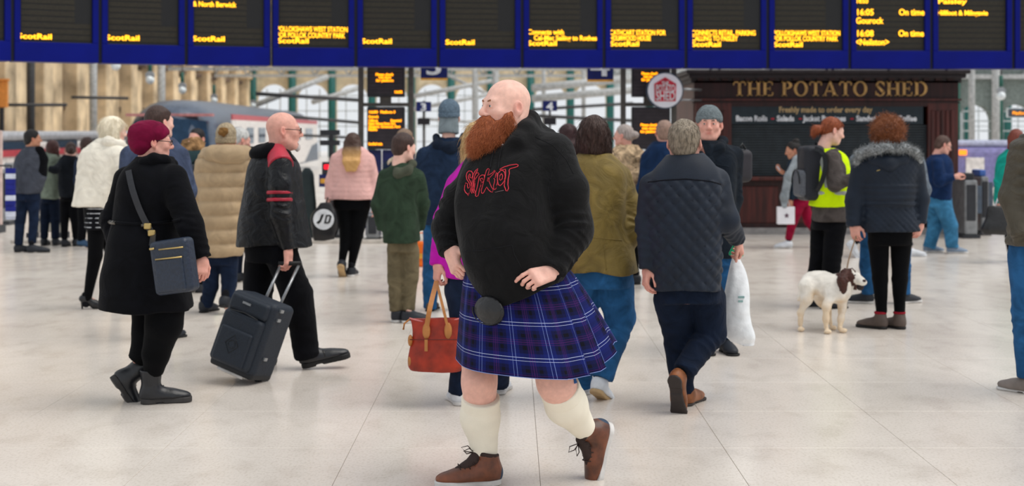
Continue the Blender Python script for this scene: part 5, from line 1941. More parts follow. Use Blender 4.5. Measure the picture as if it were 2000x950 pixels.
p.head(934, 278, 0, -12, 0, 0, 1.0, 'bob', hairm('blonde_hair', (206, 172, 122)), fem=1, eyes=False)
p.hairs(hairm('blonde_hair', (0, 0, 0)), 1200, .08)
p.hand((855, 516, -.04), (853, 548, -.05), (-1, -.4, 0), 1.3, 1, 1.0)
p.finish()
MAGW = p

# -- woman in olive coat
p = Per('woman with brown bob in olive coat and blue jeans walking away', 8.65, 1175)
p.skin = 'pink'
OLIVE = cloth('olive_waxed_cotton', (116, 98, 48), var=.16, rough=.65, spec=.3)
ic = p.top([(300, 1130, 1196, .11), (316, 1112, 1212, .15), (345, 1104, 1226, .18), (400, 1104, 1222, .20), (465, 1102, 1226, .21), (530, 1098, 1244, .24)], OLIVE,
           [([(1212, 345, .02), (1228, 400, .04), (1230, 452, .0), (1210, 482, .18)], [.080, .074, .068, .05]), ([(1112, 345, .02), (1098, 430, .06), (1110, 500, .1)], [.082, .07, .055])], 'coat', .009, crease=.013)
p.seam(ic, [(1108, 462), (1160, 464), (1215, 470)], .003, OLIVE, 'waist_seam')
p.seam(ic, [(1180, 480), (1184, 528)], .003, OLIVE, 'vent_seam')
p.legs([(520, 1108, 1236, .19), (560, 1112, 1232, .19)], [([(1200, 560, .02), (1212, 622, .0), (1176, 740, -.12)], [.122, .092, .066]), ([(1140, 560, .02), (1134, 645, .06), (1136, 760, .06)], [.115, .082, .062])], JEANS, amp=.004, crease=.008)
p.shoe((1172, 744, -.12), 28, 28, 0, 'trainer', .28, WSHOE, TANSOLE)
p.shoe((1142, 752, .1), 8, 0, 0, 'trainer', .28, WSHOE, OFFW, True)
p.head(1160, 268, 0, 8, 0, 0, 1.04, 'bob', BRH, fem=1, eyes=False)
p.hairs(BRH, 1600, .07)
p.hand((1212, 480, .16), (1200, 500, .2), (1, -.4, 0), .7, -1, 1.)
p.finish()

# -- man in quilted jacket
QN = cloth('navy_quilted_nylon', (24, 33, 47), rough=.6, var=.12, bump=.1, wrinkle=0., spec=.25)


def quilt(w, a):
    def fn(th, Z, x, y):
        q = x * 1.15
        return a * (np.abs(np.sin((q + Z) * math.pi / w)) ** .5 * np.abs(np.sin((q - Z) * math.pi / w)) ** .5 - .5)
    return fn


p = Per('grey haired man in navy quilted jacket walking away with a white bag', 8.3, 1340)
p.skin = 'pink'
z_yoke = p.u(0, 352)[2]
qf = quilt(.085, .014)
ic = p.top([(300, 1302, 1374, .11), (314, 1290, 1388, .15), (335, 1272, 1404, .18), (365, 1260, 1412, .20), (450, 1262, 1408, .215), (520, 1268, 1408, .22), (564, 1272, 1406, .22)], QN,
           [([(1274, 362, .02), (1264, 440, .0), (1266, 526, -.05)], [.078, .066, .052]), ([(1400, 356, .02), (1418, 428, -.03), (1440, 468, .14)], [.084, .076, .052])], 'quilted_jacket', .004,
           mod=lambda th, Z, x, y: np.where(Z < z_yoke, qf(th, Z, x, y), 0), crease=.009)
p.part('collar', Sdf().loft(p.st([(304, 1308, 1370, .088), (326, 1298, 1380, .12)]), .02), cloth('black_collar', (18, 20, 28)))
p.seam(ic, [(1266, 356), (1300, 352), (1340, 350), (1385, 354), (1408, 360)], .004, cloth('black_collar', (18, 20, 28)), 'yoke_seam')
NTR = cloth('navy_trousers', (18, 28, 46), var=.15)
p.legs([(548, 1282, 1406, .18), (590, 1286, 1408, .18)], [([(1316, 585, .02), (1326, 670, .08), (1336, 772, .08)], [.118, .088, .064]), ([(1378, 585, .02), (1388, 650, .04), (1334, 728, -.14)], [.118, .090, .066])], NTR, crease=.009)
TANB = mat('tan_boot_leather', (132, 78, 42), .5, scale=14, var=.25, bump=.2)
p.shoe((1342, 766, .08), 28, 0, 0, 'shoe', .29, TANB, mat('dark_heel', (50, 42, 40), .6), True)
p.shoe((1326, 735, -.16), 24, 66, 0, 'shoe', .29, TANB, mat('dark_heel', (50, 42, 40), .6))
p.head(1337, 279, 0, 12, 0, 0, 1.08, 'short', hairm('grey_fair_hair', (140, 128, 112)), eyes=False, neck=1.1)
p.hairs(hairm('grey_fair_hair', (0, 0, 0)), 1500, .028, .0012, .5)
p.hand((1264, 524, -.02), (1262, 545, -.04), (-1, -.2, 0), .9, 1, 1.05)
p.hand((1440, 468, .14), (1446, 484, .18), (1, -.3, .3), 1.3, -1, 1.05)
p.finish()
QM = p

# -- man in grey beanie facing the camera
p = Per('man in grey beanie and dark coat facing the camera beside the quilted jacket man', 10.4, 1395)
p.skin = 'pink'
DKC = cloth('dark_navy_wool', (22, 29, 38), var=.2)
ic = p.top([(276, 1358, 1412, .10), (288, 1350, 1428, .14), (304, 1348, 1440, .17), (350, 1346, 1440, .19), (430, 1350, 1440, .19), (500, 1352, 1444, .19)], DKC,
           [([(1430, 306, .0), (1436, 390, .02), (1420, 465, -.08)], [.082, .072, .055]), ([(1356, 306, .0), (1348, 390, .02), (1356, 460, -.06)], [.08, .07, .055])], 'coat', .006, crease=.009)
p.part('coat_collar', Sdf().chain(p.pts([(1370, 300, -.14), (1388, 318, -.17), (1406, 290, -.14), (1412, 276, .0), (1392, 272, .1), (1368, 278, .04)]), [.022, .02, .034, .034, .03, .028], .03), DKC)
p.strap(ic, [(1366, 284), (1376, 315), (1392, 352), (1402, 384)], .022, .006, mat('brown_strap', (110, 62, 48), .5), 'satchel_strap')
p.seam(ic, [(1400, 322), (1424, 326)], .004, DKC, 'pocket_flap')
p.legs([(490, 1356, 1438, .15), (515, 1358, 1436, .15)], [([(1415, 510), (1416, 580), (1416, 660)], [.1, .08, .062]), ([(1376, 510), (1376, 580), (1374, 660)], [.1, .08, .062])], JEANS)
p.shoe((1416, 662), 170, 0, 0, 'shoe', .28, DSHOE, BLK, True)
p.shoe((1374, 662), 175, 0, 0, 'shoe', .28, DSHOE, BLK, True)
p.head(1385, 243, 0, -172, 0, 0, 1.08, 'beanie', cloth('grey_knit', (112, 122, 126), bump=.5, fine=90, scale=40), hname='beanie', brow=hairm('grey_brow', (120, 100, 90)), nk=.16)
p.headpart('beanie_cuff', Sdf().loft([(.004, 0, -.018, .088, .110), (.052, 0, -.016, .093, .114)], .01).plane((0, .03, .018), (0, .22, -.97)), cloth('grey_knit', (112, 122, 126)), .007, parent=p.hair_i)
p.hand((1420, 465, -.08), (1416, 490, -.1), (1, 0, 0), .6, 1, 1.05)
p.finish()

# -- woman in fur coat
p = Per('woman in beige fur coat with grey hair walking left in the middle distance', 15, 1222)
p.skin = 'pink'
FUR = cloth('beige_fur', (196, 170, 138), var=.3, scale=14, bump=.9, fine=120)
p.top([(284, 1204, 1244, .10), (296, 1192, 1256, .15), (330, 1184, 1262, .18), (380, 1184, 1260, .19), (412, 1182, 1262, .2)], FUR,
      [([(1246, 306, -.08), (1272, 332, -.1), (1236, 346, -.22)], [.075, .078, .055]), ([(1196, 306, .1), (1186, 340, .12), (1176, 330, 0)], [.07, .06, .05])], 'fur_coat', .006, disp=noise3(50, .008, 7))
p.legs([(405, 1192, 1254, .15), (440, 1196, 1250, .14), (470, 1194, 1252, .14)], [], cloth('patterned_skirt', (206, 190, 186), c2=(130, 168, 150), scale=30, bump=.1), 'skirt', cut=False)
p.legs(None, [([(1210, 460, .05), (1206, 500, .05), (1202, 545, .05)], [.07, .055, .04]), ([(1236, 460, -.05), (1238, 500, -.05), (1242, 543, -.05)], [.07, .055, .04])], BLACKL, 'tights')
p.shoe((1202, 542, .05), -80, 0, 0, 'shoe', .25, DSHOE, BLK, True)
p.shoe((1242, 540, -.05), -80, 0, 0, 'shoe', .25, DSHOE, BLK, True)
p.head(1218, 266, 0, -62, 0, 0, 1.0, 'bun', hairm('ash_hair', (168, 156, 150)), fem=1)
p.finish()
# -- dark haired woman far behind
p = Per('long dark haired woman behind the kilted man, left of the olive coat', 13.4, 1108)
p.top([(290, 1092, 1124, .09), (302, 1080, 1138, .13), (350, 1074, 1142, .15), (430, 1074, 1144, .16)], cloth('teal_navy', (24, 44, 66)), [([(1084, 310), (1072, 370), (1076, 430)], [.065, .055, .045]), ([(1134, 310), (1146, 370), (1140, 430)], [.065, .055, .045])])
p.legs([(422, 1080, 1138, .13), (445, 1080, 1138, .13)], [([(1094, 440), (1094, 510), (1094, 575)], [.085, .065, .05]), ([(1124, 440), (1124, 510), (1124, 575)], [.085, .065, .05])], BLACKC)
p.shoe((1094, 572), 0, 0, 0, 'shoe', .25, DSHOE, BLK, True)
p.shoe((1124, 572), 0, 0, 0, 'shoe', .25, DSHOE, BLK, True)
p.head(1109, 268, 0, -10, 0, 0, 1.0, 'long', hairm('dark_auburn_hair', (58, 34, 36)), fem=1, eyes=False)
p.hairs(hairm('dark_auburn_hair', (0, 0, 0)), 900, .08, .002)
p.finish()
# -- man in navy jacket with cropped hair
p = Per('man with cropped grey hair in navy jacket beyond the quilted jacket man', 14.6, 1292)
p.skin = 'pink'
p.top([(276, 1276, 1314, .10), (288, 1264, 1326, .14), (305, 1256, 1336, .16), (360, 1256, 1334, .17), (430, 1258, 1334, .17)], cloth('blue_navy_wool', (22, 44, 76)), [([(1264, 310), (1254, 370), (1260, 430)], [.075, .065, .05]), ([(1328, 310), (1340, 370), (1334, 430)], [.075, .065, .05])])
p.legs([(422, 1262, 1330, .14), (445, 1262, 1330, .14)], [([(1278, 440), (1278, 500), (1278, 550)], [.09, .07, .055]), ([(1314, 440), (1314, 500), (1314, 550)], [.09, .07, .055])], NTR)
p.shoe((1278, 546), 0, 0, 0, 'shoe', .28, DSHOE, BLK, True)
p.shoe((1314, 546), 0, 0, 0, 'shoe', .28, DSHOE, BLK, True)
p.head(1298, 259, 0, 8, 0, 0, 1.04, 'crop', hairm('cropped_hair', (150, 122, 108)), eyes=False)
p.finish()

# -- woman with phone
p = Per('woman with dark bun looking at her phone in crimson leggings and grey scarf', 19.6, 1560)
p.skin = 'tan'
p.top([(306, 1546, 1572, .09), (314, 1540, 1580, .13), (335, 1536, 1584, .17), (365, 1536, 1582, .17), (388, 1538, 1582, .18)], cloth('dark_denim_jacket', (34, 48, 62)),
      [([(1560, 320, -.16), (1556, 360, -.18), (1544, 392, -.2)], [.062, .052, .042]), ([(1556, 320, .14), (1548, 350, .12), (1530, 338, .02)], [.06, .05, .04])], 'jacket', .004)
sc = Sdf().chain(p.pts([(1566, 302, -.08), (1556, 312, -.2), (1540, 345, -.24), (1532, 385, -.24), (1532, 402, -.24)]), [.05, .05, .055, .055, .04], .04)
sc.chain(p.pts([(1566, 302, -.06), (1578, 308, .0), (1568, 304, .1), (1550, 314, .06)]), [.05, .05, .05, .04], .04)
p.part('scarf', sc, cloth('grey_scarf_wool', (142, 150, 156)))
p.legs([(382, 1546, 1582, .15), (402, 1546, 1582, .15)], [([(1560, 398, -.07), (1548, 432, -.07), (1540, 468, -.07)], [.092, .066, .046]), ([(1568, 398, .07), (1580, 434, .07), (1596, 460, .07)], [.092, .066, .046])], cloth('crimson_leggings', (142, 18, 52), bump=.1), 'leggings')
p.shoe((1540, 470, -.07), -90, 0, 0, 'shoe', .25, WSHOE, OFFW, True)
p.shoe((1596, 464, .07), -90, 40, 0, 'shoe', .25, WSHOE, OFFW)
p.head(1549, 294, 0, -88, -14, 0, .98, 'topbun', DARKH, fem=1)
p.hand((1530, 338, .02), (1520, 330, .0), (0, -.3, -1), .8, 1, .95)
p.hand((1544, 392, -.2), (1538, 402, -.2), (0, -1, 0), 1.1, 1, .95)
p.finish()
PHW = p

# -- woman in high visibility vest
p = Per('red haired woman in yellow high visibility vest with a grey backpack', 13.0, 1615)
VEST = cloth('hi_vis_yellow', (206, 240, 8), bump=.2, var=.06)
REFL = mat('reflective_grey', (150, 156, 150), .4, bump=.05)
TAUPE = cloth('taupe_wool', (78, 72, 70), var=.2)
rows = [(290, 1594, 1636, .10), (302, 1588, 1646, .15), (325, 1588, 1654, .18), (380, 1590, 1656, .19), (432, 1584, 1658, .2)]
ic = p.top(rows, TAUPE, [([(1624, 308, -.16), (1632, 362, -.22), (1674, 346, -.26)], [.062, .050, .042]), ([(1622, 306, .17), (1634, 355, .22), (1660, 344, .18)], [.07, .062, .05])], 'jacket', .005)
vs = Sdf().loft(p.st([(289, 1592, 1630, .11), (302, 1584, 1650, .155), (325, 1583, 1658, .185), (380, 1584, 1660, .198), (403, 1580, 1662, .208)]), .02)
vs.cone(p.u(1628, 308, -.34), p.u(1626, 308, .34), .068, .068, .01, op='s')
iv = p.part('high_visibility_vest', vs, VEST, .010, folds(.004, 14, 2), label='yellow high visibility vest')
for ya, yb in ((372, 380),):
    p.part('reflective_band', Sdf().loft(p.st([(ya, 1582, 1662, .200), (yb, 1581, 1663, .203)]), 0), REFL, .009, parent=iv)
p.strap(iv, [(1602, 293), (1606, 320), (1612, 350), (1616, 372)], .016, .004, REFL, 'reflective_strip', None, iv)
p.legs([(425, 1586, 1652, .16), (448, 1588, 1650, .16)], [([(1632, 445, -.08), (1624, 520, -.08), (1612, 592, -.08)], [.098, .082, .078]), ([(1604, 445, .08), (1598, 510, .08), (1584, 578, .08)], [.098, .082, .078])], BLACKC, crease=.008)
p.shoe((1613, 590, -.08), 80, 0, 0, 'shoe', .26, DSHOE, BLK, True)
p.shoe((1584, 580, .08), 80, 25, 0, 'shoe', .26, DSHOE, BLK)
p.head(1626, 256, 0, 80, -16, 0, 1.02, 'pony', hairm('copper_hair', (148, 74, 40)), fem=1, nk=.17)
p.hairs(hairm('copper_hair', (0, 0, 0)), 700, .04, .0018, .8)
p.hand((1674, 346, -.26), (1686, 344, -.27), (0, -.6, 1), .6, -1, .95)
p.finish()
HIV = p

# -- woman with curly hair and the dog
p = Per('woman with curly auburn hair in navy quilted coat with fur trimmed hood', 11.6, 1735)
p.skin = 'pink'
QC = cloth('navy_quilted_coat', (22, 32, 46), rough=.6, var=.12, bump=.1, wrinkle=0., spec=.25)
zw, zu = p.u(0, 402)[2], p.u(0, 360)[2]
q1, q2 = quilt(.06, .011), puff(.05, .011)
ic = p.top([(292, 1700, 1772, .11), (304, 1684, 1786, .15), (320, 1674, 1792, .17), (360, 1680, 1788, .175), (400, 1686, 1786, .17), (425, 1684, 1792, .18), (453, 1682, 1800, .19)], QC,
           [([(1684, 322), (1670, 390), (1668, 442, -.03)], [.078, .068, .054]), ([(1786, 322), (1800, 390), (1798, 440, -.03)], [.078, .068, .054])], 'quilted_coat', .004,
           mod=lambda th, Z, x, y: np.where(Z < zw, q1(th, Z, x, y), np.where(Z < zu, q2(th, Z, x, y), q1(th, Z, x, y) * .6)), crease=.008)
p.seam(ic, [(1688, 401), (1736, 398), (1786, 401)], .004, QC, 'waist_seam')
ihd = p.part('hood', Sdf().chain(p.pts([(1696, 300, .02), (1708, 312, -.11), (1735, 320, -.16), (1762, 312, -.11), (1776, 300, .02)]), [.045, .052, .056, .052, .045], .05), QC)
fr = Sdf().chain(p.pts([(1672, 316, -.06), (1680, 300, -.12), (1705, 292, -.17), (1735, 290, -.19), (1765, 290, -.17), (1786, 298, -.12), (1796, 312, -.06)]), [.026, .034, .034, .032, .034, .034, .026], .03)
fP, fQ = fr.mesh(.009, noise3(70, .008, 5))
FURG = cloth('grey_fur_trim', (150, 154, 156), var=.3, scale=40, bump=.6)
ifr = p.kid('fur_trim', fP, fQ, FURG, ihd, None, 'grey fur trim')
a, b = sample_surface(fP, fQ, 1600, 2)
sv, sf = strands(a, b + rng.normal(size=b.shape) * .5, .035, .0016, 3, .4, 3)
p.kid('fur_fibres', sv, sf, FURG, ihd)
p.seam(ic, [(1712, 334), (1719, 332)], .005, mat('brass', (170, 150, 100), .4, metal=.6), 'badge')
p.legs([(446, 1694, 1782, .15), (478, 1698, 1778, .14)], [([(1716, 476), (1719, 545), (1722, 612)], [.088, .062, .044]), ([(1760, 476), (1757, 545), (1757, 612)], [.088, .062, .044])], BLACKL, 'leggings', .002, crease=.002)
HIKE = mat('taupe_hiking_boot', (88, 76, 70), .7, bump=.3)
RCUFF = cloth('red_sock_cuff', (152, 30, 46))
for at, yw in (((1720, 621, 0), -48), ((1757, 621, 0), -30)):
    i, R, T = p.shoe(at, yw, 0, 0, 'ankle', .27, HIKE, BLK, True, None, 'hiking_boot')
    P, Q = Sdf().cone((.06, 0, .122), (.06, 0, .142), .050, .050, 0, cut=True, cut0=True).mesh(.006)
    p.kid('boot_cuff', P @ R.T + T, Q, RCUFF, i)
p.head(1733, 258, 0, 4, 0, 0, 1.02, 'curly', hairm('auburn_curls', (142, 82, 44), c2=(84, 42, 22), scale=9, kind='plain', bump=.6), fem=1, eyes=False)
a, b = sample_surface(p.kids[p.hair_i][1], p.kids[p.hair_i][2], 2600, 2)
sv, sf = strands(a, b + rng.normal(size=b.shape) * .7, .035, .0018, 3, .9, 4)
p.kid('curl_strands', sv, sf, hairm('auburn_strand', (164, 98, 54), c2=(104, 54, 28), bump=0), p.hair_i)
p.hand((1668, 440, -.03), (1672, 466, -.06), (-.6, -.8, 0), 1.0, 1, .98)
p.hand((1798, 438, -.03), (1786, 466, -.06), (.5, -.8, .2), 1.0, -1, .98)
p.finish()
DGL = p

# -- person in grey blue jacket behind her
p = Per('person in grey blue jacket and jeans hidden behind the curly haired woman', 13.3, 1730)
p.skin = 'pink'
p.top([(280, 1708, 1776, .11), (292, 1680, 1790, .15), (312, 1664, 1800, .17), (360, 1664, 1802, .18), (440, 1672, 1796, .18)], cloth('grey_blue_jacket', (106, 116, 128)), [([(1672, 315), (1668, 370), (1676, 420, .2)], [.07, .06, .05]), ([(1794, 315), (1806, 370), (1796, 430, .1)], [.07, .06, .05])])
p.legs([(432, 1680, 1780, .15), (460, 1684, 1776, .15)], [([(1702, 455), (1696, 520), (1696, 575)], [.1, .08, .062]), ([(1758, 455), (1762, 520), (1764, 575)], [.1, .08, .062])], JEANS)
p.shoe((1694, 574), -70, 0, 0, 'trainer', .28, DSHOE, OFFW, True)
p.shoe((1764, 574), 60, 0, 0, 'trainer', .28, DSHOE, OFFW, True)
p.head(1748, 254, 0, 10, 0, 0, 1.02, 'short', DARKH, eyes=False)
p.finish()
# -- striding walker in white trainers
p = Per('walker in white trainers and jeans striding behind the curly haired woman', 18.2, 1722)
p.top([(300, 1708, 1738, .09), (315, 1698, 1748, .16), (350, 1698, 1748, .18), (392, 1698, 1748, .18)], NAVYC, [([(1720, 318, -.18), (1716, 355, -.2), (1732, 390, -.2)], [.065, .055, .045]), ([(1722, 318, .18), (1736, 355, .2), (1744, 385, .18)], [.065, .055, .045])])
p.legs([(386, 1702, 1746, .16), (405, 1702, 1746, .16)], [([(1718, 402, -.08), (1698, 440, -.08), (1672, 470, -.08)], [.095, .075, .058]), ([(1728, 402, .08), (1758, 440, .08), (1776, 482, .08)], [.095, .075, .058])], JEAND)
p.shoe((1668, 476, -.08), 90, 55, 0, 'trainer', .28, WSHOE, WSHOE)
p.shoe((1776, 484, .08), 90, 0, 0, 'trainer', .28, WSHOE, WSHOE, True)
p.head(1724, 286, 0, 90, 0, 0, 1., 'short', BRH)
p.finish()

# -- man in navy jumper
p = Per('man in navy jumper and loose light jeans walking right past the kiosk', 18.8, 1840)
p.skin = 'pink'
p.top([(302, 1820, 1848, .09), (312, 1810, 1856, .15), (335, 1806, 1860, .19), (365, 1808, 1858, .19), (390, 1808, 1858, .19)], cloth('navy_jumper', (24, 46, 84)),
      [([(1832, 318, -.18), (1834, 355, -.22), (1864, 346, -.24)], [.07, .064, .046]), ([(1836, 318, .18), (1846, 352, .2), (1868, 344, .1)], [.068, .06, .045])], 'jumper', .005, crease=.009)
p.legs([(384, 1808, 1858, .18), (405, 1806, 1858, .18)], [([(1842, 402, -.09), (1856, 442, -.09), (1860, 484, -.09)], [.118, .095, .08]), ([(1824, 402, .09), (1826, 442, .09), (1814, 484, .09)], [.118, .095, .08])], JEANL, crease=.009)
BTR = mat('blue_grey_trainer', (120, 136, 156), .6)
p.shoe((1858, 485, -.09), 86, 0, 0, 'trainer', .28, BTR, OFFW, True)
p.shoe((1812, 485, .09), 86, 0, 0, 'trainer', .28, BTR, OFFW, True)
p.head(1842, 284, 0, 84, -18, 0, 1.03, 'crop', hairm('brown_crop', (84, 62, 54)), nk=.18)
glasses(p)
p.hand((1864, 346, -.24), (1873, 342, -.24), (0, -.5, 1), .9, -1, 1.)
p.finish()

# -- woman in teal jacket
p = Per('red haired woman in teal jacket near the right edge', 17.5, 1976)
p.skin = 'pink'
p.top([(292, 1966, 1998, .09), (302, 1958, 2006, .13), (325, 1950, 2010, .15), (388, 1944, 2012, .17)], cloth('teal_jacket', (24, 146, 132)), [([(1960, 312), (1950, 355), (1950, 398, -.05)], [.068, .06, .046]), ([(2004, 312), (2012, 355), (2010, 398)], [.066, .056, .046])], 'jacket')
p.legs([(380, 1952, 2006, .14), (402, 1952, 2006, .14)], [([(1968, 398), (1972, 450), (1977, 500)], [.088, .066, .05]), ([(1994, 398), (1998, 450), (2002, 496, .2)], [.088, .066, .05])], BLACKL)
p.shoe((1977, 500), 20, 0, 0, 'shoe', .25, DSHOE, BLK, True)
p.shoe((2002, 494, .2), 20, 0, 0, 'shoe', .25, DSHOE, BLK, True)
p.head(1985, 272, 0, 20, 0, 0, 1.0, 'bob', hairm('rust_hair', (124, 62, 50)), fem=1, eyes=False)
p.hand((1950, 398, -.05), (1949, 412, -.06), (-1, 0, 0), 1.2, 1, .95)
p.finish()
TEALW = p

# -- man in olive puffer at the right edge
p = Per('man in dark olive puffer jacket and blue jeans cut by the right edge', 8.74, 2040)
p.skin = 'pink'
p.top([(262, 2002, 2078, .11), (280, 1984, 2096, .16), (305, 1980, 2106, .19), (380, 1976, 2108, .21), (480, 1974, 2106, .21)], cloth('olive_nylon', (72, 66, 54), rough=.55, spec=.35, var=.12),
      [([(1996, 310, .0), (1980, 385, -.02), (1996, 462, -.14)], [.085, .080, .06]), ([(2090, 310), (2108, 385), (2096, 462)], [.085, .078, .06])], 'puffer_jacket', .004, mod=puff(.075, .018), disp=None)
p.legs([(472, 1976, 2096, .17), (510, 1978, 2094, .17)], [([(2008, 500), (2006, 610), (2010, 738)], [.115, .09, .072]), ([(2066, 500), (2068, 610), (2070, 735, .15)], [.115, .09, .072])], JEANS, crease=.008)
p.shoe((2012, 742), -35, 0, 0, 'shoe', .29, mat('grey_shoe', (128, 118, 112), .6), OFFW, True)
p.shoe((2072, 735, .15), 10, 0, 0, 'shoe', .29, mat('grey_shoe', (128, 118, 112), .6), OFFW, True)
p.head(2040, 222, 0, -20, 0, 0, 1.05, 'short', BRH, eyes=False)
p.finish()

# -- woman in white shearling coat
p = Per('platinum blonde woman in cream coat, striped skirt and heels', 12.9, 200)
CREAMC = cloth('cream_shearling', (232, 226, 212), var=.08, bump=.5, fine=120)
p.top([(272, 190, 236, .10), (284, 176, 246, .14), (302, 160, 254, .17), (350, 152, 250, .19), (404, 140, 240, .21)], CREAMC,
      [([(232, 305, -.12), (248, 350, -.14), (252, 372, -.02)], [.08, .072, .055]), ([(174, 305, .1), (166, 350, .14), (180, 385, .1)], [.08, .07, .055])], 'cream_coat', .008, disp=noise3(34, .002, 3))
p.part('coat_collar', Sdf().chain(p.pts([(196, 280, -.08), (212, 276, -.13), (236, 284, -.08), (232, 282, .06), (204, 276, .08), (196, 280, -.08)]), [.04] * 6, .04), CREAMC)
sk = p.st([(396, 164, 226, .16), (448, 168, 216, .15)])
isk = p.part('striped_skirt', Sdf().loft(sk, .0), cloth('black_skirt', (16, 17, 22)))
for k in range(5):
    y = 405 + k * 9
    p.part('skirt_stripe', Sdf().loft(p.st([(y, 165.5 + k * .4, 225 - k * 1.6, .162 - k * .002), (y + 3, 165.6 + k * .4, 224.6 - k * 1.6, .162 - k * .002)]), 0), mat('white_stripe', (196, 200, 206), .8, bump=0), .0075, None, 0, isk)
p.legs(None, [([(188, 440, -.05), (186, 500, -.05), (170, 588, -.02)], [.082, .064, .036]), ([(208, 440, .06), (222, 505, .08), (226, 585, .1)], [.082, .064, .036])], BLACKL, 'tights', .001, crease=.0)
p.shoe((168, 580, -.02), 75, 0, 0, 'heel', .25, BBOOT, BLK, True, None, 'heeled_shoe')
p.shoe((228, 580, .1), 70, 0, 0, 'heel', .25, BBOOT, BLK, True, None, 'heeled_shoe')
p.head(222, 256, 0, 58, -6, 0, 1.04, 'bob', hairm('platinum_hair', (246, 236, 214), var=.06, bump=.25), fem=1)
p.hairs(hairm('platinum_hair', (0, 0, 0)), 2200, .10, .002)
p.finish()
# -- lower legs with a blue shoe beyond her
p = Per('person in dark trousers and blue shoes beyond the cream coat woman', 19.4, 172)
p.top([(302, 158, 186, .09), (314, 150, 194, .14), (350, 148, 196, .16), (388, 150, 196, .16)], NAVYC, [([(154, 318), (150, 355), (156, 388)], [.06, .05, .045]), ([(190, 318), (196, 355), (190, 388)], [.06, .05, .045])])
p.legs([(382, 152, 192, .14), (400, 152, 192, .14)], [([(163, 396), (162, 440), (158, 478)], [.085, .065, .05]), ([(182, 396), (182, 440), (180, 476)], [.085, .065, .05])], BLACKC)
p.shoe((160, 475), 75, 10, 0, 'shoe', .26, mat('blue_shoe', (44, 78, 112), .5), BLK, True)
p.shoe((180, 475), 60, 0, 0, 'shoe', .26, mat('blue_shoe', (44, 78, 112), .5), BLK, True)
p.head(172, 286, 0, 30, 0, 0, 1., 'short', BRH, eyes=False)
p.finish()

# -- dark haired man behind the beret
p = Per('tall dark haired man in slate jacket behind the maroon beret', 11.0, 308)
p.top([(268, 286, 338, .11), (282, 268, 352, .15), (302, 250, 362, .17), (360, 246, 364, .19), (450, 250, 360, .19)], cloth('slate_jacket', (66, 76, 100)), [([(258, 305), (246, 375), (252, 440)], [.085, .072, .055]), ([(352, 305), (366, 375), (360, 440)], [.085, .072, .055])])
p.legs([(440, 256, 354, .15), (470, 258, 352, .15)], [([(282, 465), (284, 550), (284, 638)], [.1, .08, .06]), ([(328, 465), (326, 550), (322, 638)], [.1, .08, .06])], JEAND)
p.shoe((284, 640), 30, 0, 0, 'shoe', .28, DSHOE, BLK, True)
p.shoe((322, 640), 30, 0, 0, 'shoe', .28, DSHOE, BLK, True)
p.head(312, 240, 0, 40, 0, 0, 1.06, 'short', BRH, eyes=False)
p.finish()

# -- person in beige puffer coat
p = Per('person in long beige puffer coat and bobble hat seen from behind', 12.6, 428)
PUFB = cloth('beige_nylon', (172, 148, 116), rough=.6, var=.08, bump=.25, spec=.3)
ic = p.top([(292, 408, 478, .12), (304, 394, 482, .16), (330, 392, 480, .18), (400, 392, 472, .19), (450, 390, 470, .19), (499, 388, 468, .195)], PUFB,
           [([(400, 322, .0), (390, 375, .0), (404, 412, .16)], [.085, .085, .06]), ([(474, 322, .0), (478, 372, .02), (466, 408, .16)], [.085, .08, .06])], 'puffer_coat', .004, mod=puff(.125, .028), crease=.006)
p.part('folded_hood', Sdf().chain(p.pts([(404, 300, .0), (418, 302, -.13), (440, 302, -.17), (464, 302, -.13), (478, 300, .0), (440, 290, .1)]), [.06, .072, .075, .072, .06, .05], .06), PUFB)
p.legs([(490, 394, 462, .15), (515, 396, 460, .15)], [([(412, 510), (412, 560, .02), (402, 600, .05)], [.088, .068, .055]), ([(446, 510), (448, 556), (442, 598, -.1)], [.088, .068, .055])], JEAND)
p.shoe((399, 596, .05), 20, 0, 0, 'shoe', .26, DSHOE, BLK, True)
p.shoe((440, 596, -.1), 20, 18, 0, 'shoe', .26, DSHOE, BLK, True)
KN = cloth('oatmeal_knit', (172, 156, 130), bump=.6, fine=90, scale=40)
p.head(442, 274, 0, 0, 0, 0, 1.0, 'beanie_tall', KN, eyes=False, hname='bobble_hat')
p.headpart('hat_cuff', Sdf().loft([(-.03, 0, -.022, .088, .106), (.03, 0, -.018, .093, .112)], .01), KN, .008, parent=p.hair_i)
p.headpart('bobble', Sdf().ell((0, -.125, .075), (.042, .042, .042), 0), cloth('brown_pompom', (136, 100, 58), bump=.9), .008, noise3(80, .007, 1), p.hair_i)
p.finish()
# -- person with fur hood and backpack
p = Per('person in fur trimmed hood carrying a dark striped rucksack behind the beret woman', 14.2, 378)
p.skin = 'pink'
TLC = cloth('dark_teal_coat', (46, 66, 70))
p.top([(292, 358, 400, .11), (304, 350, 406, .14), (330, 346, 408, .16), (420, 348, 406, .17)], TLC, [([(354, 312), (344, 365), (352, 415)], [.07, .06, .05]), ([(402, 312), (412, 365), (404, 415)], [.07, .06, .05])])
p.part('fur_hood', Sdf().ell(p.u(376, 288), (.125, .10, .10), .02), cloth('tawny_fur', (150, 116, 80), var=.3, bump=.9), disp=noise3(50, .010, 4))
p.legs([(412, 354, 402, .13), (435, 354, 402, .13)], [([(366, 430), (366, 500), (366, 555)], [.085, .065, .05]), ([(390, 430), (390, 500), (390, 555)], [.085, .065, .05])], BLACKC)
p.shoe((366, 552), 0, 0, 0, 'shoe', .25, DSHOE, BLK, True)
p.shoe((390, 552), 0, 0, 0, 'shoe', .25, DSHOE, BLK, True)
p.head(376, 290, .02, 0, 0, 0, .95, None, None, eyes=False)
p.finish()
FHP = p
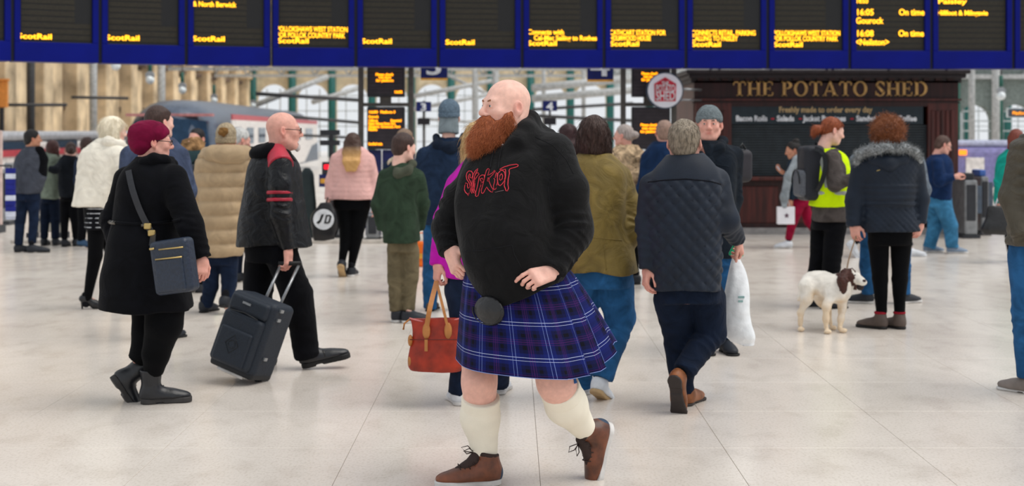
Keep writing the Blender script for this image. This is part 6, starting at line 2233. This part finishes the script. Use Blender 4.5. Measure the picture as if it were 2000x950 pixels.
# -- man in green hi-vis and glasses
p = Per('balding man with glasses and lime vest glimpsed beside the bobble hat', 16.5, 384)
p.skin = 'pink'
p.top([(294, 368, 402, .10), (304, 358, 412, .14), (350, 356, 414, .16), (400, 358, 412, .16)], cloth('lime_vest', (150, 214, 50)), [([(362, 312), (354, 355), (360, 398)], [.065, .055, .045]), ([(408, 312), (416, 355), (410, 398)], [.065, .055, .045])], 'vest')
p.legs([(394, 362, 408, .13), (412, 362, 408, .13)], [([(374, 408), (374, 460), (374, 512)], [.085, .065, .05]), ([(396, 408), (396, 460), (396, 512)], [.085, .065, .05])], NTR)
p.shoe((374, 510), 180, 0, 0, 'shoe', .26, DSHOE, BLK, True)
p.shoe((396, 510), 180, 0, 0, 'shoe', .26, DSHOE, BLK, True)
p.head(384, 272, 0, -155, -8, 0, 1.02, 'crop', DARKH)
glasses(p)
p.finish()
# -- grey haired man in black
p = Per('silver haired man in black jacket between bobble hat and leather jacket', 15.2, 474)
p.skin = 'pink'
p.top([(286, 456, 496, .10), (296, 448, 506, .14), (340, 444, 508, .16), (410, 446, 506, .17)], BLACKC, [([(452, 306), (444, 360), (450, 408)], [.07, .06, .05]), ([(502, 300), (512, 340), (500, 300, -.1)], [.07, .06, .05])])
p.legs([(402, 450, 502, .13), (425, 450, 502, .13)], [([(464, 420), (464, 480), (464, 535)], [.088, .068, .05]), ([(490, 420), (490, 480), (490, 535)], [.088, .068, .05])], NTR)
p.shoe((464, 534), 60, 0, 0, 'shoe', .27, DSHOE, BLK, True)
p.shoe((490, 534), 60, 0, 0, 'shoe', .27, DSHOE, BLK, True)
p.head(470, 274, 0, 55, -16, 0, 1.02, 'short', hairm('silver_hair', (196, 196, 194)))
p.finish()

# -- group at the far left
p = Per('young man in grey and black jacket standing with hands in pockets at far left', 18.9, 52)
p.skin = 'tan'
GRY = cloth('charcoal_marl', (70, 74, 84))
ic = p.top([(286, 52, 76, .08), (296, 40, 84, .13), (312, 32, 88, .15), (345, 28, 86, .16), (378, 28, 80, .16)], GRY,
           [([(38, 310), (30, 345), (40, 372, .05)], [.068, .06, .045]), ([(80, 310), (80, 345, -.08), (76, 372, -.02)], [.07, .06, .045])])
p.part('black_sleeve', Sdf().chain(p.pts([(76, 296, -.03), (82, 312, -.02), (82, 342, -.08)]), [.075, .078, .068], .03), BLACKC, parent=ic)
p.legs([(372, 30, 78, .14), (392, 31, 77, .14)], [([(44, 388), (40, 430), (36, 478)], [.088, .07, .055]), ([(66, 388), (66, 430), (63, 476)], [.088, .07, .055])], JEAND)
p.shoe((36, 480), 60, 0, 0, 'shoe', .28, DSHOE, BLK, True)
p.shoe((62, 480, -.05), 78, 0, 0, 'shoe', .30, DSHOE, BLK, True)
p.head(64, 272, 0, 60, 0, 0, 1.02, 'short', DARKH)
p.finish()
p = Per('woman in grey green coat with brown hair in the far left group', 20., 100)
p.top([(296, 88, 112, .09), (306, 82, 118, .13), (330, 80, 120, .15), (388, 78, 118, .16)], cloth('grey_green_coat', (124, 136, 122)), [([(84, 315), (80, 350), (88, 380, .05)], [.065, .055, .045]), ([(116, 315), (120, 350), (114, 380, .05)], [.065, .055, .045])])
p.legs([(382, 82, 114, .13), (396, 82, 114, .13)], [([(90, 394), (88, 430), (86, 466)], [.08, .066, .055]), ([(106, 394), (108, 430), (108, 466)], [.08, .066, .055])], NTR)
p.shoe((86, 466), 0, 0, 0, 'shoe', .25, DSHOE, BLK, True)
p.shoe((108, 466), 0, 0, 0, 'shoe', .25, DSHOE, BLK, True)
p.head(104, 290, 0, 20, 0, 0, .95, 'bob', hairm('brown_bob', (70, 38, 34)), fem=1, eyes=False)
p.finish()
p = Per('woman in black coat reaching an arm round the grey green coat', 19.8, 136)
p.top([(302, 124, 146, .09), (310, 118, 152, .13), (335, 116, 152, .15), (384, 118, 150, .15)], cloth('charcoal_black_coat', (28, 32, 38)), [([(122, 318, -.05), (108, 332, -.22), (94, 330, -.26)], [.06, .055, .045]), ([(148, 318), (154, 350), (148, 384)], [.062, .055, .045])])
p.legs([(378, 120, 150, .13), (392, 120, 150, .13)], [([(128, 390), (126, 430), (126, 468)], [.078, .06, .048]), ([(144, 390), (146, 430), (148, 466, .1)], [.078, .06, .048])], BLACKC)
p.shoe((126, 466), 0, 0, 0, 'shoe', .25, DSHOE, BLK, True)
p.shoe((148, 464, .1), 20, 0, 0, 'shoe', .25, DSHOE, BLK, True)
p.head(138, 294, 0, -20, 0, 0, .95, 'bun', BRH, fem=1, eyes=False)
p.finish()

# ------------------------------------------------------------------ bags and the dog
def V3(px, py, d):
    return U(px, py, d)


def sdfobj(name, s, m, h, parent=None, disp=None, off=None, smooth=1):
    P, Q = s.mesh(h, disp, smooth)
    if off is not None:
        P = P - off
    return obj(name, P, Q, m, parent, True)


# navy shoulder bag of the beret woman
BAGN = mat('navy_grained_leather', (24, 37, 56), .4, scale=60, bump=.3, spec=.5)
TAND = mat('gold_hardware', (196, 170, 110), .35, metal=.6, bump=0)
bd_ = 8.45 - .36
c = V3(341, 520, bd_)
e = empty('shoulder_bag', tuple(c), 'navy leather shoulder bag hanging at the beret woman hip', 'bag')
Rb = rotm(20, 0, 9)
sdfobj('bag_body', Sdf().rbox((0, 0, 0), (.125, .055, .155), .03, 0, R=Rb), BAGN, .007, e)
sdfobj('front_pocket', Sdf().rbox(Rb @ np.array((.0, -.05, -.045)), (.095, .018, .095), .014, 0, R=Rb), BAGN, .006, e)
for z, xa, xb in ((.105, -.05, .11), (.052, -.075, .10)):
    tube('zip', [Rb @ np.array((xa, -.068 if z < .1 else -.058, z)), Rb @ np.array((xb, -.068 if z < .1 else -.058, z - .006))], .0045, TAND, e)
sdfobj('name_plate', Sdf().rbox(Rb @ np.array((-.095, -.06, .115)), (.016, .004, .006), .002, 0, R=Rb), TAND, .003, e)
sp = BER.cast(0, [(252, 326), (255, 352), (266, 390), (280, 425), (294, 450), (306, 470)], .006, 8)
pts = [np.array(q) + BER.base - c for q in sp[0]]
pts = [np.mean(pts[max(0, k - 2):k + 3], 0) + np.array([0, -.006, 0]) for k in range(len(pts))] + [Rb @ np.array((-.115, -.02, .14))]
v, f = ribbonv(pts, [(0, -1, .1)] * len(pts), .018, .005)
obj('strap', v, f, mat('black_strap', (36, 38, 44), .5, bump=.1), e)
for k in (-3, -5):
    q = pts[k] + np.array([0, -.008, 0])
    sdfobj('strap_buckle', Sdf().rbox(q, (.022, .008, .018), .005, 0), TAND, .005, e)

# wheeled suitcase
CASE = mat('black_ballistic_nylon', (27, 36, 48), .6, scale=120, bump=.25, var=.12)
CASEB = mat('case_piping', (14, 18, 24), .5, bump=.1)
sd = 9.2
W0 = V3(462, 747, gd(747))
e = empty('suitcase', (W0[0], gd(747), 0), 'dark wheeled suitcase pulled by the leather jacket man', 'suitcase')
# frame: right, forward(depth away), up, leaning to the right
up = np.array([.34, .05, 1.]); up /= np.linalg.norm(up)
rt = np.array([1., -.50, -.335]); rt -= up * (rt @ up); rt /= np.linalg.norm(rt)
fw = np.cross(up, rt)
Rc = np.stack([rt, fw, up], 1)
L_ = lambda x, y, z: Rc @ np.array((x, y, z + .03)) + np.array([.0, .0, .045])
cs = Sdf().rbox(L_(0, .02, .25), (.178, .125, .245), .04, 0, R=Rc)
sdfobj('shell', cs, CASE, .008, e)
sdfobj('front_panel', Sdf().rbox(L_(-.005, -.115, .20), (.155, .035, .17), .03, 0, R=Rc), CASE, .007, e)
sdfobj('front_pocket', Sdf().rbox(L_(-.005, -.145, .155), (.125, .02, .115), .018, 0, R=Rc), CASE, .007, e)
sdfobj('top_pocket', Sdf().rbox(L_(0, -.105, .425), (.15, .035, .055), .025, 0, R=Rc), CASE, .007, e)
sdfobj('base_guard', Sdf().rbox(L_(0, .02, .02), (.172, .118, .03), .02, 0, R=Rc), CASEB, .008, e)
for x0_, x1_, z0_, z1_ in ((-.11, .11, .37, .37), (-.12, .12, .05, .05)):
    tube('piping', [L_(x0_, -.148, z0_), L_(0, -.153, z0_ + .012), L_(x1_, -.148, z1_)], .004, CASEB, e)
lp = [L_(-.005 + .05 * math.cos(a), -.165, .17 + .06 * math.sin(a)) for a in np.linspace(0, 6.28, 5)]
tube('embossed_diamond', lp, .003, CASEB, e)
tube('embossed_ring', [L_(-.005 + .026 * math.cos(a), -.165, .17 + .026 * math.sin(a)) for a in np.linspace(0, 6.28, 16)[:-1]], .0025, CASEB, e, closed=True)
box('name_plate', (-.032, -.004, -.007), (.032, .004, .007), STEEL, e, R=Matrix(Rc.tolist()), t=tuple(L_(-.01, -.143, .44)))
for z in (.46, .40, .14):
    box('side_clip', (-.008, -.018, -.01), (.008, .018, .01), STEEL, e, R=Matrix(Rc.tolist()), t=tuple(L_(.181, -.03, z)))
for x in (-.12, .12):
    wv = sdfobj('wheel', Sdf().cone(Rc @ np.array((x - .016, .09, 0)) + np.array([0, 0, .045 + .03]), Rc @ np.array((x + .016, .09, 0)) + np.array([0, 0, .045 + .03]), .034, .034, 0, cut=True, cut0=True), BLK, .006, e)
tube('skid_bar', [L_(-.1, -.08, -.015), L_(.1, -.08, -.015)], .012, OFFW, e)
hd_ = V3(566, 512, 9.72 - .25) - np.array(e.location)
for x in (-.06, .06):
    a = L_(x, .12, .46)
    tube('telescopic_rod', [a, hd_ + np.array([x * 1.0, 0, -.02])], .010, STEEL, e, n=8)
tube('grip', [hd_ + np.array([-.075, 0, -.01]), hd_ + np.array([.075, 0, -.01])], .015, BLK, e, n=8)

# red leather tote
RED = mat('red_tan_leather', (150, 42, 20), .45, scale=12, var=.2, bump=.3)
TAN = mat('tan_leather', (178, 118, 62), .5, bump=.2)
td = 8.3
c = V3(850, 724, td)
e = empty('handbag', tuple(c), 'red leather handbag with tan handles beside the tartan kilt', 'bag')
k = td / F
tt = Sdf().loft([(0, 0, 0, 49 * k, .062), (10 * k, 0, 0, 53 * k, .075), (40 * k, 0, 0, 50 * k, .07), (80 * k, 0, 0, 50 * k, .04), (102 * k, 0, 0, 50 * k, .022)], .0, 3.2)
sdfobj('bag_body', tt, RED, .007, e, folds(.004, 18, 3))
zr = [(-50 * k + i * 100 * k / 14, -.02, (103 - 9 * math.sin(i / 14 * math.pi)) * k) for i in range(15)]
tube('rim', zr, .005, mat('pink_lining', (206, 120, 120), .6), e)
tube('seam', [(-48 * k, -.078, 64 * k), (48 * k, -.078, 64 * k)], .0035, mat('dark_red_stitch', (96, 24, 14), .6), e)
hnd = V3(853, 549, 8.45 - .05) - c
for q, xa in ((-1, -16), (1, 26)):
    y = -.062 if q < 0 else -.05
    sdfobj('handle_tab', Sdf().ell((xa * k, y - .004, 80 * k), (.024, .010, .05), 0), TAN, .006, e)
    pts = resample([(xa * k, y - .006, 84 * k), (xa * k + (hnd[0] - xa * k) * .35, y, 120 * k), hnd + np.array([0, -.03, 0])], 10)
    v, f = ribbonv(pts, [(0, -1, 0)] * 10, .014 if q < 0 else .008, .006)
    obj('handle', v, f, TAN, e)
box('zip_pull', (-19 * k, -.092, 42 * k), (-13 * k, -.082, 64 * k), TAN, e)
tube('side_strap', [(-50 * k, 0, 100 * k), (-60 * k, -.01, 92 * k), (-62 * k, -.01, 80 * k)], .006, TAN, e)
for z in (20, 60):
    sdfobj('corner_patch', Sdf().ell((-48 * k, -.03, z * k), (.014, .03, .035), 0), TAN, .006, e)

# white carrier bag of the quilted man
wd = 8.45 + .16
c = V3(1440, 672, wd)
e = empty('carrier_bag', tuple(c), 'white plastic carrier bag with green handle swinging by the quilted jacket man', 'bag')
k = wd / F
WPL = mat('white_polythene', (232, 236, 240), .35, scale=16, var=.05, bump=.5)
MPL = WPL.node_tree.nodes['Principled BSDF']
s = Sdf().loft([(2 * k, 6 * k, 0, 20 * k, .03), (14 * k, 2 * k, 0, 29 * k, .06), (60 * k, -1 * k, 0, 27 * k, .07), (120 * k, 0, 0, 21 * k, .055), (165 * k, -3 * k, 0, 11 * k, .03), (184 * k, -4 * k, 0, 6 * k, .018)], .0, 2.4)
sdfobj('bag_body', s, WPL, .007, e, folds(.010, 22, 8, (1.2, 1, .35)))
s = Sdf().chain([(-4 * k - .03, 0, 176 * k), (-4 * k, 0, 192 * k), (-4 * k + .04, 0, 174 * k)], [.012, .014, .012], .01)
sdfobj('green_handle', s, mat('green_plastic', (24, 168, 118), .4), .006, e)
GRT = mat('grey_green_print', (150, 186, 186), .6, bump=0)
for z, w in ((92, 12), (84, 9)):
    box('print_line', (-2 * k, -.078, z * k), ((w - 2) * k, -.066, (z + 4) * k), GRT, e)

# black drawstring bag with round logo
jd = 15.55
c = V3(634, 470, jd)
e = empty('drawstring_bag', tuple(c), 'black bag with white JD roundel carried by the pink jacket woman', 'bag')
k = jd / F
s = Sdf().loft([(0, 2 * k, 0, 22 * k, .05), (14 * k, 0, 0, 26 * k, .08), (50 * k, 0, 0, 24 * k, .075), (74 * k, 3 * k, 0, 12 * k, .04)], 0, 2.8)
sdfobj('bag_body', s, mat('black_polythene', (20, 20, 24), .35, bump=.3), .010, e, folds(.006, 22, 9))
dc = np.array([0, -.085, 42 * k])
pr = prism('roundel', [(dc[0] + 20 * k * math.cos(a), dc[2] + 20 * k * math.sin(a)) for a in np.linspace(0, 2 * math.pi, 33)[:-1]], -.09, -.075, WHITE, e)
BLP = mat('black_print', (16, 16, 18), .6, bump=0)
jp = [(-13, -6), (-9, -9), (-1, 9), (3, 9), (-4, -6)]
prism('letter_j', [(-14 * k, 36 * k), (-10 * k, 33 * k), (-5 * k, 37 * k), (1 * k, 52 * k), (-4 * k, 52 * k), (-8 * k, 41 * k)][::-1], -.094, -.09, BLP, pr)
for a in [[(1, 34), (4, 34), (8, 51), (5, 51)], [(4, 48), (13, 48), (13, 51), (5, 51)], [(1, 34), (10, 34), (10, 37), (2, 37)], [(10, 34), (13, 37), (16, 48), (13, 51), (12, 48), (9, 37)]]:
    prism('letter_d', [(x * k, z * k) for x, z in a][::-1] if False else [(x * k, z * k) for x, z in a], -.094, -.09, BLP, pr)
tube('drawstring', [(3 * k, 0, 72 * k), (6 * k, .02, 84 * k)], .008, BLP, e)

# white paper bag of the phone woman
pd = 19.4
c = V3(1535, 438, pd)
k = pd / F
e = empty('paper_bag', tuple(c), 'small white paper carrier bag with star print held by the phone woman', 'bag')
box('bag_body', (-17 * k, -.05, 0), (16 * k, .05, 34 * k), mat('white_paper', (232, 232, 238), .6, var=.03), e, bev=.004, seg=1)
for y in (-.04, .04):
    tube('handle', [(-7 * k, y, 33 * k), (-4 * k, y * .6, 44 * k), (4 * k, y * .6, 44 * k), (7 * k, y, 33 * k)], .005, mat('white_cord', (206, 206, 212), .7, bump=0), e)
st = []
for i in range(10):
    r = (5.5 if i % 2 == 0 else 2.4) * k
    st.append((r * math.sin(i * math.pi / 5), 17 * k + r * math.cos(i * math.pi / 5)))
prism('star_print', st[::-1], -.054, -.05, mat('plum_print', (96, 62, 84), .6, bump=0), e)
pw = V3(1520, 329, 19.6) 
e = empty('phone', tuple(pw), 'pale mobile phone in the hand of the bun haired woman', 'phone')
Rp = Matrix.Rotation(math.radians(55), 3, 'Y')
box('case', (-.036, -.036, -.005), (.036, .036, .004), mat('phone_pale', (190, 200, 212), .3, bump=0), e, bev=.003, R=Rp)
box('screen', (-.033, -.033, .004), (.033, .033, .0055), mat('phone_screen', (150, 180, 210), emit=.6), e, R=Rp)

# black shoulder bag of the teal woman
kd = 17.3
c = V3(1948, 458, kd)
k = kd / F
e = empty('tote_bag', tuple(c), 'large black tote bag hanging from the teal jacket woman', 'bag')
s = Sdf().loft([(0, 0, 0, 30 * k, .06), (8 * k, 0, 0, 31 * k, .09), (45 * k, 2 * k, 0, 22 * k, .05), (56 * k, 2 * k, 0, 18 * k, .03)], 0, 3)
sdfobj('bag_body', s, BLKL, .012, e, folds(.005, 20, 3))
tube('handle', [(-6 * k, -.02, 54 * k), (1 * k, 0, 70 * k), (8 * k, -.02, 54 * k)], .012, mat('pale_scarf', (196, 196, 204), .8), e)

# rucksacks
def rucksack(px, py, d, yaw, w, h, t, m, m2, label, straps):
    c = V3(px, py, d)
    e = empty('rucksack', tuple(c), label, 'rucksack')
    R = rotm(yaw)
    s = Sdf().rbox((0, 0, 0), (w, t, h), .05, 0, R=R)
    sdfobj('pack_body', s, m, .010, e, folds(.004, 18, int(px)))
    s = Sdf().rbox(R @ np.array((0, -t, -h * .38)), (w * .85, t * .42, h * .5), .04, 0, R=R)
    sdfobj('front_pocket', s, m2, .010, e)
    pts = [R @ np.array((w * .75 * math.cos(a), -t * 1.48, -h * .38 + h * .5 * math.sin(a))) for a in np.linspace(math.pi, 0, 12)]
    tube('pocket_zip', pts, .006, CASEB, e)
    tube('grab_loop', [R @ np.array((-.03, t * .6, h)), R @ np.array((0, t * .6, h + .04)), R @ np.array((.03, t * .6, h))], .008, CASEB, e)
    for pix in straps:
        pts = [V3(*q) - c for q in pix]
        pts = resample(pts, 10)
        v, f = ribbonv(pts, [(0, -1, 0)] * 10, .02, .012)
        obj('shoulder_strap', v, f, CASEB, e)
    return e


GRP = mat('grey_nylon', (86, 90, 98), .6, scale=60, bump=.2)
BKP = mat('black_nylon', (28, 31, 40), .6, scale=60, bump=.2)
rucksack(1583, 338, 13.0, 84, .15, .25, .095, BKP, GRP, 'grey and black rucksack on the back of the high visibility vest woman',
         [[(1592, 290, 12.83), (1606, 297, 12.79), (1612, 320, 12.79), (1606, 352, 12.79), (1596, 372, 12.83)]])
rucksack(1442, 324, 10.60, 150, .10, .125, .08, mat('charcoal_nylon', (34, 32, 40), .6, bump=.2), BKP, 'charcoal rucksack behind the shoulder of the grey beanie man', [])
rucksack(380, 360, 13.99, 0, .13, .20, .07, BKP, mat('striped_nylon', (70, 84, 92), .6, scale=24, c2=(24, 28, 36), bump=.1), 'dark rucksack with pale patches on the fur hood person', [])
# scarf hanging at the far left
sfd = 18.5
e = empty('football_scarf', tuple(V3(20, 424, sfd)), 'blue and white football scarf hanging at the far left', 'scarf')
k = sfd / F
for i in range(9):
    z0_ = i * 10.6 * k
    box('knit_band', (-9 * k, -.02, z0_), (10 * k, .02, z0_ + 10.4 * k), mat('scarf_blue', (28, 36, 128), .9) if i not in (0, 3, 7) else mat('scarf_white', (206, 212, 228), .9), e, bev=.006, seg=1)
for i in range(7):
    box('fringe', (-8 * k + i * 2.6 * k, -.01, -5 * k), (-8 * k + i * 2.6 * k + 1.6 * k, .01, .004), mat('scarf_white', (206, 212, 228), .9), e)
tube('hanger_rail', [(0, .02, 94 * k), (0, .05, 100 * k), (-.25, .08, 100 * k)], .012, GDARK, e)
e = empty('instrument_case', tuple(V3(600, 468, gd(468)) * np.array([1, 1, 0])), 'tall dark rounded case standing behind the leather jacket man', 'case')
k = gd(468) / F
s = Sdf().loft([(.02, 0, 0, 17 * k, .1), (30 * k, 0, 0, 18 * k, .13), (70 * k, 0, 0, 17 * k, .12), (110 * k, 0, 0, 14 * k, .1), (132 * k, 0, 0, 11 * k, .07), (140 * k, 0, 0, 5 * k, .04)], 0, 2.6)
sdfobj('case_shell', s, mat('dark_green_case', (30, 44, 46), .6, bump=.15), .014, e)
tube('case_zip', [(17.4 * k, -.05, 10 * k), (18 * k, -.06, 70 * k), (13 * k, -.05, 115 * k)], .008, BLK, e)
box('case_foot', (-12 * k, -.06, 0), (12 * k, .06, .03), BLK, e)

# springer spaniel
def dog_mat():
    t = mat('spaniel_coat', (236, 230, 220), .75, kind='plain', scale=16, var=.06, bump=.5, fine=90)
    N, L = t.node_tree.nodes, t.node_tree.links
    b = N['Principled BSDF']
    src = b.inputs['Base Color'].links[0].from_socket
    for nm, col in (('cream', (222, 194, 156)), ('brown', (66, 34, 26))):
        at = N.new('ShaderNodeAttribute'); at.attribute_name = nm
        mx = N.new('ShaderNodeMixRGB'); mx.inputs[2].default_value = lin(col) + (1,)
        L.new(at.outputs['Fac'], mx.inputs[0]); L.new(src, mx.inputs[1])
        src = mx.outputs[0]
    L.new(src, b.inputs['Base Color'])
    return t


DD = 11.5
db = np.array([(1608 - CX) * DD / F, DD, 0])
D = lambda px, py, dd=0.: U(px, py, DD + dd) - db
s = Sdf()
s.chain([D(1586, 552, .06), D(1606, 554, .03), D(1630, 566, -.02), D(1642, 572, -.05)], [.088, .088, .095, .082], .06)   # trunk
s.chain([D(1636, 562, -.04), D(1648, 552, -.05), D(1656, 545, -.06)], [.085, .07, .062], .05)                            # neck
s.ell(D(1659, 539, -.07), (.062, .06, .058), .03)                                                                      # skull
s.chain([D(1670, 544, -.10), D(1680, 549, -.13), D(1687, 552, -.15)], [.038, .030, .025], .03)                            # muzzle
s.ell(D(1676, 537, -.115), (.02, .02, .014), .02)
s.chain([D(1576, 560, .0), D(1576, 585, -.02), D(1564, 610, -.01), D(1563, 634, -.02)], [.072, .044, .022, .019], .03)      # near hind leg
s.chain([D(1590, 562, .12), D(1604, 588, .12), D(1618, 608, .12), D(1622, 632, .08)], [.068, .042, .021, .018], .03)       # far hind leg
s.chain([D(1622, 578, -.10), D(1614, 600, -.13), D(1613, 622, -.14), D(1614, 642, -.15)], [.05, .030, .022, .019], .03)    # near foreleg
s.chain([D(1644, 580, .0), D(1645, 602, -.02), D(1642, 624, -.05), D(1640, 642, -.08)], [.05, .030, .022, .019], .03)
for q in ((1561, 637.5, -.05), (1623, 636, .05), (1613, 645, -.18), (1643, 645, -.11)):
    a = D(*q); a[2] = .02
    s.ell(a + np.array([.012, -.012, 0]), (.031, .031, .019), .02)
s.chain([D(1572, 556, .04), D(1564, 572, .03), D(1559, 586, .02)], [.022, .016, .012], .02)                              # tail
s.plane((0, 0, .001), (0, 0, -1))
dP, dQ = s.mesh(.0085, noise3(60, .0022, 6))
me = rawmesh('dog', dP, dQ)
nz = noise3(18, .05, 9)(dP)
hc = D(1657, 541, -.06)
rel = dP - hc
brown = ((np.linalg.norm(rel * np.array([1, 1, 1.05]), axis=1) + nz * .25) < .098) & ~(rel[:, 0] - .35 * rel[:, 1] > .066) & ~((np.abs(rel[:, 0] + .9 * rel[:, 1] + .02) < .014) & (rel[:, 2] > -.01) & (rel[:, 0] > .02)) & (rel[:, 2] > -.07)
pk = D(1596, 545, -.05)
cream = np.clip((.30 - dP[:, 2] + nz) * 5, 0, .75)
cream = np.maximum(cream, np.clip(1 - np.linalg.norm(dP - D(1588, 578, -.03), axis=1) / .07, 0, .8))
for nm, a in (('brown', brown.astype(np.float32)), ('cream', cream.astype(np.float32))):
    at = me.attributes.new(nm, 'FLOAT', 'POINT')
    at.data.foreach_set('value', np.asarray(a, dtype=np.float32))
dog = link('dog', me, dog_mat(), None, True, tuple(db))
tag(dog, 'brown and white spaniel standing beside the curly haired woman', 'dog')
DEAR = hairm('spaniel_ear_fur', (70, 36, 28), scale=8)
for pts, rr in (([(1652, 532, -.10), (1646, 548, -.135), (1645, 566, -.13)], [.03, .042, .03]), ([(1664, 532, .0), (1668, 548, .03), (1668, 562, .02)], [.026, .034, .024])):
    sdfobj('ear', Sdf().chain([D(*q) for q in pts], rr, .02), DEAR, .007, dog, noise3(60, .006, 3))
sdfobj('nose', Sdf().ell(D(1688, 549, -.168), (.016, .015, .012), 0), mat('dog_nose', (60, 36, 34), .35, bump=0), .004, dog)
sdfobj('mouth', Sdf().ell(D(1680, 561, -.115), (.03, .03, .028), 0), mat('dark_flews', (34, 16, 16), .5), .006, dog, noise3(60, .003, 2))
for q in (D(1670, 538, -.128), D(1681, 538, -.10)):
    sdfobj('eye', Sdf().ell(q, (.008, .008, .008), 0), mat('dog_eye', (20, 12, 10), .1, bump=0), .004, dog)
cl = [D(1648, 556, -.05) + .078 * (math.cos(a) * np.array([.55, .0, .83]) + math.sin(a) * np.array([0, 1, 0])) for a in np.linspace(0, 6.28, 20)[:-1]]
tube('collar', cl, .010, mat('teal_collar', (70, 120, 120), .6, bump=0), dog, closed=True)
hand_w = V3(1672, 462, 11.53) - db
e = tag(tube('dog_lead', resample([D(1652, 538, -.04) + db, (hand_w + D(1652, 538, -.04)) / 2 + np.array([-.02, 0, -.04]) + db, hand_w + db], 12), .006, mat('tan_lead', (150, 122, 96), .6, bump=0)), 'thin tan dog lead from the spaniel to the hand', 'lead')
